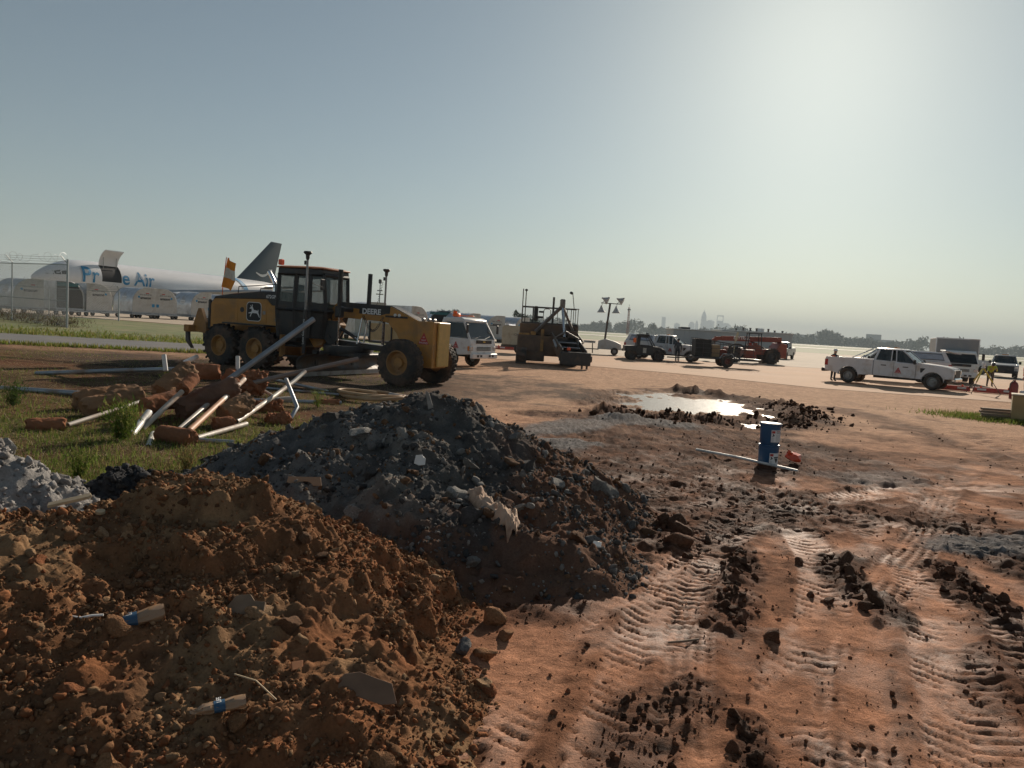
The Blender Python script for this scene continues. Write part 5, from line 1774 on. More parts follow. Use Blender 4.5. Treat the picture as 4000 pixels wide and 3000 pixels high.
    bl = mb.build('blade', M_BLADE, t)
    MB().bx((3.28, BL, .04), (3.34, BR, .17)).build('cutting_edge', M_STEEL, bl)
    mb = MB()
    for s in (-1, 1): mb.bx((2.90, s * .9 - .06, .30), (3.06, s * .9 + .06, .80))
    mb.build('blade_rail', M_BLACK, bl)
    # blade lift cylinders standing over the boom
    for s in (-1, 1):
        c = MB().tube([(3.70, s * .74, 1.95), (3.76 - (.12 if s > 0 else 0), s * .84, 3.34)], .075, 10).build('lift_cylinder', M_BLACK, t)
        MB().tube([(3.62, s * .66, .95), (3.70, s * .74, 1.98)], .032, 8).build('cylinder_rod', M_ROD, c)
        MB().box((3.70, s * .74, 2.05), (.24, .22, .36), ch=.04).build('cylinder_yoke', M_BLACK, c)
    MB().bx((3.58, -.72, 2.06), (3.82, .72, 2.2), .03).build('saddle', M_BLACK, t)
    c = MB().tube([(3.1, -.38, 1.72), (4.0, -.30, 1.28)], .055, 8).build('shift_cylinder', M_BLACK, t)
    MB().tube([(4.0, -.30, 1.28), (4.25, -.25, 1.10)], .028, 8).build('cylinder_rod', M_ROD, c)
    MB().tube([(4.35, -.45, 1.9), (4.28, -.55, 1.1)], .03, 8).build('link_rod', M_ROD, t)
    for a, b in (((2.9, -.3, 1.95), (3.2, -.5, 1.2)), ((2.95, -.2, 1.9), (3.5, -.45, 1.05)), ((3.0, -.3, 1.3), (3.7, -.6, .85))):
        mid_ = tuple((u + v) / 2 - (0 if k < 2 else .18) for k, (u, v) in enumerate(zip(a, b)))
        MB().tube([a, mid_, b], .022, 6).build('hydraulic_hose', M_BLACK, t)
    MB().prism([(2.75, 1.75), (2.75, 1.30), (3.15, .98), (3.35, 1.05), (3.55, 1.45), (3.4, 1.75)], -.46, -.38, 'y').build('hose_guard', M_BLACK, t)
    pts = [(4.25 + k * .045, -.24, 1.95 - .42 * math.sin(math.pi * k / 16)) for k in range(17)]
    mb = MB()
    for k, p in enumerate(pts): mb.tube([(p[0] + .035 * math.cos(a), p[1] + .02 * math.sin(2 * a), p[2] + .035 * math.sin(a)) for a in [i * 2 * math.pi / 8 for i in range(8)]], .009, 4, closed=True)
    mb.build('coiled_cable', M_BLACK, t)
    # survey masts on the blade ends
    for s, top, nm in ((-1, 3.70, 'near'), (1, 3.55, 'far')):
        y = -1.62 if s < 0 else 2.48
        mm = MB().tube([(3.12, y, .72), (3.12, y, 2.05)], .055, 10).build('survey_mast', M_BLACK, t)
        MB().tube([(3.12, y, 2.05), (3.12, y, top - .15)], .035, 10).build('mast_tube', M_STEEL, mm)
        mb = MB(); mb.lathe([(.03, -.18), (.055, -.12), (.06, -.02), (.11, .02), (.13, .05), (.11, .09), (.001, .10)], (3.12, y, top), (0, 0, 1), 18); mb.build('antenna', M_DARKSTEEL, mm)
        MB().box((3.05, y, top - .25), (.08, .06, .12), ch=.01).build('receiver', M_DARKSTEEL, mm)
        if s < 0:
            cab = [(3.16 + .02 * k + .02 * (k % 2), y + .02, top - .45 - k * .05) for k in range(9)] + [(3.35, y + .5, top - .95)]
        else:
            cab = [(3.12 - .10 - .03 * (k % 2) * 1.6 - .012 * k, y, top - .35 - k * .048) for k in range(26)]
        MB().tube(cab, .010, 4).build('spiral_cable', M_BLACK, mm)
        text_mesh('lettering', 'Leica Geosystems', .105, M_PRINT_W, mm, (3.12, y - .058, 1.38), (R(90), R(-90), 0))
    return t


make_grader()
# ------------------------------------------------------------------ pickups
M_LIGHT_R = mat('tail_lamp_red', (0.35, 0.02, 0.02), 0.25, var=0.05)
M_LIGHT_W = mat('head_lamp', (0.55, 0.55, 0.55), 0.15, 0.4, var=0.05)
M_LIGHT_O = mat('amber_lamp', (0.75, 0.25, 0.03), 0.25, var=0.05)
M_TRIM = mat('black_trim', (0.02, 0.02, 0.022), 0.55, var=0.1, dirt=(0.14, 0.10, 0.08), dirt_amt=0.3)
M_WHEELG = mat('steel_wheel', (0.30, 0.30, 0.30), 0.45, 0.5, var=0.1, dirt=(0.2, 0.15, 0.11), dirt_amt=0.35)


def arch(cx, r, n=9):
    return [(cx + r * math.cos(R(180 - 180 * k / (n - 1))), .42 + r * .96 * math.sin(R(180 - 180 * k / (n - 1)))) for k in range(n)]


def make_pickup(name, label, loc, rz, paint, topper=False, door_open=False, hatch_open=False, sign=True, rack=False, group='white pickups on the site', ladder=False, dark_front=False):
    t = empty(name, loc, rz, label, 'pickup truck', group)
    ra, fa = -2.0, 2.0
    r = .40
    # lower body: bed side, doors and front wing as side prisms over a shared tub
    bed = [(-3.22, .62), (-3.20, 1.30), (-3.14, 1.345), (-.80, 1.345), (-.80, .52), (ra + .50, .50)] + [(x, z) for x, z in arch(ra, .50)[::-1]] + [(-2.62, .50)]
    cabp = [(-.78, .52), (-.78, 1.30), (1.22, 1.22), (1.22, .50)]
    front = [(1.24, .50), (1.24, 1.24), (1.45, 1.29), (2.50, 1.20), (2.84, 1.12), (2.93, .95), (2.92, .62), (fa + .52, .58)] + [(x, z) for x, z in arch(fa, .50)[::-1]] + [(fa - .5, .50)]
    for s in (-1, 1):
        y0, y1 = s * .80, s * .985
        MB().prism(bed, y0, y1, 'y').build('bed_side', paint, t, bevel=.03)
        MB().prism(front, y0, y1, 'y').build('front_wing', paint, t, bevel=.035)
        d = MB().prism(cabp, y0, y1, 'y').build('door', paint, t, bevel=.025)
        MB().bx((.62, s * .986, 1.03), (.88, s * 1.012, 1.075), .012).build('handle', M_TRIM, d)
        MB().bx((-.42, s * .986, 1.06), (-.16, s * 1.012, 1.105), .012).build('handle', M_TRIM, d)
        MB().bx((.19, s * .986, .55), (.205, s * .988, 1.26)).build('door_seam', M_TRIM, d)
        MB().prism([(1.42, 1.06), (1.66, 1.06), (1.60, .98), (1.50, .84), (1.44, .84)], s * .986, s * .992, 'y').build('wing_vent', M_TRIM, t)
        MB().bx((-3.235, s * .70, .86), (-3.05, s * .99, 1.22), .02).build('tail_lamp', M_LIGHT_R, t)
        MB().bx((2.62, s * .66, .84), (2.955, s * .96, 1.06), .03).build('head_lamp', M_LIGHT_W, t)
        m = MB(); m.box((1.18, s * 1.10, 1.34), (.10, .20, .24), ch=.03); m.box((1.2, s * .98, 1.28), (.06, .12, .05)); m.build('mirror', M_TRIM, t)
        for x in (ra, fa):
            wheel(t, (x, s * .84, r), r, .27, .23, M_WHEELG, side=s, n=24)
        mb = MB()
        for cx in (ra, fa): mb.prism([(cx - .5, .42)] + arch(cx, .49) + [(cx + .5, .42)], s * .60, s * .80, 'y')
        mb.build('wheel_liner', M_TRIM, t)
    MB().bx((-3.18, -.80, .60), (-.80, .80, .78)).build('bed_floor', paint, t)
    MB().bx((-3.24, -.80, .64), (-3.16, .80, 1.33), .02).build('tailgate', paint, t)
    MB().bx((-.84, -.80, .6), (-.76, .80, 1.36)).build('cab_back', paint, t)
    MB().bx((-.78, -.80, .40), (2.6, .80, .62)).build('chassis', M_TRIM, t)
    MB().prism([(1.20, 1.20), (1.45, 1.305), (2.50, 1.215), (2.83, 1.125), (2.84, .6), (1.2, .6)], -.80, .80, 'y').build('hood', paint, t, bevel=.03)
    MB().bx((2.80, -.66, .66), (2.95, .66, 1.06), .02).build('grille', M_TRIM, t)
    MB().bx((2.82, -.95, .46), (3.02, .95, .66), .05).build('front_bumper', M_TRIM if dark_front else M_CHROME, t)
    MB().bx((-3.42, -.90, .52), (-3.24, .90, .72), .04).build('rear_bumper', M_TRIM, t)
    # greenhouse
    zb, zt = 1.25, 1.93
    def P(x, s, z): return Vector((x, s * (.935 if z < 1.5 else .74), z))
    base = {'d': (-.74, zb + .06), 'c': (.05, zb), 'b': (.30, zb), 'a': (1.30, zb - .02)}
    top = {'d': (-.58, zt - .02), 'c': (.03, zt), 'b': (.22, zt), 'a': (.52, zt - .03)}
    for s in (-1, 1):
        for k, rr_ in (('d', .055), ('c', .03), ('b', .03), ('a', .038)):
            MB().tube([P(base[k][0], s, base[k][1]), P(top[k][0], s, top[k][1])], rr_, 6).build('pillar', paint, t)
        for k0, k1 in (('d', 'c'), ('b', 'a')):
            q = [P(base[k0][0], s, base[k0][1]), P(base[k1][0], s, base[k1][1]), P(top[k1][0], s, top[k1][1]), P(top[k0][0], s, top[k0][1])]
            n_ = Vector((0, .004, 0))
            mb = MB(); mb.add([p + n_ for p in q] + [p - n_ for p in q], [(0, 1, 2, 3), (7, 6, 5, 4), (0, 4, 5, 1), (1, 5, 6, 2), (2, 6, 7, 3), (3, 7, 4, 0)])
            mb.build('side_window', M_GLASS, t)
        MB().tube([P(-.74, s, zb + .06), P(1.30, s, zb - .03)], .035, 6).build('window_sill', paint, t)
    for k, nm in (('a', 'windscreen'), ('d', 'rear_window')):
        q = [P(base[k][0], -1, base[k][1]), P(base[k][0], 1, base[k][1]), P(top[k][0], 1, top[k][1]), P(top[k][0], -1, top[k][1])]
        n_ = Vector((.004, 0, 0))
        mb = MB(); mb.add([p + n_ for p in q] + [p - n_ for p in q], [(0, 1, 2, 3), (7, 6, 5, 4), (0, 4, 5, 1), (1, 5, 6, 2), (2, 6, 7, 3), (3, 7, 4, 0)])
        mb.build(nm, M_GLASS, t)
    rp = [(-.60, -.76), (.55, -.76), (.62, -.5), (.62, .5), (.55, .76), (-.60, .76), (-.66, .5), (-.66, -.5)]
    MB().loft([[(x, y, zt - .05) for x, y in rp], [(x * .98, y * .98, zt + .005) for x, y in rp], [(x * .85, y * .85, zt + .04) for x, y in rp]]).build('roof', paint, t, bevel=.01)
    mb = MB()
    for s in (-1, 1):
        mb.box((.55, s * .42, 1.12), (.5, .5, .2), ch=.06); mb.box((.30, s * .42, 1.45), (.16, .46, .62), ch=.06); mb.box((.27, s * .42, 1.78), (.10, .24, .16), ch=.03)
    mb.box((-.4, 0, 1.35), (.16, 1.4, .6), ch=.06); mb.box((1.15, 0, 1.2), (.3, 1.5, .22), ch=.05)
    mb.build('seat', M_TRIM, t)
    MB().box((.05, 0, zt + .075), (.16, .5, .06), ch=.02).build('beacon_bar', M_LIGHT_O, t)
    if sign:
        triangle_sign(t, (.42, -.988, .86), .30)
    if rack:
        for s in (-1, 1): MB().tube([(-.9, s * .72, 1.90), (-1.9, s * .76, 1.36)], .03, 6).build('bed_bar', M_CHROME, t)
    if topper:
        tp = [(-3.18, .88), (-.84, .88), (-.84, -.88), (-3.18, -.88)]
        tq = [(-2.92, .76), (-.84, .78), (-.84, -.78), (-2.92, -.76)]
        MB().loft([[(x, y, 1.35) for x, y in tp], [(x, y, 1.86) for x, y in tq], [(x * .99, y * .93, 1.91) for x, y in tq]]).build('topper', paint, t, bevel=.02)
        for s in (-1, 1):
            q = [Vector((-2.85, s * .87, 1.45)), Vector((-1.05, s * .872, 1.45)), Vector((-1.05, s * .80, 1.80)), Vector((-2.70, s * .80, 1.80))]
            n_ = Vector((0, s * .012, .002))
            mb = MB(); mb.add([p + n_ for p in q] + [p - n_ for p in q], [(0, 1, 2, 3), (7, 6, 5, 4), (0, 4, 5, 1), (1, 5, 6, 2), (2, 6, 7, 3), (3, 7, 4, 0)])
            o = mb.build('topper_window', mat('pale_reflecting_glass', (0.30, 0.31, 0.34), 0.12, 0.4), t)
            MB().tube([p + n_ * 1.2 for p in q], .02, 4, closed=True).build('window_seal', M_TRIM, o)
    if hatch_open:
        MB().box((-3.30, 0, 1.94), (.85, 1.5, .06), rot=(0, R(-12), 0), ch=.02).build('topper_hatch', paint, t)
    if door_open:
        T = Matrix.Translation((1.22, -.99, 0)) @ Matrix.Rotation(R(62), 4, 'Z')
        # the driver's door swung away from its frame
        o = MB(T).prism([(-1.0, .52), (-1.0, 1.24), (0, 1.20), (0, .52)], -.06, .03, 'y').build('open_door', paint, t, bevel=.02)
        MB(T).tube([(-1.0, 0, 1.24), (-.92, .05, 1.86), (-.62, .05, 1.88), (-.02, 0, 1.24)], .03, 6).build('door_frame', paint, o)
    return t


P_WHITE = mat('white_pickup_paint', (0.66, 0.66, 0.68), 0.3, var=0.04, scale=3, dirt=(0.46, 0.38, 0.31), dirt_amt=0.30, coat=0.5)
P_WHITE2 = mat('white_pickup_paint_b', (0.60, 0.61, 0.63), 0.32, var=0.04, scale=3, dirt=(0.44, 0.37, 0.30), dirt_amt=0.25, coat=0.5)
P_SILV = mat('silver_truck_paint', (0.38, 0.385, 0.39), 0.3, 0.4, var=0.05)
make_pickup('pickup_truck', 'white crew cab pickup parked side on beyond the muddy tracks', (20.04, 39.15, .035), -.695, P_WHITE, rack=True)
make_pickup('pickup_truck', 'white pickup with topper and raised rear hatch behind the nearer pickup', (22.6, 45.0, .035), 2.813, P_WHITE2, topper=True, hatch_open=True, sign=False)
make_pickup('pickup_truck', 'white pickup with topper and its door open behind the black utility vehicle', (11.99, 58.4, .035), -.395, P_WHITE2, topper=True, door_open=True, dark_front=True)
make_pickup('pickup_truck', 'silver pickup parked beyond the back end of the orange telehandler', (30.9, 86.0, .035), R(-120), P_SILV, sign=False)
make_pickup('pickup_truck', 'grey pickup facing the camera beyond the surveyor', (43.5, 66.0, .035), R(-122), P_SILV, sign=False, dark_front=True)
make_pickup('pickup_truck', 'far pickup with a dark flatbed near the box truck', (43.5, 73.0, .035), R(178), P_WHITE2, sign=False)


# ------------------------------------------------------------------ cab-over trucks
def cabover(t, paint, w_=2.0, h=2.2, front=1.15, emblem=None, glass=M_GLASS):
    """tilt cab, front face at x=front, cab back at x=-.45; floor z .5"""
    hw = w_ / 2
    x0 = -.45
    lowp = [(x0, .62), (x0, 1.35), (front - .02, 1.30), (front + .06, 1.05), (front + .08, .62), (.48, .56), (.40, .80), (.2, .95), (-.2, .95), (-.40, .72)]
    MB().prism(lowp, -hw, hw, 'y').build('cab_body', paint, t, bevel=.04)
    tops = [(x0 + .05, h - .16), (front - .55, h - .16)]
    def P(x, s, z): return Vector((x, s * (hw - .02 if z < 1.6 else hw - .13), z))
    b = {'r': (x0 + .05, 1.33), 'm': (.25, 1.33), 'f': (front - .02, 1.28)}
    u = {'r': (x0 + .08, h - .12), 'm': (.25, h - .12), 'f': (front - .48, h - .12)}
    for s in (-1, 1):
        for k, r_ in (('r', .10), ('f', .05)):
            MB().tube([P(b[k][0], s, b[k][1]), P(u[k][0], s, u[k][1])], r_, 6).build('pillar', paint, t)
        q = [P(x0 + .18, s, 1.36), P(front - .08, s, 1.18), P(front - .50, s, h - .2), P(x0 + .22, s, h - .2)]
        n_ = Vector((0, .004, 0))
        mb = MB(); mb.add([p + n_ for p in q] + [p - n_ for p in q], [(0, 1, 2, 3), (7, 6, 5, 4), (0, 4, 5, 1), (1, 5, 6, 2), (2, 6, 7, 3), (3, 7, 4, 0)])
        mb.build('side_window', glass, t)
        o = MB().prism([(x0 + .10, .75), (x0 + .10, 1.32), (front - .14, 1.20), (front - .14, .66), (.52, .66), (.42, .86), (.2, 1.0)], s * (hw + .001), s * (hw + .012), 'y').build('door', paint, t)
        MB().bx((-.30, s * (hw + .012), 1.05), (-.14, s * (hw + .03), 1.11)).build('handle', M_TRIM, o)
        m = MB(); m.box((front - .02, s * (hw + .22), 1.75), (.06, .16, .40), ch=.03); m.tube([(front - .3, s * hw, 1.95), (front - .02, s * (hw + .2), 1.95)], .015, 6); m.build('mirror', M_TRIM, t)
        MB().bx((front + .02, s * hw * .92 - .16, .78), (front + .10, s * hw * .92 + .06, .98), .02).build('head_lamp', M_LIGHT_W, t)
        MB().bx((front - .10, s * hw * 1.0 - .05, .78), (front + .02, s * hw * 1.0 + .02, .98), .02).build('turn_lamp', M_LIGHT_O, t)
    q = [P(front - .0, -1, 1.30), P(front - .0, 1, 1.30), P(front - .46, 1, h - .14), P(front - .46, -1, h - .14)]
    n_ = Vector((.006, 0, .003))
    mb = MB(); mb.add([p + n_ for p in q] + [p - n_ for p in q], [(0, 1, 2, 3), (7, 6, 5, 4), (0, 4, 5, 1), (1, 5, 6, 2), (2, 6, 7, 3), (3, 7, 4, 0)])
    mb.build('windscreen', glass, t)
    for s in (-.45, .35):
        MB().tube([(front + .02, s - .2, 1.31), (front - .06, s + .3, 1.42)], .012, 4).build('wiper', M_TRIM, t)
    MB().prism([(x0 - .02, h - .18), (x0, h), (front - .62, h + .03), (front - .42, h - .06), (front - .40, h - .18)], -hw + .10, hw - .10, 'y').build('roof', paint, t, bevel=.04)
    MB().bx((front + .07, -hw * .62, 1.10), (front + .085, hw * .62, 1.26), .004).build('front_panel', M_TRIM, t)
    mb = MB()
    for z in (.80, .86, .92): mb.bx((front + .08, -hw * .55, z), (front + .10, hw * .55, z + .03))
    mb.build('grille', M_TRIM, t)
    MB().bx((front + .02, -hw, .44), (front + .20, hw, .66), .03).build('bumper', paint, t)
    mb = MB()
    for y in (-.6, -.35, .35, .6): mb.bx((front + .20, y - .08, .50), (front + .205, y + .08, .60))
    mb.build('bumper_slot', M_TRIM, t)
    mb = MB()
    for s in (-1, 1): mb.box((.0, s * .45, 1.15), (.5, .5, .16), ch=.05); mb.box((-.22, s * .45, 1.55), (.14, .46, .7), ch=.05)
    mb.tube([(.72, -.45, 1.2), (.55, -.45, 1.42)], .03, 6)
    mb.build('seat', M_TRIM, t)
    for s in (-1, 1):
        wheel(t, (.05, s * (hw - .13), .38), .38, .24, .21, M_WHEELG, side=s, n=22)
        wheel(t, (-3.3, s * (hw - .13), .38), .38, .42, .21, M_WHEELG, side=s, n=22)
    MB().bx((-4.6, -.42, .48), (.6, .42, .66)).build('chassis', M_TRIM, t)


t = empty('flatbed_truck', (-2.42, 34.1, .02), -.543, 'white cab-over truck with stake bed parked behind the grader', 'truck')
cabover(t, M_WHITE)
triangle_sign(t, (.40, -1.016, 1.0), .30)
MB().prism([(-.10, 1.16), (-.10, 1.20), (-.04, 1.20), (-.04, 1.21), (.04, 1.21), (.04, 1.20), (.10, 1.20), (.10, 1.16), (.04, 1.16), (.04, 1.15), (-.04, 1.15), (-.04, 1.16)], 1.237, 1.245, 'x').build('front_badge', mat('brass_badge', (0.6, 0.42, 0.1), 0.3, 0.8), t)
MB().bx((-4.7, -1.05, .78), (-.62, 1.05, .90), .02).build('bed_floor', M_DARKSTEEL, t)
M_PLY = mat('tan_plywood', (0.50, 0.36, 0.19), 0.8, var=0.12, scale=3)
for s in (-1, 1):
    for k in range(3):
        MB().bx((-4.68 + 1.36 * k, s * 1.0 - .015, .92), (-3.36 + 1.36 * k, s * 1.0 + .015, 1.72), .004).build('side_board', M_PLY, t)
    for k in range(4):
        MB().bx((-4.70 + 1.36 * k, s * 1.04 - .03, .80), (-4.64 + 1.36 * k, s * 1.04 + .03, 1.80)).build('stake', M_TRIM, t)
MB().bx((-.72, -1.0, .9), (-.64, 1.0, 2.0)).build('headboard', M_TRIM, t)
mb = MB(); mb.box((-.1, -.35, 2.32), (.30, .34, .16), rot=(0, 0, .3), ch=.04); mb.box((-.15, -.42, 2.44), (.14, .10, .14), rot=(.3, .4, 0)); mb.build('orange_roof_bundle', M_ORANGE, t)
mb = MB(); mb.tube([(.1, -.3, 2.3), (.35, .3, 2.32), (.2, .6, 2.3)], .02, 5); mb.build('roof_strap', M_ORANGE, t)

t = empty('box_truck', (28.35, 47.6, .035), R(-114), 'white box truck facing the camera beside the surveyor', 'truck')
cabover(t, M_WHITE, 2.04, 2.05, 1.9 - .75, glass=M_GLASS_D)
MB().bx((-4.8, -1.2, .82), (-.62, 1.2, 2.84), .02).build('cargo_box', mat('box_body_shaded', (0.24, 0.25, 0.26), 0.5, var=0.05, scale=1, dirt=(0.42, 0.38, 0.33), dirt_amt=0.3), t)  # white box coloured dark grey, its backlit shade put into the paint
mb = MB()
for y in (-1.2, 1.2):
    mb.bx((-.66, y - .03, .82), (-.60, y + .03, 2.86))
mb.bx((-.66, -1.2, 2.80), (-.60, 1.2, 2.87))
mb.build('box_corner_rail', M_ALU, t)

# ------------------------------------------------------------------ black utility vehicle
t = empty('utility_vehicle', (9.74, 55.6, .035), -.044, 'black side-by-side utility vehicle with windscreen and muddy tyres', 'utility vehicle')
for x in (-1.0, 1.0):
    for s in (-1, 1):
        wheel(t, (x, s * .66, .36), .36, .28, .18, M_DARKSTEEL, lugs=14, lug_h=.035, side=s, n=20)
MB().prism([(-1.55, .62), (-1.55, 1.02), (-.62, 1.06), (-.55, .50), (-.62, .42), (-.7, .62)], -.72, .72, 'y').build('cargo_bed', M_BLACK, t, bevel=.02)
MB().prism([(-.58, .38), (-.58, 1.02), (.55, 1.02), (.55, .38)], -.70, .70, 'y').build('cabin_tub', M_BLACK, t, bevel=.03)
MB().prism([(.55, .42), (.50, 1.05), (.95, 1.04), (1.42, .86), (1.52, .66), (1.45, .44), (1.38, .62), (1.2, .78), (.85, .78), (.66, .62)], -.70, .70, 'y').build('hood', M_BLACK, t, bevel=.03)
mb = MB(); mb.box((-.30, 0, 1.0), (.5, 1.25, .14), ch=.04); mb.box((-.52, 0, 1.30), (.14, 1.25, .55), ch=.05); mb.build('seat', M_TRIM, t)
for s in (-1, 1):
    MB().tube([(-.62, s * .66, 1.0), (-.55, s * .62, 1.84), (.18, s * .60, 1.86), (.68, s * .66, 1.05)], .035, 8).build('roll_bar', M_BLACK, t)
    q = [Vector((-.45, s * .67, 1.12)), Vector((.42, s * .67, 1.10)), Vector((.12, s * .62, 1.68)), Vector((-.42, s * .62, 1.72))]
    MB().tube(q, .02, 4, closed=True).build('door_frame', M_BLACK, t)
    MB().prism([(-.62, 1.0), (-.58, 1.86), (-.42, 1.86), (-.45, 1.12), (.42, 1.10), (.66, 1.0)], s * .62 - .012, s * .62 + .012, 'y').build('side_panel', M_BLACK, t)
    MB().prism([(-.58, 1.86), (.20, 1.86), (.12, 1.66), (-.42, 1.70)], s * .60 - .012, s * .60 + .012, 'y').build('side_panel', M_BLACK, t)
    MB().bx((-.2, s * .705, .55), (.05, s * .712, .92), .003).build('pale_door_panel', mat('pale_panel', (0.45, 0.43, 0.38), 0.6), t)
    MB().bx((1.30, s * .5 - .1, .78), (1.44, s * .5 + .1, .88), .02).build('head_lamp', M_LIGHT_W, t)
q = [Vector((.66, -.64, 1.08)), Vector((.66, .64, 1.08)), Vector((.20, .58, 1.82)), Vector((.20, -.58, 1.82))]
mb = MB(); n_ = Vector((.004, 0, 0)); mb.add([p + n_ for p in q] + [p - n_ for p in q], [(0, 1, 2, 3), (7, 6, 5, 4), (0, 4, 5, 1), (1, 5, 6, 2), (2, 6, 7, 3), (3, 7, 4, 0)]); mb.build('windscreen', M_GLASS_C, t)
for s in (-1, 1): MB().tube([(.68, s * .66, 1.06), (.20, s * .60, 1.84)], .03, 6).build('windscreen_post', M_ALU, t)
MB().bx((-.60, -.66, 1.85), (.24, .66, 1.93), .03).build('roof', M_BLACK, t)
MB().bx((.05, -.3, 1.94), (.2, .3, 2.02), .02).build('light_bar', M_TRIM, t)
MB().bx((-.66, -.62, 1.06), (-.62, .62, 1.80)).build('rear_screen', M_TRIM, t)
MB().tube([(-.7, -.6, 1.0), (-.74, -.62, 2.05)], .010, 5).build('flag_pole', M_DARKSTEEL, t)
MB().bx((-.95, -.64, 1.28), (-.74, -.62, 1.62)).build('orange_flag', M_ORANGE, t)

# ------------------------------------------------------------------ telehandler
M_TELE = mat('telehandler_orange', (0.25, 0.05, 0.03), 0.5, var=0.12, scale=3, dirt=(0.30, 0.13, 0.08), dirt_amt=0.35)
t = empty('telehandler', (20.44, 64.57, .035), R(182), 'faded orange telehandler with its long boom lowered', 'telehandler')
for x in (-1.6, 1.6):
    for s in (-1, 1):
        wheel(t, (x, s * .95, .66), .66, .44, .32, M_DARKSTEEL, lugs=16, lug_h=.05, side=s, n=24)
MB().bx((-2.75, -.85, .75), (2.1, .85, 1.25), .05).build('chassis', M_TELE, t)
MB().prism([(-2.85, .55), (-2.85, 1.75), (-2.3, 1.85), (-1.9, 1.25), (-2.1, .55)], -1.0, 1.0, 'y').build('counterweight', M_TELE, t, bevel=.04)
MB().box((.0, .1, 2.05), (5.2, .42, .42), rot=(0, R(1.5), 0), ch=.03).build('boom', M_TELE, t)
MB().box((1.0, .1, 2.0), (4.4, .32, .32), rot=(0, R(1.5), 0), ch=.02).build('inner_boom', M_TELE, t)
text_mesh('lettering', 'SKYTRAK', .34, M_PRINT_W, t, (.9, .317, 2.07), (R(90), 0, R(180)), bold=.01)
text_mesh('lettering', 'SKYTRAK', .34, M_PRINT_W, t, (.9, -.117, 2.07), (R(90), 0, 0), bold=.01)
mb = MB(); mb.prism([(2.9, 2.1), (3.4, 1.9), (3.5, 1.2), (3.3, 1.2), (3.1, 1.7), (2.8, 1.8)], .0, .22, 'y'); mb.build('boom_head', M_TELE, t)
MB().bx((3.40, -.65, .80), (3.48, .85, 1.75)).build('fork_carriage', M_DARKSTEEL, t)
for s in (-.35, .55): MB().bx((3.45, s - .06, .78), (4.65, s + .06, .84)).build('fork', M_DARKSTEEL, t)
c = empty; mb = MB()
for x, y in ((-.6, .45), (.6, .45), (-.6, 1.05), (.6, 1.05)): mb.tube([(x, y, 1.2), (x * .85, y, 2.55)], .04, 6)
mb.bx((-.58, .40, 2.5), (.58, 1.08, 2.58)); mb.build('cab_frame', M_TRIM, t)
MB().bx((-.55, .42, 1.2), (.55, 1.05, 1.55), .03).build('cab_tub', M_TELE, t)
MB().tube([(-1.4, .1, 1.2), (.2, .1, 1.95)], .08, 8).build('lift_cylinder', M_DARKSTEEL, t)
for s in (-1, 1): MB().bx((-.35, s * .7 - .12, .5), (.0, s * .7 + .12, 1.75), .03).build('stabiliser', M_TELE, t)

# ------------------------------------------------------------------ mesh sided trailer in front of it
t = empty('cage_trailer', (14.5, 51.2, .035), R(-4), 'dark mesh sided utility trailer loaded with hoses and tools', 'trailer')
for s in (-1, 1):
    wheel(t, (0, s * .95, .42), .42, .26, .19, mat('rusty_wheel', (0.20, 0.07, 0.05), 0.6), side=s, n=22)
    MB().tube([(-.52, s * .97, .62), (-.30, s * .97, .92), (.30, s * .97, .92), (.52, s * .97, .62)], .045, 6).build('mudguard', M_STEEL, t)
    for z in (.95, 1.25, 1.55, 1.9):
        MB().tube([(-2.2, s * .9, z), (2.3, s * .9, z - (.5 if z > 1.6 else 0))], .018, 5).build('side_rail', M_DARKSTEEL, t)
    for k in range(9):
        x = -2.2 + k * .56
        MB().tube([(x, s * .9, .62), (x, s * .9, 1.88 - k * .062)], .018, 5).build('upright', M_DARKSTEEL, t)
MB().bx((-2.25, -.92, .52), (2.35, .92, .66), .02).build('deck', M_DARKSTEEL, t)
MB().tube([(-2.2, 0, .55), (-3.4, 0, .46), (-3.9, 0, .46)], .05, 6).build('tow_bar', M_DARKSTEEL, t)
MB().tube([(-3.2, 0, .1), (-3.2, 0, .62)], .035, 6).build('jack_stand', M_DARKSTEEL, t)
MB().bx((-2.15, -.8, .67), (-1.1, .8, 1.85), .03).build('mesh_locker', mat('mesh_black', (0.03, 0.03, 0.03), 0.8), t)
MB().bx((-1.0, -.5, .67), (-.45, .4, 1.5), .03).build('cardboard_box', mat('carton', (0.34, 0.24, 0.14), 0.85), t)
mb = MB()
for k in range(5): mb.tube([(.7 + .55 * math.cos(a) + .03 * k, -.3 + .1 * k, 1.15 + .5 * math.sin(a)) for a in [i * 2 * math.pi / 18 for i in range(18)]], .05, 6, closed=True)
mb.build('hose_reel', M_TRIM, t)
mb = MB(); mb.box((1.6, .1, 1.0), (.8, 1.1, .6), ch=.05); mb.box((-.1, .5, .95), (.6, .5, .5), ch=.05); mb.build('tool_chest', M_TELE, t)
mb = MB(); mb.tube([(.55, -.2, 1.0), (.6, -.2, 2.05), (.7, -.25, 2.4)], .035, 6); mb.box((.68, -.2, 2.15), (.14, .1, .6), rot=(0, .2, 0)); mb.build('mop_handle', mat('pale_rag', (0.55, 0.48, 0.34), 0.9), t)

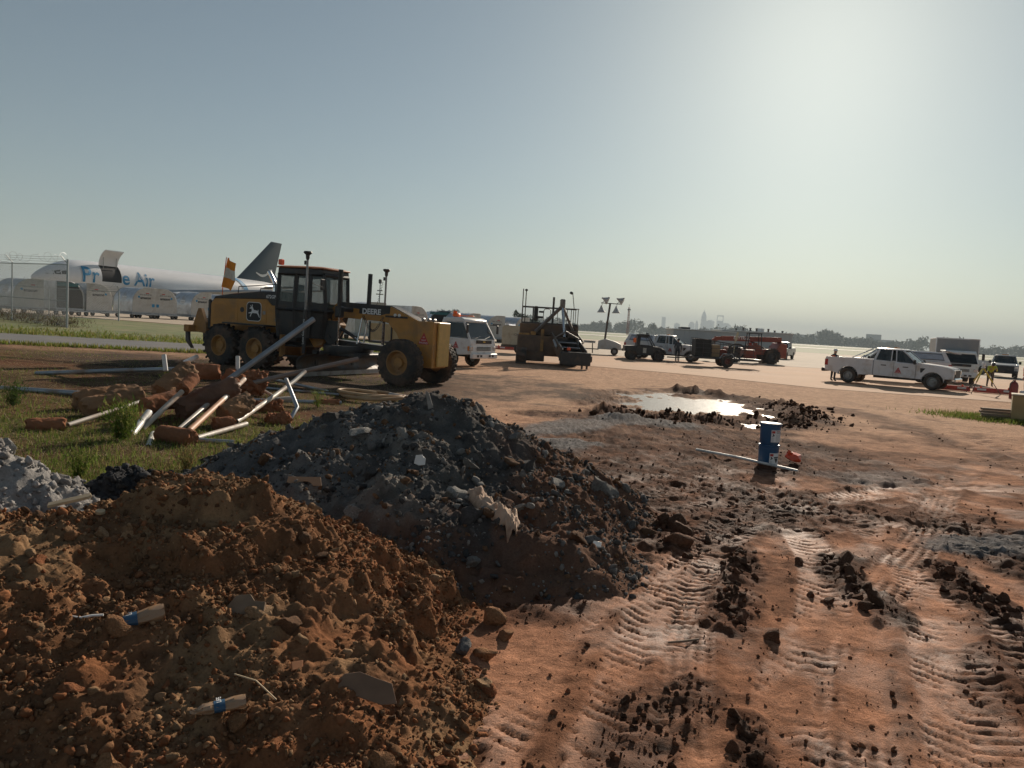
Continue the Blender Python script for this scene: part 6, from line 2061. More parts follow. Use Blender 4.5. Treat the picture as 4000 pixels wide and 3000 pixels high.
# ------------------------------------------------------------------ light tower
t = empty('light_tower', (8.2, 63.4, .035), R(-8), 'trailer light tower with four lamp heads, mast lowered', 'light tower')
M_TOWERBODY = mat('light_tower_grey', (0.42, 0.43, 0.43), 0.5, var=0.06, dirt=(0.36, 0.30, 0.24), dirt_amt=0.3)
MB().prism([(-1.1, .45), (-1.05, 1.15), (-.45, 1.35), (.35, 1.15), (.85, .95), (.95, .45)], -.6, .6, 'y').build('housing', M_TOWERBODY, t, bevel=.03)
for s in (-1, 1): wheel(t, (.35, s * .72, .32), .32, .2, .15, M_STEEL, side=s, n=18)
MB().tube([(-1.0, 0, .42), (-2.2, 0, .42)], .05, 6).build('tow_bar', M_DARKSTEEL, t)
MB().bx((-2.3, -.35, .92), (-1.3, -.30, 1.12)).build('name_board', M_TOWERBODY, t)
text_mesh('lettering', 'MUNICH', .16, M_PRINT_K, t, (-1.8, -.36, 1.02), (R(90), 0, 0))
for s in (-.35, .35): MB().tube([(-1.55, s, .9), (-1.5, s, .06)], .035, 6).build('jack_leg', M_DARKSTEEL, t)
MB().tube([(-.55, 0, .9), (-.28, 0, 4.35)], .085, 4).build('mast', M_DARKSTEEL, t)
MB().tube([(-1.05, 0, 4.36), (.55, 0, 4.34)], .04, 6).build('cross_bar', M_DARKSTEEL, t)
for y, up in ((-.95, 1), (.30, 1), (-.95, -1), (.30, -1)):
    c = (y + (.25 if up > 0 else -.05), -.1, 4.66 if up > 0 else 3.80)
    d = (.85, -.1, -.35) if up > 0 else (.05, 0, -1)
    mb = MB(); mb.lathe([(.05, -.34), (.10, -.18), (.26, .10), (.36, .22), (.34, .25), (.001, .23)], c, d, 18)
    mb.build('lamp_head', M_TOWERBODY, t)
    MB().tube([c, (y, 0, 4.35)], .02, 5).build('lamp_bracket', M_DARKSTEEL, t)

# ------------------------------------------------------------------ tan compressor
t = empty('air_compressor', (.45, 53.5, .035), R(-20), 'tan towable air compressor beside the paving machine', 'compressor')
MB().prism([(-1.2, .62), (-1.2, 1.85), (-1.05, 2.0), (.95, 2.0), (1.1, 1.85), (1.1, .62)], -.75, .75, 'y').build('canopy', mat('compressor_tan', (0.44, 0.40, 0.31), 0.55, var=0.06, dirt=(0.32, 0.25, 0.18), dirt_amt=0.3), t, bevel=.04)
for s in (-1, 1): wheel(t, (.2, s * .82, .36), .36, .24, .18, M_STEEL, side=s, n=18)
text_mesh('lettering', 'DOOSAN', .24, M_PRINT_K, t, (.1, -.76, 1.35), (R(90), 0, 0))
MB().bx((-1.25, -.7, .45), (1.15, .7, .62)).build('chassis', M_DARKSTEEL, t)
MB().tube([(1.1, 0, .5), (2.1, 0, .45)], .05, 6).build('tow_bar', M_DARKSTEEL, t)
MB().bx((-.8, -.765, 1.0), (-.3, -.752, 1.7), .004).build('access_door', mat('compressor_tan', (0.44, 0.40, 0.31)), t)

# ------------------------------------------------------------------ concrete placer with conveyor
t = empty('paving_machine', (1.85, 41.2, .02), R(0), 'dark mud caked concrete placing machine with a raised conveyor', 'paving machine')
M_MACH = mat('oily_machine_brown', (0.085, 0.06, 0.045), 0.65, var=0.3, scale=3, dirt=(0.16, 0.10, 0.06), dirt_amt=0.5)
M_MACHY = mat('grimy_machine_yellow', (0.30, 0.17, 0.05), 0.65, var=0.25, scale=3, dirt=(0.10, 0.07, 0.05), dirt_amt=0.5)
M_MACHG = mat('grimy_steel', (0.22, 0.21, 0.20), 0.5, 0.5, var=0.25, scale=4, dirt=(0.14, 0.10, 0.07), dirt_amt=0.4)
# local frame = world axes: the machine looks at the camera (-y)
for s, x in ((-1, -1.45), (1, 1.25)):
    o = MB().prism([(-1.6, .12), (-1.75, .45), (-1.45, .82), (1.6, .82), (1.9, .45), (1.7, .12), (1.4, .02), (-1.3, .02)], x - .25, x + .25, 'x').build('crawler_track', M_RUBBER, t, bevel=.03)
    mb = MB()
    for k in range(14): mb.bx((x - .28, -1.5 + k * .24, .015), (x + .28, -1.38 + k * .24, .86))
    mb.build('track_pad', M_DARKSTEEL, o)
MB().bx((-1.7, -.9, .45), (1.75, 1.6, 1.55), .04).build('main_frame', M_MACH, t)
MB().bx((-1.6, -.45, 1.55), (1.6, 1.5, 2.2), .05).build('engine_housing', M_MACH, t)
MB().bx((-1.0, -.75, .25), (-.72, -.55, 1.75)).build('front_leg', M_MACHY, t)
MB().bx((-.45, -.95, .25), (-.28, -.75, 1.9)).build('front_leg', M_MACHY, t)
MB().bx((1.0, -.9, .3), (1.5, -.3, 1.9), .03).build('side_tower', M_MACH, t)
MB().bx((-1.65, -.85, 1.0), (-1.05, -.3, 1.65), .03).build('control_box', M_MACHY, t)
# platform and guard rails
MB().bx((-1.5, -.2, 2.2), (1.55, 1.5, 2.26)).build('platform', M_DARKSTEEL, t)
for y in (-.2, 1.5):
    MB().tube([(-1.5, y, 3.1), (1.6, y, 3.1)], .026, 6).build('guard_rail', M_DARKSTEEL, t)
    for x in (-1.5, -.9, .95, 1.3, 1.55): MB().tube([(x, y, 2.2), (x, y, 3.1)], .022, 6).build('rail_post', M_DARKSTEEL, t)
for cx in (-.15, .62):
    MB().tube([(cx + .2 * math.copysign(abs(math.cos(a)) ** .5, math.cos(a)), -.22, 2.68 + .34 * math.copysign(abs(math.sin(a)) ** .5, math.sin(a))) for a in [i * 2 * math.pi / 16 for i in range(16)]], .02, 5, closed=True).build('rail_hoop', M_DARKSTEEL, t)
mb = MB(); mb.box((-.75, .3, 2.75), (.22, .4, .8), ch=.04); mb.box((-.55, .3, 2.55), (.45, .4, .12), ch=.04); mb.box((-.45, .25, 2.85), (.3, .3, .1), ch=.03); mb.build('operator_seat', M_BLACK, t)
for x in (-1.52, -1.36): MB().tube([(x, -.2, 1.4), (x, -.2, 4.05 - (x + 1.52) * .5)], .03, 6).build('lamp_post', M_DARKSTEEL, t)
MB().box((-1.36, -.25, 3.98), (.16, .14, .12), ch=.04).build('work_lamp', M_BLACK, t)
MB().tube([(1.35, .2, 3.1), (1.22, .2, 3.95)], .022, 6).build('lamp_post', M_DARKSTEEL, t)
MB().box((1.14, .15, 3.98), (.18, .14, .14), rot=(0, .4, 0), ch=.03).build('work_lamp', M_BLACK, t)
MB().tube([(.22, .7, 2.2), (.22, .7, 3.72)], .06, 8).build('exhaust_stack', M_DARKSTEEL, t)
# gantry and conveyor reaching towards the camera
apex = Vector((.62, -1.0, 3.2))
MB().tube([(-.75, -.5, 1.75), apex], .10, 4).build('gantry_leg', M_MACHG, t)
MB().tube([(1.35, -.5, 1.8), apex], .09, 4).build('gantry_leg', M_MACHG, t)
MB().box(apex + Vector((0, 0, .12)), (.28, .22, .5), ch=.05).build('gantry_head', M_MACHG, t)
MB().tube([apex, (.78, -1.6, 1.55)], .07, 8).build('hoist_cylinder', M_ROD, t)
for s in (-.62, .62): MB().tube([(.85, -1.6, 1.85), (.9 + s, -1.8, 1.5), (.9 + s, -1.85, 1.0)], .045, 6).build('hanger_bar', M_MACHG, t)
# conveyor: side plates, belt, tail box
c0, c1 = Vector((.75, -.6, 1.50)), Vector((1.25, -3.3, .66))
dv = (c1 - c0).normalized(); sx = Vector((0, 0, 1)).cross(dv).normalized()
for s in (-1, 1):
    a, b = c0 + sx * s * .62, c1 + sx * s * .62
    mb = MB(); mb.add([a + Vector((0, 0, .22)), b + Vector((0, 0, .22)), b - Vector((0, 0, .38)), a - Vector((0, 0, .45)), a + Vector((0, 0, .22)) + sx * s * .05, b + Vector((0, 0, .22)) + sx * s * .05, b - Vector((0, 0, .38)) + sx * s * .05, a - Vector((0, 0, .45)) + sx * s * .05],
                      [(0, 1, 2, 3), (7, 6, 5, 4), (0, 4, 5, 1), (1, 5, 6, 2), (2, 6, 7, 3), (3, 7, 4, 0)])
    mb.build('conveyor_side', M_MACH, t)
    MB().tube([a + Vector((0, 0, .26)), b + Vector((0, 0, .26))], .035, 6).build('conveyor_rail', M_MACHG, t)
a, b = c0 - sx * .6, c0 + sx * .6
mb = MB(); mb.add([c0 - sx * .6, c0 + sx * .6, c1 + sx * .6, c1 - sx * .6] + [p - Vector((0, 0, .05)) for p in (c0 - sx * .6, c0 + sx * .6, c1 + sx * .6, c1 - sx * .6)], [(0, 1, 2, 3), (7, 6, 5, 4), (0, 4, 5, 1), (1, 5, 6, 2), (2, 6, 7, 3), (3, 7, 4, 0)]); mb.build('conveyor_belt', M_RUBBER, t)
for u, w_ in ((.45, .8), (.72, .7)):
    p = c0.lerp(c1, u) + Vector((0, 0, .06))
    MB().box(p, (.95, w_, .05), rot=(R(-14), 0, R(-8)), ch=.02).build('chequer_plate', M_GALV, t)
for s in (-.7, .7): MB().tube([c0.lerp(c1, .35) + sx * s + Vector((0, 0, .15)), c0.lerp(c1, .62) + sx * s + Vector((0, 0, .02))], .07, 8).build('tension_cylinder', M_GALV, t)
MB().box((1.28, -3.45, .50), (1.55, .45, .66), ch=.04).build('tail_box', M_BLACK, t)
MB().cyl((.45, -3.45, .52), (2.13, -3.45, .52), .16, n=14).build('tail_roller', M_DARKSTEEL, t)
for x in (1.6, 1.85): MB().bx((x, -3.5, .0), (x + .09, -3.35, .18)).build('support_foot', M_DARKSTEEL, t)
MB().box((.95, -3.15, .97), (.20, .20, .16), ch=.04).build('beacon', mat('beacon_orange', (0.9, 0.12, 0.03)), t)
MB().cyl((.95, -3.15, .80), (.95, -3.15, .89), .13, n=12).build('beacon_base', M_BLACK, t)
MB().bx((-1.4, -1.0, .15), (-.2, -.6, .7), .03).build('auger_hood', M_MACH, t)
for k in range(5):
    MB().tube([(1.5, -.5 + .1 * k, 1.9), (1.75 + .05 * k, -.5, 1.3), (1.6, -.6 + .1 * k, .7)], .02, 5).build('hydraulic_hose', M_BLACK, t)
# ------------------------------------------------------------------ heap of pulled conduits with their clay footings
M_CONDUIT = mat('galvanised_conduit', (0.30, 0.33, 0.36), 0.45, 0.6, var=0.15, scale=3, dirt=(0.30, 0.20, 0.14), dirt_amt=0.3)
M_PVC = mat('dirty_pvc', (0.48, 0.44, 0.38), 0.5, var=0.12, scale=3, dirt=(0.36, 0.20, 0.12), dirt_amt=0.45)
M_PVCW = mat('white_pvc', (0.66, 0.65, 0.62), 0.45, var=0.1, scale=5, dirt=(0.25, 0.24, 0.22), dirt_amt=0.35)
M_PIPER = mat('clay_stained_pipe', (0.42, 0.22, 0.12), 0.6, var=0.2, scale=4)
M_CORE = mat('caked_red_clay', (0.27, 0.115, 0.06), 0.95, spec=0.1, var=0.25, scale=4, dirt=(0.15, 0.075, 0.045), dirt_amt=0.4, bump=0.9, bump_scale=7)
M_CORE2 = mat('caked_tan_clay', (0.29, 0.165, 0.09), 0.95, spec=0.1, var=0.25, scale=4, dirt=(0.10, 0.07, 0.05), dirt_amt=0.45, bump=0.9, bump_scale=7)


def gpt(p):
    return (p[0], p[1], p[2] + gzf(p[0]) * 0)


def pipe_obj(label, pts, r, m, open_end=True, group='pulled conduits in the heap'):
    base = Vector(pts[0])
    t = bpy.data.objects.new('pipe', None)
    loc = [Vector(p) - base for p in pts]
    mb = MB()
    n = 12
    mb.tube(loc, r, n, cap=False)
    mb.tube(loc, r * .86, n, cap=False)
    for e in (0, len(loc) - 1):
        k0 = e * n; k1 = len(loc) * n + e * n
        mb.f += [(k0 + i, k0 + (i + 1) % n, k1 + (i + 1) % n, k1 + i) for i in range(n)]
    bpy.data.objects.remove(t)
    o = mb.build('pipe', m, smooth=50)
    o.location = base
    return tag(o, label, 'pipe', group)


def core_obj(label, a, b, r, m, seed, rough=.12, cat='clay core', name='clay_core', taper=1.0):
    """ragged cylinder of clay: rings with broken ends"""
    a, b = Vector(a), Vector(b)
    d = b - a
    L = d.length
    q = d.to_track_quat('Z', 'Y')
    rg = np.random.default_rng(seed)
    n, mrings = 40, 22
    AN = 2 * np.pi * np.arange(n) / n
    UU = np.arange(mrings + 1) / mrings
    gx = np.cos(AN)[None, :] * 1.3 + seed + 0 * UU[:, None]
    gy = np.sin(AN)[None, :] * 1.3 + UU[:, None] * 3.5
    FF = fbm(gx * 1.6, gy * 1.6, 4, seed) - .5
    F2 = fbm(gx * 7, gy * 7, 4, seed + 3, .7) - .5
    rings = []
    for j in range(mrings + 1):
        u = j / mrings
        ring = []
        for k in range(n):
            an, f, f2 = AN[k], FF[j, k], F2[j, k]
            rr_ = r * (1 + rough * 2.6 * f + rough * 2.4 * f2) * (1 + (taper - 1) * u)
            zz = u * L + (0.16 * r * 6 * (f) * (1 if j in (0, mrings) else .3))
            if j in (0, mrings): rr_ *= .86
            ring.append(q @ Vector((math.cos(an) * rr_, math.sin(an) * rr_, zz)))
        rings.append(ring)
    # caps domed inwards
    c0 = [p * .5 + (q @ Vector((0, 0, .02 * L))) * .5 for p in rings[0]]
    c1 = [p * .5 + (q @ Vector((0, 0, L * .97))) * .5 for p in rings[-1]]
    o = MB().loft([c0] + rings + [c1]).build(name, m, smooth=45)
    o.location = a
    return tag(o, label, cat, 'clay footings in the conduit heap')


pipe_obj('long grey conduit lying farthest back behind the clay footings', [(-11.34, 17.61, .20), (-9.1, 17.4, .42), (-7.04, 16.8, .62)], .052, M_CONDUIT)
pipe_obj('grey conduit running in from the picture edge to the clay footings', [(-11.0, 14.9, .14), (-8.67, 14.47, .18), (-7.6, 14.2, .2)], .055, M_CONDUIT)
pipe_obj('long steel conduit leaning up across the grader wheels', [(-5.57, 13.99, .50), (-4.12, 15.2, 1.90)], .058, M_CONDUIT)
pipe_obj('stained conduit slanting up in front of the grader blade', [(-6.09, 15.9, .30), (-3.62, 17.3, 1.02)], .052, mat('rusty_conduit', (0.24, 0.20, 0.18), 0.5, 0.4, var=0.2, scale=2, dirt=(0.26, 0.14, 0.09), dirt_amt=0.5))
core_obj('stout tan clay footing at the outer end of the heap', (-7.55, 12.8, .22), (-7.0, 13.4, .34), .20, M_CORE2, 11, .15)
core_obj('stout clay footing in front, broken end facing out', (-7.0, 12.1, .20), (-6.45, 12.9, .42), .19, M_CORE2, 12, .15)
core_obj('barrel sized clay footing with dark soil cap', (-6.60, 13.9, .36), (-6.45, 14.7, .74), .21, M_CORE2, 13, .16)
core_obj('red clay footing lying level on top of the heap', (-7.05, 15.95, .60), (-6.40, 16.2, .62), .17, M_CORE, 14, .08)
core_obj('small ribbed clay plug on a pipe near the heap top', (-5.52, 12.38, .60), (-5.50, 12.78, .78), .115, M_CORE, 15, .06)
pipe_obj('pale pipe running down from the small clay plug', [(-5.50, 12.34, .58), (-5.66, 11.35, .08)], .042, M_PVC)
core_obj('clay plug on the middle slanting pipe', (-5.35, 13.6, .50), (-5.24, 14.0, .62), .12, M_CORE, 16, .08)
pipe_obj('middle slanting pipe below the clay plug', [(-5.33, 13.7, .50), (-5.12, 11.38, .08)], .042, M_PVC)
pipe_obj('clay stained pipe slanting down to the level footing in front', [(-5.19, 14.34, .66), (-5.0, 12.8, .42)], .045, M_PVC)
pipe_obj('lower clay stained length of the slanting pipe', [(-5.0, 12.8, .42), (-4.76, 10.95, .16)], .046, M_PIPER)
core_obj('long red clay footing lying in front of the heap', (-5.05, 10.64, .15), (-4.46, 10.38, .15), .125, M_CORE, 17, .07)
core_obj('clay footing lying alone in the weeds', (-6.95, 10.6, .14), (-6.55, 10.85, .14), .12, M_CORE, 18, .1)
pipe_obj('pale pipe from the lone footing back into the heap', [(-6.60, 11.0, .13), (-6.30, 12.9, .36)], .034, M_PVC)
core_obj('dark red clay footing half under the slanting pipes', (-6.05, 12.15, .30), (-5.75, 12.9, .42), .15, M_CORE, 19, .1)
core_obj('broad dark slab of clay leaning behind the pipes', (-5.60, 12.5, .24), (-5.02, 13.4, .62), .20, mat('dark_clay', (0.16, 0.085, 0.055), 0.95, var=0.25, scale=4, bump=0.9, bump_scale=7), 20, .16)
core_obj('rooty clay footing at the right side of the heap', (-4.80, 12.35, .20), (-4.60, 12.95, .42), .17, M_CORE2, 21, .16)
core_obj('small clay plug at the foot of the long bent pipe', (-4.78, 11.9, .12), (-4.53, 12.1, .13), .12, M_CORE, 22, .1)
pipe_obj('long bent pale pipe reaching up to the right', [(-4.60, 12.4, .12), (-4.62, 12.9, .16), (-4.62, 14.4, .36), (-4.50, 15.3, .60), (-4.4, 15.7, .78)], .044, M_PVC)
pipe_obj('grey elbow pipe standing over the bent pipe', [(-4.55, 14.9, .66), (-3.90, 13.5, .28), (-3.98, 13.3, .06)], .038, M_CONDUIT)
pipe_obj('short pale pipe stub with open dark end', [(-4.85, 14.94, .22), (-4.49, 15.26, .24)], .05, M_PVC)
pipe_obj('long grey conduit lying flat beside the hose coil', [(-5.52, 15.67, .10), (-3.76, 16.4, .07)], .045, M_CONDUIT)
pipe_obj('thin conduit sloping towards the hose coil', [(-6.23, 18.03, .42), (-4.66, 18.83, .06)], .035, M_CONDUIT)
pipe_obj('thin short conduit crossing behind the bent pipe', [(-6.01, 17.16, .3), (-5.33, 16.52, .12)], .034, M_PVC)
pipe_obj('thin grey conduit lying level at the back', [(-6.1, 18.19, .12), (-4.2, 18.0, .08)], .03, M_CONDUIT)
core_obj('jagged red clay chunk behind the slanting pipes', (-6.2, 16.0, .45), (-5.5, 16.5, .40), .24, M_CORE, 23, .3)
pipe_obj('white pipe stub standing up at the back of the heap', [(-7.68, 16.4, .55), (-7.78, 16.5, .90)], .05, M_PVCW)
pipe_obj('white pipe stub sloping at the back of the heap', [(-7.25, 16.2, .74), (-7.08, 16.6, .90)], .05, M_PVCW)
pipe_obj('short white stub beside the jagged chunk', [(-6.01, 16.2, .62), (-6.06, 16.3, .98)], .045, M_PVCW)
pipe_obj('speckled white pipe end leaning in the tall weeds', [(-5.70, 11.63, .30), (-5.59, 10.88, .05)], .055, M_PVCW)
pipe_obj('pale pipe lying right of the front footing', [(-4.58, 10.81, .08), (-4.36, 12.2, .12)], .042, M_PVC)
pipe_obj('grey pipe lying lowest in front of the heap', [(-4.67, 10.7, .07), (-4.02, 10.76, .06)], .035, M_CONDUIT)
pipe_obj('whitish pipe in the grass in front of the heap', [(-5.35, 11.07, .06), (-4.95, 10.1, .04)], .045, M_PVCW)
core_obj('flat red clay chunk near the bent pipe', (-4.9, 14.2, .10), (-4.5, 14.5, .12), .16, M_CORE, 24, .25)
core_obj('crumbling clay chunk at the rubble pile edge', (-4.25, 12.9, .08), (-3.9, 13.1, .10), .15, M_CORE, 25, .25)
core_obj('long flat clay piece beside the hose coil', (-4.3, 16.2, .05), (-3.8, 16.35, .06), .09, M_CORE, 26, .2)

# ------------------------------------------------------------------ coiled hose
t = empty('hose_coil', (-3.30, 17.7, gzf(-3.3)), 0, 'tan discharge hose coiled loosely on the ground behind the piles', 'hose')
M_HOSE = mat('tan_hose', (0.40, 0.27, 0.15), 0.7, var=0.15, scale=5, dirt=(0.30, 0.18, 0.11), dirt_amt=0.3)
pts = []
for k in range(90):
    a = k / 90 * 2 * math.pi * 2.6 + 2.2
    rr_ = .82 - .15 * (k / 90) * 2 + .05 * math.sin(k * .7)
    pts.append((math.cos(a) * rr_ * 1.0, math.sin(a) * rr_ * .85, .06 + .05 * (k / 90) + .05 * abs(math.sin(k * .21))))
MB().tube(pts, .042, 8).build('hose_loop', M_HOSE, t, smooth=60)
pts = [(-.30 + .5 * math.cos(a), -.15 + .42 * math.sin(a), .10 + .10 * math.sin(a * .5)) for a in [i * 5.2 / 30 + .8 for i in range(31)]]
MB().tube(pts, .042, 8).build('hose_loop', M_HOSE, t, smooth=60)
MB().tube([(.35, .2, .12), (.75, .05, .10), (1.0, -.1, .08)], .06, 10).build('coupling', M_STEEL, t)

# ------------------------------------------------------------------ weeds, grass and straw
def leaf_mat(name, trans=0.45):
    m = bpy.data.materials.new(name)
    m.use_nodes = True
    nt = m.node_tree
    nt.nodes.clear()
    o = nt.nodes.new('ShaderNodeOutputMaterial')
    at = nt.nodes.new('ShaderNodeAttribute'); at.attribute_name = 'alb'
    d = nt.nodes.new('ShaderNodeBsdfDiffuse'); tr = nt.nodes.new('ShaderNodeBsdfTranslucent'); mx = nt.nodes.new('ShaderNodeMixShader')
    mx.inputs[0].default_value = trans
    for n_ in (d, tr): nt.links.new(at.outputs['Color'], n_.inputs['Color'])
    nt.links.new(d.outputs[0], mx.inputs[1]); nt.links.new(tr.outputs[0], mx.inputs[2]); nt.links.new(mx.outputs[0], o.inputs[0])
    return m


M_LEAF = leaf_mat('weed_leaf')
M_STRAW = leaf_mat('dry_straw', .25)


def blades(name, P, h, w_, lean, cols, m, seed, parent=None, flat=False):
    rg = np.random.default_rng(seed)
    n = len(P)
    a = rg.uniform(0, 2 * np.pi, n)
    h = h * rg.uniform(.5, 1.25, n)
    dirv = np.stack([np.cos(a), np.sin(a), np.zeros(n)], -1)
    side = np.stack([-np.sin(a), np.cos(a), np.zeros(n)], -1)
    ln = lean * rg.uniform(.2, 1.2, n)
    if flat:
        tip = P + dirv * h[:, None] + np.stack([0 * a, 0 * a, rg.uniform(.0, .25, n) * h], -1)
    else:
        tip = P + dirv * (h * ln)[:, None] + np.stack([0 * a, 0 * a, h], -1)
    V = np.stack([P - side * (w_ / 2), P + side * (w_ / 2), tip], 1).reshape(-1, 3)
    F = np.arange(3 * n).reshape(-1, 3)
    cols = np.array(cols)
    c = cols[rg.integers(0, len(cols), n)] * rg.uniform(.7, 1.3, (n, 1))
    A = np.concatenate([np.repeat(c, 3, 0), np.ones((3 * n, 1))], 1)
    me = bpy.data.meshes.new(name)
    me.vertices.add(3 * n); me.vertices.foreach_set('co', V.astype(np.float32).ravel())
    me.loops.add(3 * n); me.loops.foreach_set('vertex_index', F.astype(np.int32).ravel())
    me.polygons.add(n); me.polygons.foreach_set('loop_start', np.arange(0, 3 * n, 3, dtype=np.int32))
    me.update(calc_edges=True)
    at = me.attributes.new('alb', 'FLOAT_COLOR', 'POINT'); at.data.foreach_set('color', A.astype(np.float32).ravel())
    return link_mesh(name, me, m, parent)


GREENS = [(0.13, 0.19, 0.035), (0.16, 0.21, 0.05), (0.09, 0.14, 0.03), (0.22, 0.21, 0.07)]
STRAWS = [(0.34, 0.27, 0.16), (0.28, 0.21, 0.12), (0.20, 0.15, 0.09), (0.42, 0.35, 0.22)]
rg = np.random.default_rng(81)
n = 110000
yy = 6.3 + 20 * rg.uniform(0, 1, n) ** 1.5
xx = -2.2 - (yy * .62 + .6) * rg.uniform(0, 1, n)
mask = fbm(xx * 0.6 + 3, yy * 0.45, 4, 91)
near_boost = np.exp(-(((xx + 4.6) / 1.6) ** 2 + ((yy - 8.3) / 1.4) ** 2))
ok = (rg.uniform(0, 1, n) < (sstep(.42, .62, mask) * .6 + .04) * (1 - .75 * sstep(11, 15, yy)) + .95 * near_boost) & (xx < -2.3 - .0 * yy)
hx = np.maximum(hf_grey(xx[None], yy[None])[0], np.maximum(hf_dark(xx[None], yy[None])[0], hf_pale(xx[None], yy[None])[0]))
ok &= hx < .06
xx, yy = xx[ok], yy[ok]
zz = land(xx[None], yy[None])[0][0]
o = blades('weeds', np.stack([xx, yy, zz - .005], -1), .075, .014, .7, GREENS + [(0.22, 0.17, 0.08)], M_LEAF, 82)
tag(o, 'low green weeds growing through the litter left of the piles', 'weeds', kind='stuff')
n = 26000
yy = 6.3 + 18 * rg.uniform(0, 1, n) ** 1.4
xx = -2.4 - (yy * .62 + .6) * rg.uniform(0, 1, n)
hx = np.maximum(hf_grey(xx[None], yy[None])[0], np.maximum(hf_dark(xx[None], yy[None])[0], hf_pale(xx[None], yy[None])[0]))
ok = hx < .05
xx, yy = xx[ok], yy[ok]
zz = land(xx[None], yy[None])[0][0]
o = blades('dry_straw', np.stack([xx, yy, zz + .008], -1), .20, .010, .5, STRAWS, M_STRAW, 83, flat=True)
tag(o, 'dry straw and dead stalks strewn over the soil', 'straw', kind='stuff')


def weed(name, label, x, y, h, n, seed, cols=GREENS, spread=.5):
    t = empty(name, (x, y, land_z(x, y)), 0, label, 'weed', 'tall weeds by the conduit heap')
    rg = np.random.default_rng(seed)
    for k in range(7):
        a = rg.uniform(0, 6.28); l = rg.uniform(.5, 1) * h
        MB().tube([(0, 0, 0), (math.cos(a) * spread * l * .35, math.sin(a) * spread * l * .35, l * .6), (math.cos(a) * spread * l * .7, math.sin(a) * spread * l * .7, l)], [.006, .004, .002], 4).build('stem', mat('weed_stem', (0.13, 0.15, 0.05), 0.8), t)
    P = []
    for k in range(n):
        u = rg.uniform(.05, 1); a = rg.uniform(0, 6.28); r_ = spread * h * 1.1 * (.25 + .75 * u) * rg.uniform(.05, 1)
        P.append((math.cos(a) * r_, math.sin(a) * r_, h * u * rg.uniform(.55, 1)))
    f = blades('foliage', np.array(P), .07 * (h / .5), .016 * (h / .5), 1.4, cols, M_LEAF, seed + 1, t)
    return t


weed('tall_weed', 'tall feathery green weed in front of the speckled pipe', -5.45, 10.35, .62, 900, 91)
weed('tall_weed', 'smaller bushy weed left of the feathery one', -5.85, 11.2, .46, 420, 92)
weed('tall_weed', 'weed growing against the grader middle wheel', -6.0, 17.0, .55, 300, 93)
weed('tall_weed', 'weed standing between the pipes and the hose coil', -4.0, 15.3, .42, 260, 94)
weed('tall_weed', 'dark broad weed at the picture edge beside the conduit', -8.5, 12.6, .5, 500, 95, [(0.06, 0.10, 0.03), (0.08, 0.12, 0.035)])
weed('tall_weed', 'bright low weed clump behind the pale rubble pile', -4.6, 7.9, .36, 700, 96)
weed('tall_weed', 'reddish dry weed clump beside the rubble pile toe', -3.75, 8.6, .32, 500, 97, [(0.24, 0.14, 0.07), (0.2, 0.17, 0.07), (0.15, 0.16, 0.05)])
weed('tall_weed', 'thin weed behind the white pipe stubs', -8.0, 17.2, .5, 200, 98)
# dry shrubs along the fence, tufts along the path edges
for k, (x, y, h, lab) in enumerate(((-25.8, 42.4, 0.55, 'brown dry shrub at the fence end post'), (-28.5, 44.2, 0.75, 'brown dry shrub below the fence rail'), (-31.0, 45.9, 0.6, 'brown dry shrub between the fence posts'), (-33.8, 47.6, 0.7, 'brown dry shrub further along the fence'))):
    t = empty('dry_shrub', (x, y, gzf(x)), 0, lab, 'shrub', 'dry shrubs along the fence')
    rgs = np.random.default_rng(200 + k)
    for q in range(9):
        a = rgs.uniform(0, 6.28); l = rgs.uniform(.6, 1.0) * h
        MB().tube([(0, 0, 0), (math.cos(a) * .4, math.sin(a) * .4, l * .6), (math.cos(a) * .8, math.sin(a) * .8, l)], [.02, .012, .004], 4).build('stem', M_TRUNK, t)
    P = rgs.normal(size=(900, 3)) * np.array([.75, .5, .28 * h]) + np.array([0, 0, .45 * h]); P[:, 2] = np.clip(P[:, 2], .02, h * 1.1)
    blades('foliage', P, .14, .035, 1.0, [(0.14, 0.10, 0.07), (0.19, 0.14, 0.09), (0.12, 0.12, 0.05)], M_STRAW, 300 + k, t)
rg = np.random.default_rng(85)
n = 16000
u = rg.uniform(0, 1, n)
ea = np.array([(-60, 13.5), (-30, 22.2), (-19.1, 26.2), (-13, 29.2), (-8, 33.5), (-4, 38)]); eb = np.array([(-60, 20), (-30, 29.5), (-22.2, 31.9), (-15, 35.0), (-9.5, 38.0), (-5, 42)])
tt = np.linspace(0, 1, 6)
ed = rg.integers(0, 3, n)
ex = np.where(ed == 0, np.interp(u, tt, ea[:, 0]), np.interp(u, tt, eb[:, 0])); ey = np.where(ed == 0, np.interp(u, tt, ea[:, 1]) - np.abs(rg.normal(0, .35, n)), np.interp(u, tt, eb[:, 1]) + np.abs(rg.normal(0, 3.2, n)) ** 1.0)
o = blades('verge_tufts', np.stack([ex + rg.normal(0, .2, n), ey, gz(ex) + .01], -1), .16, .05, .6, [(0.15, 0.19, 0.035), (0.20, 0.21, 0.05), (0.12, 0.16, 0.03), (0.26, 0.22, 0.09)], M_LEAF, 86)
tag(o, 'rough grass tufts along both edges of the path', 'grass', kind='stuff')
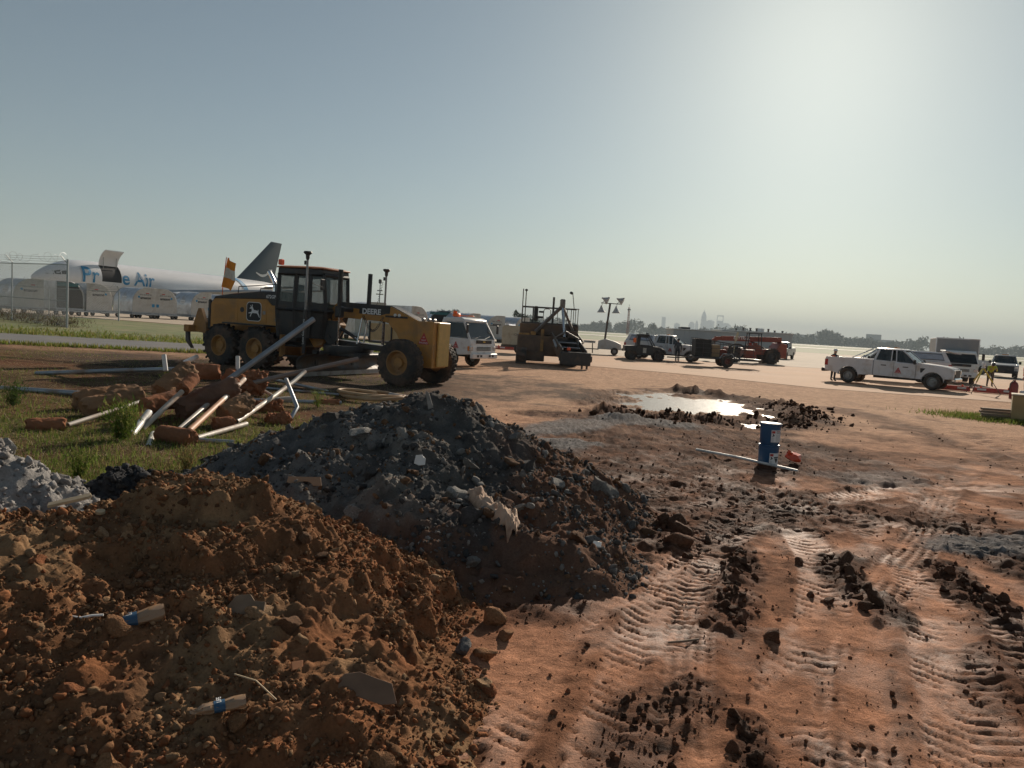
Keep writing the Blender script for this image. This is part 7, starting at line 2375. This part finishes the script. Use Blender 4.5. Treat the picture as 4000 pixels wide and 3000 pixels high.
# grass corner on the right
n = 14000
P = np.stack([rg.normal(15.9, .9, n), rg.normal(22.6, .7, n), np.zeros(n)], -1)
P[:, 0] += (P[:, 1] - 22.6) * -.5
P[:, 2] = land(P[None, :, 0], P[None, :, 1])[0][0]
o = blades('grass_patch', P, .13, .022, .7, [(0.13, 0.19, 0.035), (0.17, 0.20, 0.05), (0.10, 0.15, 0.03), (0.2, 0.17, 0.07)], M_LEAF, 87)
tag(o, 'bright green grass patch at the right edge beside the tan crate', 'grass', kind='stuff')

# ------------------------------------------------------------------ stacked blue pails, orange bag, bent conduit
M_PAIL = mat('blue_pail', (0.018, 0.085, 0.19), 0.42, var=0.08, scale=6, dirt=(0.10, 0.12, 0.14), dirt_amt=0.2)
def on_cyl(mb, r, a0, a1, z0, z1, n=8, r1=None):
    vs = []
    for k in range(n + 1):
        a = R(a0 + (a1 - a0) * k / n)
        vs += [(math.sin(a) * r, -math.cos(a) * r, z0), (math.sin(a) * (r1 or r), -math.cos(a) * (r1 or r), z1)]
    mb.add(vs, [(2 * k, 2 * k + 2, 2 * k + 3, 2 * k + 1) for k in range(n)])
    return mb


def pail(z, label, top):
    t = empty('pail', (4.24, 12.0, z), R(6), label, 'pail', 'stacked blue pails')
    MB().lathe([(.001, .0), (.142, .0), (.148, .012), (.158, .29), (.163, .292), (.163, .305), (.158, .307), (.160, .335)], n=40).build('body', M_PAIL, t, smooth=40)
    lid = MB().lathe([(.160, .331), (.172, .331), (.174, .345), (.168, .352), (.160, .344), (.001, .340)], n=40).build('lid', mat('pail_lid', (0.50, 0.50, 0.49), 0.5) if top else M_PAIL, t, smooth=30)
    if top:
        for k in range(16):
            a = 2 * math.pi * k / 16
            MB().box((math.cos(a) * .171, math.sin(a) * .171, .322), (.008, .034, .034), rot=(0, 0, a)).build('lid_lug', M_PAIL, lid)
    z0, z1 = (.05, .245) if top else (.03, .225)
    lab = on_cyl(MB(), .1605, -18, 58 if top else 46, z0, z1, 10).build('label', M_PRINT_W, t)
    on_cyl(MB(), .1615, -15, 4, z1 - .05, z1 - .012, 4).build('red_band', M_PRINT_R, lab)
    for q in ((-10, -4, .11, .135), (-8, 1, .10, .118), (-12, -6, .088, .10)): on_cyl(MB(), .1615, q[0], q[1], z0 + q[2], z0 + q[3], 2).build('pictogram', M_PRINT_K, lab)
    for k in range(6): on_cyl(MB(), .1612, -15, -1, z0 + .012 + k * .011, z0 + .016 + k * .011, 2).build('print_line', mat('grey_print', (0.4, 0.4, 0.4), 0.6), lab)
    if top:
        on_cyl(MB(), .1615, 12, 17, z1 - .03, z1 - .012, 2).build('round_mark', M_PRINT_K, lab)
        on_cyl(MB(), .1615, 19, 42, z1 - .028, z1 - .014, 4).build('print_line', M_PRINT_R, lab)
        on_cyl(MB(), .1615, 12, 52, z1 - .048, z1 - .038, 4).build('print_line', M_PRINT_K, lab)
        for k in range(9): on_cyl(MB(), .1612, 10, 50, z0 + .02 + k * .013, z0 + .025 + k * .013, 5).build('print_line', mat('grey_print', (0.4, 0.4, 0.4)), lab)
    else:
        for k in range(9):
            zz_ = z0 + .035 + k * .011; hw = 2 + k * 2.0
            on_cyl(MB(), .1615, 26 - hw, 26 + hw, zz_, zz_ + (.0108 if k != 6 else .004), 4).build('hazard_diamond', M_PRINT_K, lab)
    MB().tube([(math.cos(a) * .17, math.sin(a) * .17, .30 - .10 * math.sin(a)) for a in [i * math.pi / 10 for i in range(11)]], .004, 5).build('bail_handle', M_STEEL, t)
    return t


pz = land_z(4.24, 12.0) + .0
pail(pz, 'lower blue pail with a corrosive warning label, standing in mud', False)
pail(pz + .352, 'upper blue pail with lid, stacked on the other', True)

t = empty('plastic_bag', (4.72, 12.1, land_z(4.72, 12.1)), 0, 'crumpled orange plastic bag beside the blue pails', 'bag')
rg = np.random.default_rng(14)
bm = bmesh.new(); bmesh.ops.create_icosphere(bm, subdivisions=4, radius=1)
V = np.array([v.co[:] for v in bm.verts]); F = [tuple(v.index for v in f.verts) for f in bm.faces]; bm.free()
for _ in range(26):
    d = rg.normal(size=3); d /= np.linalg.norm(d); c = rg.uniform(.45, .9)
    V = V - np.outer(np.clip(V @ d - c, 0, 9) * .9, d)
V = V * (1 + .10 * (fbm(V[:, 0] * 3 + V[:, 2], V[:, 1] * 3, 4, 3) - .5)[:, None] * 2)
V = V * np.array([.17, .12, .11]) + np.array([0, 0, .085]); V[:, 2] = np.maximum(V[:, 2], .0)
mb = MB(); mb.add([tuple(v) for v in V], F)
M_BAG = mat('orange_plastic_film', (0.75, 0.10, 0.035), 0.3, var=0.15, scale=12)
mb.build('bag_body', M_BAG, t, smooth=18)
mb = MB(); mb.loft([[(-.10, -.02, .10), (-.08, .03, .12), (-.05, -.03, .13)], [(-.15, -.05, .16), (-.10, .02, .19), (-.06, -.05, .17)], [(-.17, -.06, .17), (-.12, -.01, .22), (-.09, -.06, .185)]]); mb.build('knotted_top', M_BAG, t, smooth=20)
o = MB().tube([(3.28 - 3.28, 0, 0), (.50, -.62, .012), (1.18, -1.56, 0)], .022, 10).build('conduit', M_PVCW, smooth=50)
o.location = (3.28, 12.85, land_z(3.9, 12.0) + .05)
tag(o, 'slim pale conduit lying across the mud before the pails', 'pipe')

# ------------------------------------------------------------------ litter on the heaps
def set_on(o, hf, x, y, lift=0.0):
    o.location = (x, y, gzf(x) + float(hf(np.array([[x]]), np.array([[y]]))[0, 0]) - .03 + lift)
    return o


M_PET = glass_mat('muddy_bottle_plastic', (0.42, 0.27, 0.16), 0.82, 0.15)
def bottle(x, y, rz, pitch, label, s=1.0, twist=.4, word='LIFE'):
    t = empty('plastic_bottle', (0, 0, 0), rz, label, 'bottle', 'crushed bottles on the brown pile')
    set_on(t, hf_brown, x, y, .045 * s)
    t.rotation_euler = (0, pitch, rz)
    rings = []
    n = 20
    for k, (u, w_, h) in enumerate(((0, .030, .028), (.012, .034, .030), (.05, .036, .026), (.09, .037, .020), (.12, .036, .018), (.15, .034, .024), (.18, .028, .022), (.20, .014, .013), (.215, .012, .012), (.235, .012, .012))):
        rings.append([(u * s * 1.05, math.cos(2 * math.pi * q / n) * w_ * s + .006 * s * math.sin(q * 2.3 + k), math.sin(2 * math.pi * q / n) * h * s + .004 * s * math.sin(q * 3.1 + k * 2)) for q in range(n)])
    b = MB().loft(rings).build('bottle_body', M_PET, t, smooth=50)
    mb = MB()
    rr2 = []
    for u in (.088, .135):
        rr2.append([(u * s * 1.05, math.cos(2 * math.pi * q / n) * .039 * s, math.sin(2 * math.pi * q / n) * .025 * s) for q in range(n)])
    mb.loft(rr2, cap=False); l = mb.build('blue_label', mat('bottle_label_blue', (0.03, 0.09, 0.17), 0.4, var=.1), b, smooth=60)
    text_mesh('lettering', word, .030 * s, M_PRINT_W, l, (.118 * s, -.012 * s, .0262 * s), (0, 0, R(-90)), bold=.0005)
    return t


bottle(-1.72, 3.72, R(208), R(10), 'crushed water bottle with blue label high on the brown pile', 1.35)
bottle(-1.12, 3.24, R(205), R(4), 'flattened bottle with blue band low on the brown pile', .95)
o = MB().tube([(0, 0, 0), (-.05, -.015, .0), (-.10, -.02, -.012), (-.15, -.01, -.012)], [.006, .006, .005, .004], 6).build('cord_scrap', M_PRINT_W)
set_on(o, hf_brown, -1.97, 3.60, .03); tag(o, 'short white cord trailing from the crushed bottle', 'cord')


def flat_scrap(name, label, cat, poly, th, m, hf, x, y, rot, lift=.02):
    o = MB().prism(poly, -th / 2, th / 2, 'z').build(name, m, bevel=.002)
    set_on(o, hf, x, y, lift)
    o.rotation_euler = rot
    return tag(o, label, cat)


M_CARD = mat('dusty_cardboard', (0.34, 0.215, 0.13), 0.85, var=0.12, scale=8)
arcp = [(-.16, -.03), (-.155, .045), (.14, .04), (.165, -.045), (.09, -.045)] + [(.08 * math.cos(R(a)) - .0, -.045 + .045 * math.sin(R(a))) for a in range(10, 171, 20)] + [(-.09, -.04)]
flat_scrap('cardboard_scrap', 'brown cardboard strip with a half round cutout on the grey rubble', 'cardboard', arcp, .008, M_CARD, hf_grey, -1.79, 6.50, (R(52), R(-4), R(-4)), .05)
flat_scrap('plank_end', 'pale broken plank end on top of the brown pile', 'plank', [(-.12, -.022), (.10, -.028), (.12, -.01), (.11, .022), (-.12, .024)], .018, mat('pale_wood', (0.50, 0.38, 0.24), 0.8, var=.15, scale=10), hf_brown, -2.62, 4.40, (R(12), R(-14), R(20)), .07)
flat_scrap('wood_offcut', 'small round wood offcut beside the plank end', 'wood', [(.028 * math.cos(R(a)), .02 * math.sin(R(a))) for a in range(0, 360, 30)], .02, mat('pale_wood', (0.50, 0.38, 0.24)), hf_brown, -2.47, 4.46, (R(20), 0, .4), .05)
flat_scrap('concrete_shard', 'flat grey concrete shard stuck in the brown slope', 'concrete', [(-.10, -.06), (-.03, -.10), (.06, -.06), (.11, .0), (.09, .05), (.03, .035), (-.01, .06), (-.08, .03)], .022, stone_mat('dusty_shard', (0.25, 0.18, 0.125)), hf_brown, -1.37, 3.93, (R(48), R(10), R(-15)), .0)
flat_scrap('brick_chip', 'small orange brick chip on the brown slope', 'brick', [(-.035, -.02), (.02, -.025), (.04, .015), (-.02, .025)], .02, mat('orange_brick', (0.42, 0.18, 0.08), 0.9, var=.15), hf_brown, -0.99, 3.58, (R(35), 0, .8), .012)
flat_scrap('cardboard_scrap', 'torn muddy cardboard flap near the brown pile foot', 'cardboard', [(-.16, -.03), (-.12, .05), (-.05, .075), (.04, .06), (.12, .05), (.17, -.04), (.1, -.06)], .006, mat('muddy_cardboard', (0.20, 0.12, 0.075), 0.9, var=.15, scale=9), hf_brown, -0.62, 3.45, (R(38), R(6), R(-5)), .03)
flat_scrap('plastic_scrap', 'white translucent plastic scrap on the grey rubble', 'plastic scrap', [(-.05, -.04), (.0, -.05), (.055, -.03), (.05, .03), (.01, .06), (-.045, .045)], .012, mat('white_film', (0.7, 0.68, 0.64), 0.35, var=.1), hf_grey, -0.82, 6.88, (R(60), .2, .2), .04)
flat_scrap('plastic_scrap', 'white plastic scrap at the foot of the rubble pile', 'plastic scrap', [(-.05, -.03), (.03, -.035), (.05, .02), (-.02, .03)], .015, mat('white_film', (0.7, 0.68, 0.64)), hf_grey, .78, 6.05, (R(30), .1, .3), .03)
flat_scrap('slate_shard', 'pale upright slate shard on the rubble pile top', 'stone', [(-.03, -.10), (.03, -.09), (.02, .08), (-.01, .11)], .02, stone_mat('rubble_pale', (0.27, 0.26, 0.24)), hf_grey, -0.9, 8.1, (R(75), R(-18), 0), .08)
o = MB().tube([(0, 0, 0), (.12, -.05, .0), (.24, -.12, -.05)], .004, 5).build('twig', mat('pale_wood', (0.50, 0.38, 0.24)))
set_on(o, hf_brown, -1.24, 3.42, .03); tag(o, 'thin pale twig lying on the lower brown slope', 'twig')
o = MB().tube([(0, 0, 0), (.10, .015, .006), (.22, .07, .004)], [.006, .009, .007], 6).build('stick', mat('grey_wood', (0.24, 0.17, 0.12), 0.9))
o.location = (1.12, 4.72, land_z(1.2, 4.75) + .012); tag(o, 'short flat stick lying across the tyre track', 'stick')

# crumpled cloth sack on the rubble
rg = np.random.default_rng(3)
bm = bmesh.new(); bmesh.ops.create_grid(bm, x_segments=44, y_segments=18, size=1)
V = np.array([v.co[:] for v in bm.verts]); F = [tuple(v.index for v in f.verts) for f in bm.faces]; bm.free()
U = V[:, 0]; W = V[:, 1]
wid = .12 * (1 - .35 * np.abs(U + .1)) + .03 * np.sin(U * 5)
X = -.26 + .36 * (U + 1) / 2 + W * wid * .9 + .03 * np.sin(U * 4)
Y = 6.55 - .72 * (U + 1) / 2 + W * wid * .5
H = hf_grey(X[None], Y[None])[0]
Hs = float(np.median(H)) * 0 + np.convolve(H, np.ones(9) / 9, 'same') * 0 + H
bul = .09 * np.sqrt(np.clip(1 - W ** 2, 0, 1)) * (1 - .3 * np.abs(U))
fold = (fbm(U * 4 + W * 1.5, W * 3, 4, 9) - .5) * .09 + .02 * np.sin(U * 21 + W * 3)
mb = MB(); mb.add([(a, b, c) for a, b, c in zip(X, Y, gz(X) + Hs - .02 + bul + fold)], F)
o = mb.build('cloth_sack', mat('beige_cloth', (0.50, 0.36, 0.26), 0.9, var=0.15, scale=6, dirt=(0.22, 0.13, 0.09), dirt_amt=0.35, bump=.5, bump_scale=25), smooth=60)
so = o.modifiers.new('thick', 'SOLIDIFY'); so.thickness = .012
tag(o, 'crumpled beige cloth sack half buried in the rubble slope', 'sack')

# named larger stones at the foot of the heaps
for k, (x, y, s, m, lab) in enumerate(((-.04, 4.90, .10, 2, 'tan rounded boulder at the foot between the two piles'), (-.20, 4.38, .07, 1, 'dark grey angular stone beside the tan boulder'), (-.06, 4.32, .075, 2, 'brown broken boulder nearest the wheel tracks'), (.06, 4.62, .06, 2, 'pale brown lump touching the tan boulder'), (.9, 6.3, .05, 0, 'pale stone at the right toe of the rubble pile'))):
    o = bpy.data.objects.new('boulder', RM_BIG[(k * 3 + 1) % len(RM_BIG)])
    C.objects.link(o)
    o.location = (x, y, land_z(x, y) + max(0, float(hf_brown(np.array([[x]]), np.array([[y]]))[0, 0])) * .8 + s * .35)
    o.scale = (s, s * .85, s * .8); o.rotation_euler = (.2 * k, .3, k * 1.3)
    o.material_slots[0].link = 'OBJECT'; o.material_slots[0].material = [ST_GREY[0], ST_GREY[1], ST_BROWN[0]][m]
    tag(o, lab, 'stone')

# ------------------------------------------------------------------ barricades, tripod, crates on the right
def barricade(x, y, rz, label, m=M_RED, L=1.9, zz=.035):
    t = empty('low_barricade', (x, y, zz), rz, label, 'barricade', 'low airfield barricades')
    MB().prism([(-.14, 0), (.14, 0), (.12, .10), (.08, .25), (-.08, .25), (-.12, .10)], -L / 2, L / 2, 'x').build('body', m, t, bevel=.02)
    for s in (-.5, .5): MB().bx((s * L * .6 - .2, -.145, .10), (s * L * .6 + .2, .145, .2), .01).build('reflective_sheet', M_PRINT_W, t)
    for s in (-.6, .6):
        mb = MB(); mb.cyl((s, 0, .25), (s, 0, .33), .05, .04, n=10); mb.build('lamp', mat('beacon_orange', (0.9, 0.12, 0.03)), t)
    return t


for k, (x, y, a, m) in enumerate(((22.7, 38.6, -30, M_RED), (24.5, 37.7, -28, M_RED), (26.3, 36.8, -25, M_WHITE), (28.2, 36.0, -25, M_RED))):
    barricade(x, y, R(a), ('red', 'white')[m is M_WHITE] + ' low barricade, ' + ('first', 'second', 'third', 'fourth', 'fifth')[k] + ' in the line running past the surveyor tripod', m)
for k, (x, y, a) in enumerate(((-1.9, 61.5, 10), (-.4, 60.9, 5), (-3.6, 62.0, 12))):
    barricade(x, y, R(a), 'red low barricade on the apron, ' + ('middle one', 'beside the tan compressor', 'nearest the white truck')[k], M_RED)
for k in range(9):
    barricade(52 + 6.5 * k, 108 + 1.5 * math.sin(k * 2.1), R(-10 + 5 * k), 'tiny red and white barricade far out on the apron, number %s from the shed' % ('one', 'two', 'three', 'four', 'five', 'six', 'seven', 'eight', 'nine')[k], (M_RED, M_WHITE)[k % 2], 2.2, .03)

t = empty('survey_tripod', (23.3, 36.9, .035), 0, 'yellow legged survey tripod with an instrument on top', 'tripod')
M_TRI = mat('tripod_yellow', (0.55, 0.44, 0.06), 0.5)
for dx, dy in ((-1.02, -.9), (1.05, .1), (-.1, 1.0)):
    l = MB().tube([(0, 0, 1.28), (dx * .55, dy * .55, .58)], .035, 6).build('leg', M_TRI, t)
    MB().tube([(dx * .5, dy * .5, .64), (dx, dy, .0)], .018, 6).build('leg_extension', M_DARKSTEEL, l)
MB().cyl((0, 0, 1.26), (0, 0, 1.32), .10, n=12).build('head_plate', M_ALU, t)
mb = MB(); mb.box((0, 0, 1.44), (.14, .16, .22), ch=.03); mb.cyl((0, -.14, 1.47), (0, .14, 1.47), .04, n=10); mb.build('instrument', M_PRINT_W, t)

t = empty('fire_extinguisher', (22.9, 33.9, .03), 0, 'dark red extinguisher cylinder with ring handle by the crates', 'extinguisher')
MB().lathe([(.001, 0), (.16, 0), (.17, .03), (.17, .62), (.13, .74), (.05, .80), (.05, .86), (.001, .86)], n=20).build('cylinder', mat('dark_red_paint', (0.22, 0.035, 0.03), 0.4, var=.1), t, smooth=40)
MB().tube([(.07 * math.cos(a), 0, .95 + .07 * math.sin(a)) for a in [i * 2 * math.pi / 14 for i in range(14)]], .016, 6, closed=True).build('ring_handle', M_DARKSTEEL, t)
MB().tube([(-.05, 0, .84), (-.22, -.05, .7), (-.25, -.05, .35)], .02, 6).build('hose', M_BLACK, t)

t = empty('tan_crate', (15.75, 22.45, .02), R(-32), 'tan plywood crate cut off by the right picture edge', 'crate')
MB().bx((-.5, -.35, .0), (.9, .5, .78), .015).build('side', mat('crate_tan', (0.34, 0.25, 0.12), 0.8, var=.1, scale=3), t)
MB().bx((-.52, -.37, .785), (.92, .52, .83), .01).build('lid', mat('crate_lid', (0.5, 0.44, 0.33), 0.8), t)
for k in range(4):
    o = MB().bx((-.62, -.2, 0), (.5, .0, .07), .006).build('plank', mat('grey_wood', (0.24, 0.17, 0.12)))
    o.location = (15.15 + .04 * (k % 2), 22.75 + .05 * k, .02 + .085 * k); o.rotation_euler = (0, 0, R(-30 + 6 * k))
    tag(o, ('bottom', 'second', 'third', 'top')[k] + ' plank of the stack beside the tan crate', 'plank', 'planks by the crate')
t = empty('water_tank', (24.6, 33.6, .03), R(-20), 'dark blue tank on a red base at the right edge', 'tank')
MB().lathe([(.001, 0), (.38, 0), (.40, .04), (.40, .50), (.34, .60), (.001, .62)], c=(0, 0, .16), n=24).build('drum', mat('tank_blue', (0.05, 0.09, 0.12), 0.4), t, smooth=40)
MB().bx((-.7, -.5, 0), (.7, .5, .15), .03).build('base', M_RED, t)

# ------------------------------------------------------------------ people
M_SKIN = mat('skin', (0.38, 0.22, 0.15), 0.6, var=0.05)
M_DENIM = mat('dark_trousers', (0.045, 0.05, 0.06), 0.9, var=0.15)
M_BROWNT = mat('brown_trousers', (0.13, 0.10, 0.075), 0.9, var=0.15)
M_LIME = mat('hi_vis_lime', (0.42, 0.48, 0.05), 0.7, var=0.08)
M_SHIRT = mat('dark_shirt', (0.06, 0.065, 0.075), 0.9, var=0.1)
M_BOOT = mat('boots', (0.06, 0.04, 0.03), 0.8)
PEOPLE = []


def person(label, loc, rz, J, shirt, pants, hat=None, vest=None, scale=1.0):
    """J: joints of the pose in metres, x forward; one continuous skinned body"""
    names = ['pelvis', 'waist', 'chest', 'neck', 'head', 'crown', 'shL', 'elL', 'wrL', 'haL', 'shR', 'elR', 'wrR', 'haR', 'hipL', 'knL', 'anL', 'toL', 'hipR', 'knR', 'anR', 'toR']
    rad = dict(pelvis=.15, waist=.14, chest=.165, neck=.06, head=.088, crown=.075, hip=.10, kn=.065, an=.045, to=.045, sh=.075, el=.05, wr=.034, ha=.042)
    edges = [('pelvis', 'waist'), ('waist', 'chest'), ('chest', 'neck'), ('neck', 'head'), ('head', 'crown')]
    for s in 'LR':
        edges += [('chest', 'sh' + s), ('sh' + s, 'el' + s), ('el' + s, 'wr' + s), ('wr' + s, 'ha' + s), ('pelvis', 'hip' + s), ('hip' + s, 'kn' + s), ('kn' + s, 'an' + s), ('an' + s, 'to' + s)]
    # five short fingers per hand, rooted in the palm
    V = [Vector(J[n_]) for n_ in names]
    R_ = [rad.get(n_, rad.get(n_[:-1], .05)) for n_ in names]
    E_ = [(names.index(a), names.index(b)) for a, b in edges]
    for s in 'LR':
        h = names.index('ha' + s); d = (V[h] - V[names.index('wr' + s)]).normalized(); sd = d.cross(Vector((0, 0, 1)))
        sd = sd.normalized() if sd.length > .1 else Vector((0, 1, 0))
        for k, ln in enumerate((.05, .075, .08, .075, .06)):
            V.append(V[h] + d * ln * (.5 if k == 0 else 1) + sd * (.022 * (k - 2.2) if k else -.065)); R_.append(.010); E_.append((h, len(V) - 1))
    me = bpy.data.meshes.new('person')
    me.from_pydata([tuple(v * scale) for v in V], E_, [])
    o = bpy.data.objects.new('person', me); C.objects.link(o)
    sk = o.modifiers.new('skin', 'SKIN')
    for k, sv in enumerate(me.skin_vertices[0].data):
        sv.radius = (R_[k] * scale, R_[k] * scale * (.8 if names[k:k + 1] and names[k] in ('chest', 'waist') else 1)); sv.use_root = (k == 0)
    ss = o.modifiers.new('sub', 'SUBSURF'); ss.levels = 2; ss.render_levels = 2
    o.location = loc; o.rotation_euler = (0, 0, rz)
    tag(o, label, 'person', 'workers on the site')
    PEOPLE.append((o, J, shirt, pants, hat, vest, scale))
    return o


STAND = dict(pelvis=(0, 0, .95), waist=(0, 0, 1.12), chest=(.01, 0, 1.36), neck=(.02, 0, 1.52), head=(.05, 0, 1.64), crown=(.04, 0, 1.74), shL=(0, .19, 1.42), elL=(-.02, .25, 1.14), wrL=(.08, .24, .92), haL=(.12, .23, .84),
             shR=(0, -.19, 1.42), elR=(-.02, -.25, 1.14), wrR=(.08, -.24, .92), haR=(.12, -.23, .84), hipL=(0, .10, .90), knL=(.03, .11, .50), anL=(0, .12, .09), toL=(.15, .13, .04), hipR=(0, -.10, .90), knR=(.03, -.11, .50), anR=(0, -.12, .09), toR=(.15, -.13, .04))
BEND = dict(pelvis=(-.12, 0, .93), waist=(-.02, 0, 1.06), chest=(.18, 0, 1.20), neck=(.32, 0, 1.28), head=(.42, 0, 1.33), crown=(.50, 0, 1.40), shL=(.20, .19, 1.22), elL=(.34, .24, .98), wrL=(.52, .16, 1.05), haL=(.60, .12, 1.10),
            shR=(.20, -.19, 1.22), elR=(.34, -.24, .98), wrR=(.52, -.16, 1.05), haR=(.60, -.12, 1.10), hipL=(-.12, .10, .88), knL=(.02, .12, .48), anL=(-.06, .13, .09), toL=(.10, .14, .04), hipR=(-.12, -.10, .88), knR=(.02, -.12, .48), anR=(-.06, -.13, .09), toR=(.10, -.14, .04))
person('surveyor in lime hi-vis bending over the tripod', (28.9, 45.0, .035), R(-110), BEND, M_LIME, M_BROWNT, None, None)
person('worker in orange vest and hard hat behind the white pickup bed', (17.4, 40.4, .035), R(20), STAND, M_SHIRT, M_DENIM, 'hat', M_ORANGE, .97)
person('worker in orange vest at the right picture edge', (26.2, 37.9, .035), R(150), STAND, M_ORANGE, mat('teal_trousers', (0.03, 0.12, 0.13), 0.9), 'hat', M_ORANGE)
person('dark clothed worker standing at the open pickup door', (12.4, 56.4, .035), R(70), STAND, M_SHIRT, M_DENIM, None, None, .98)
dg = bpy.context.evaluated_depsgraph_get()
for o, J, shirt, pants, hat, vest, s in PEOPLE:
    me = bpy.data.meshes.new_from_object(o.evaluated_get(dg))
    o.modifiers.clear()
    o.data = me
    me.materials.clear()
    for m in (shirt, pants, M_SKIN, M_BOOT): me.materials.append(m)
    segs = [('pelvis', 'chest', 0), ('chest', 'neck', 0), ('neck', 'crown', 2)]
    for q in 'LR': segs += [('sh' + q, 'el' + q, 0), ('el' + q, 'wr' + q, 0 if s > .975 else 2), ('wr' + q, 'ha' + q, 2), ('pelvis', 'hip' + q, 1), ('hip' + q, 'kn' + q, 1), ('kn' + q, 'an' + q, 1), ('an' + q, 'to' + q, 3)]
    for p in me.polygons:
        best, bi = 9e9, 0
        for a, b, k in segs:
            A, B = Vector(J[a]) * s, Vector(J[b]) * s
            d = B - A; u = max(0, min(1, (p.center - A).dot(d) / d.dot(d)))
            e = (p.center - A - d * u).length
            if e < best: best, bi = e, k
        p.material_index = bi; p.use_smooth = True
    H = Vector(J['head']) * s; Cn = Vector(J['crown']) * s
    up = (Cn - Vector(J['neck']) * s).normalized()
    if hat:
        mb = MB(); mb.lathe([(.135, -.012), (.135, 0), (.112, .008), (.105, .05), (.075, .095), (.03, .115), (.001, .118)], Cn - up * .03, up, 18); mb.build('hard_hat', M_PRINT_W, o, smooth=50)
    else:
        mb = MB(); mb.lathe([(.098, -.05), (.102, .0), (.088, .05), (.05, .075), (.001, .082)], Cn - up * .03, up, 16); mb.build('cap', M_SHIRT, o, smooth=50)
    mb = MB()
    for sd in (-.035, .035): mb.box(H + Vector((.083 * s, sd, .02)), (.01, .018, .010))
    mb.build('eyes', M_PRINT_K, o)
    MB().box(H + Vector((.095 * s, 0, -.012)), (.03, .022, .04), ch=.008).build('nose', M_SKIN, o)
    if vest:
        ch, pe = Vector(J['chest']) * s, Vector(J['pelvis']) * s
        rings = []
        for u, a, b in ((0, .20, .17), (.35, .19, .165), (.7, .205, .175), (1.0, .215, .18), (1.22, .15, .12)):
            c = pe.lerp(ch, u)
            rings.append([(c.x + math.cos(2 * math.pi * k / 16) * b * s, c.y + math.sin(2 * math.pi * k / 16) * a * s, c.z) for k in range(16)])
        v = MB().loft(rings, cap=False).build('vest', vest, o, smooth=60)
        c = pe.lerp(ch, .4)
        MB().loft([[(c.x + math.cos(2 * math.pi * k / 16) * .172 * s, c.y + math.sin(2 * math.pi * k / 16) * .202 * s, c.z + dz) for k in range(16)] for dz in (0, .05)], cap=False).build('reflective_band', M_LIME, v, smooth=60)
# ------------------------------------------------------------------ hazy morning air
hm = bpy.data.materials.new('haze_air')
hm.use_nodes = True
nt = hm.node_tree
nt.nodes.clear()
o_ = nt.nodes.new('ShaderNodeOutputMaterial')
v_ = nt.nodes.new('ShaderNodeVolumePrincipled')
v_.inputs['Color'].default_value = (0.80, 0.93, 1.0, 1)
v_.inputs['Density'].default_value = 0.00019
v_.inputs['Anisotropy'].default_value = 0.0
nt.links.new(v_.outputs[0], o_.inputs['Volume'])
haze = MB().bx((-14000, -14000, -2), (14000, 14000, 320)).build('haze', hm, smooth=0)
tag(haze, 'pale morning haze over the airfield', 'haze', kind='stuff')
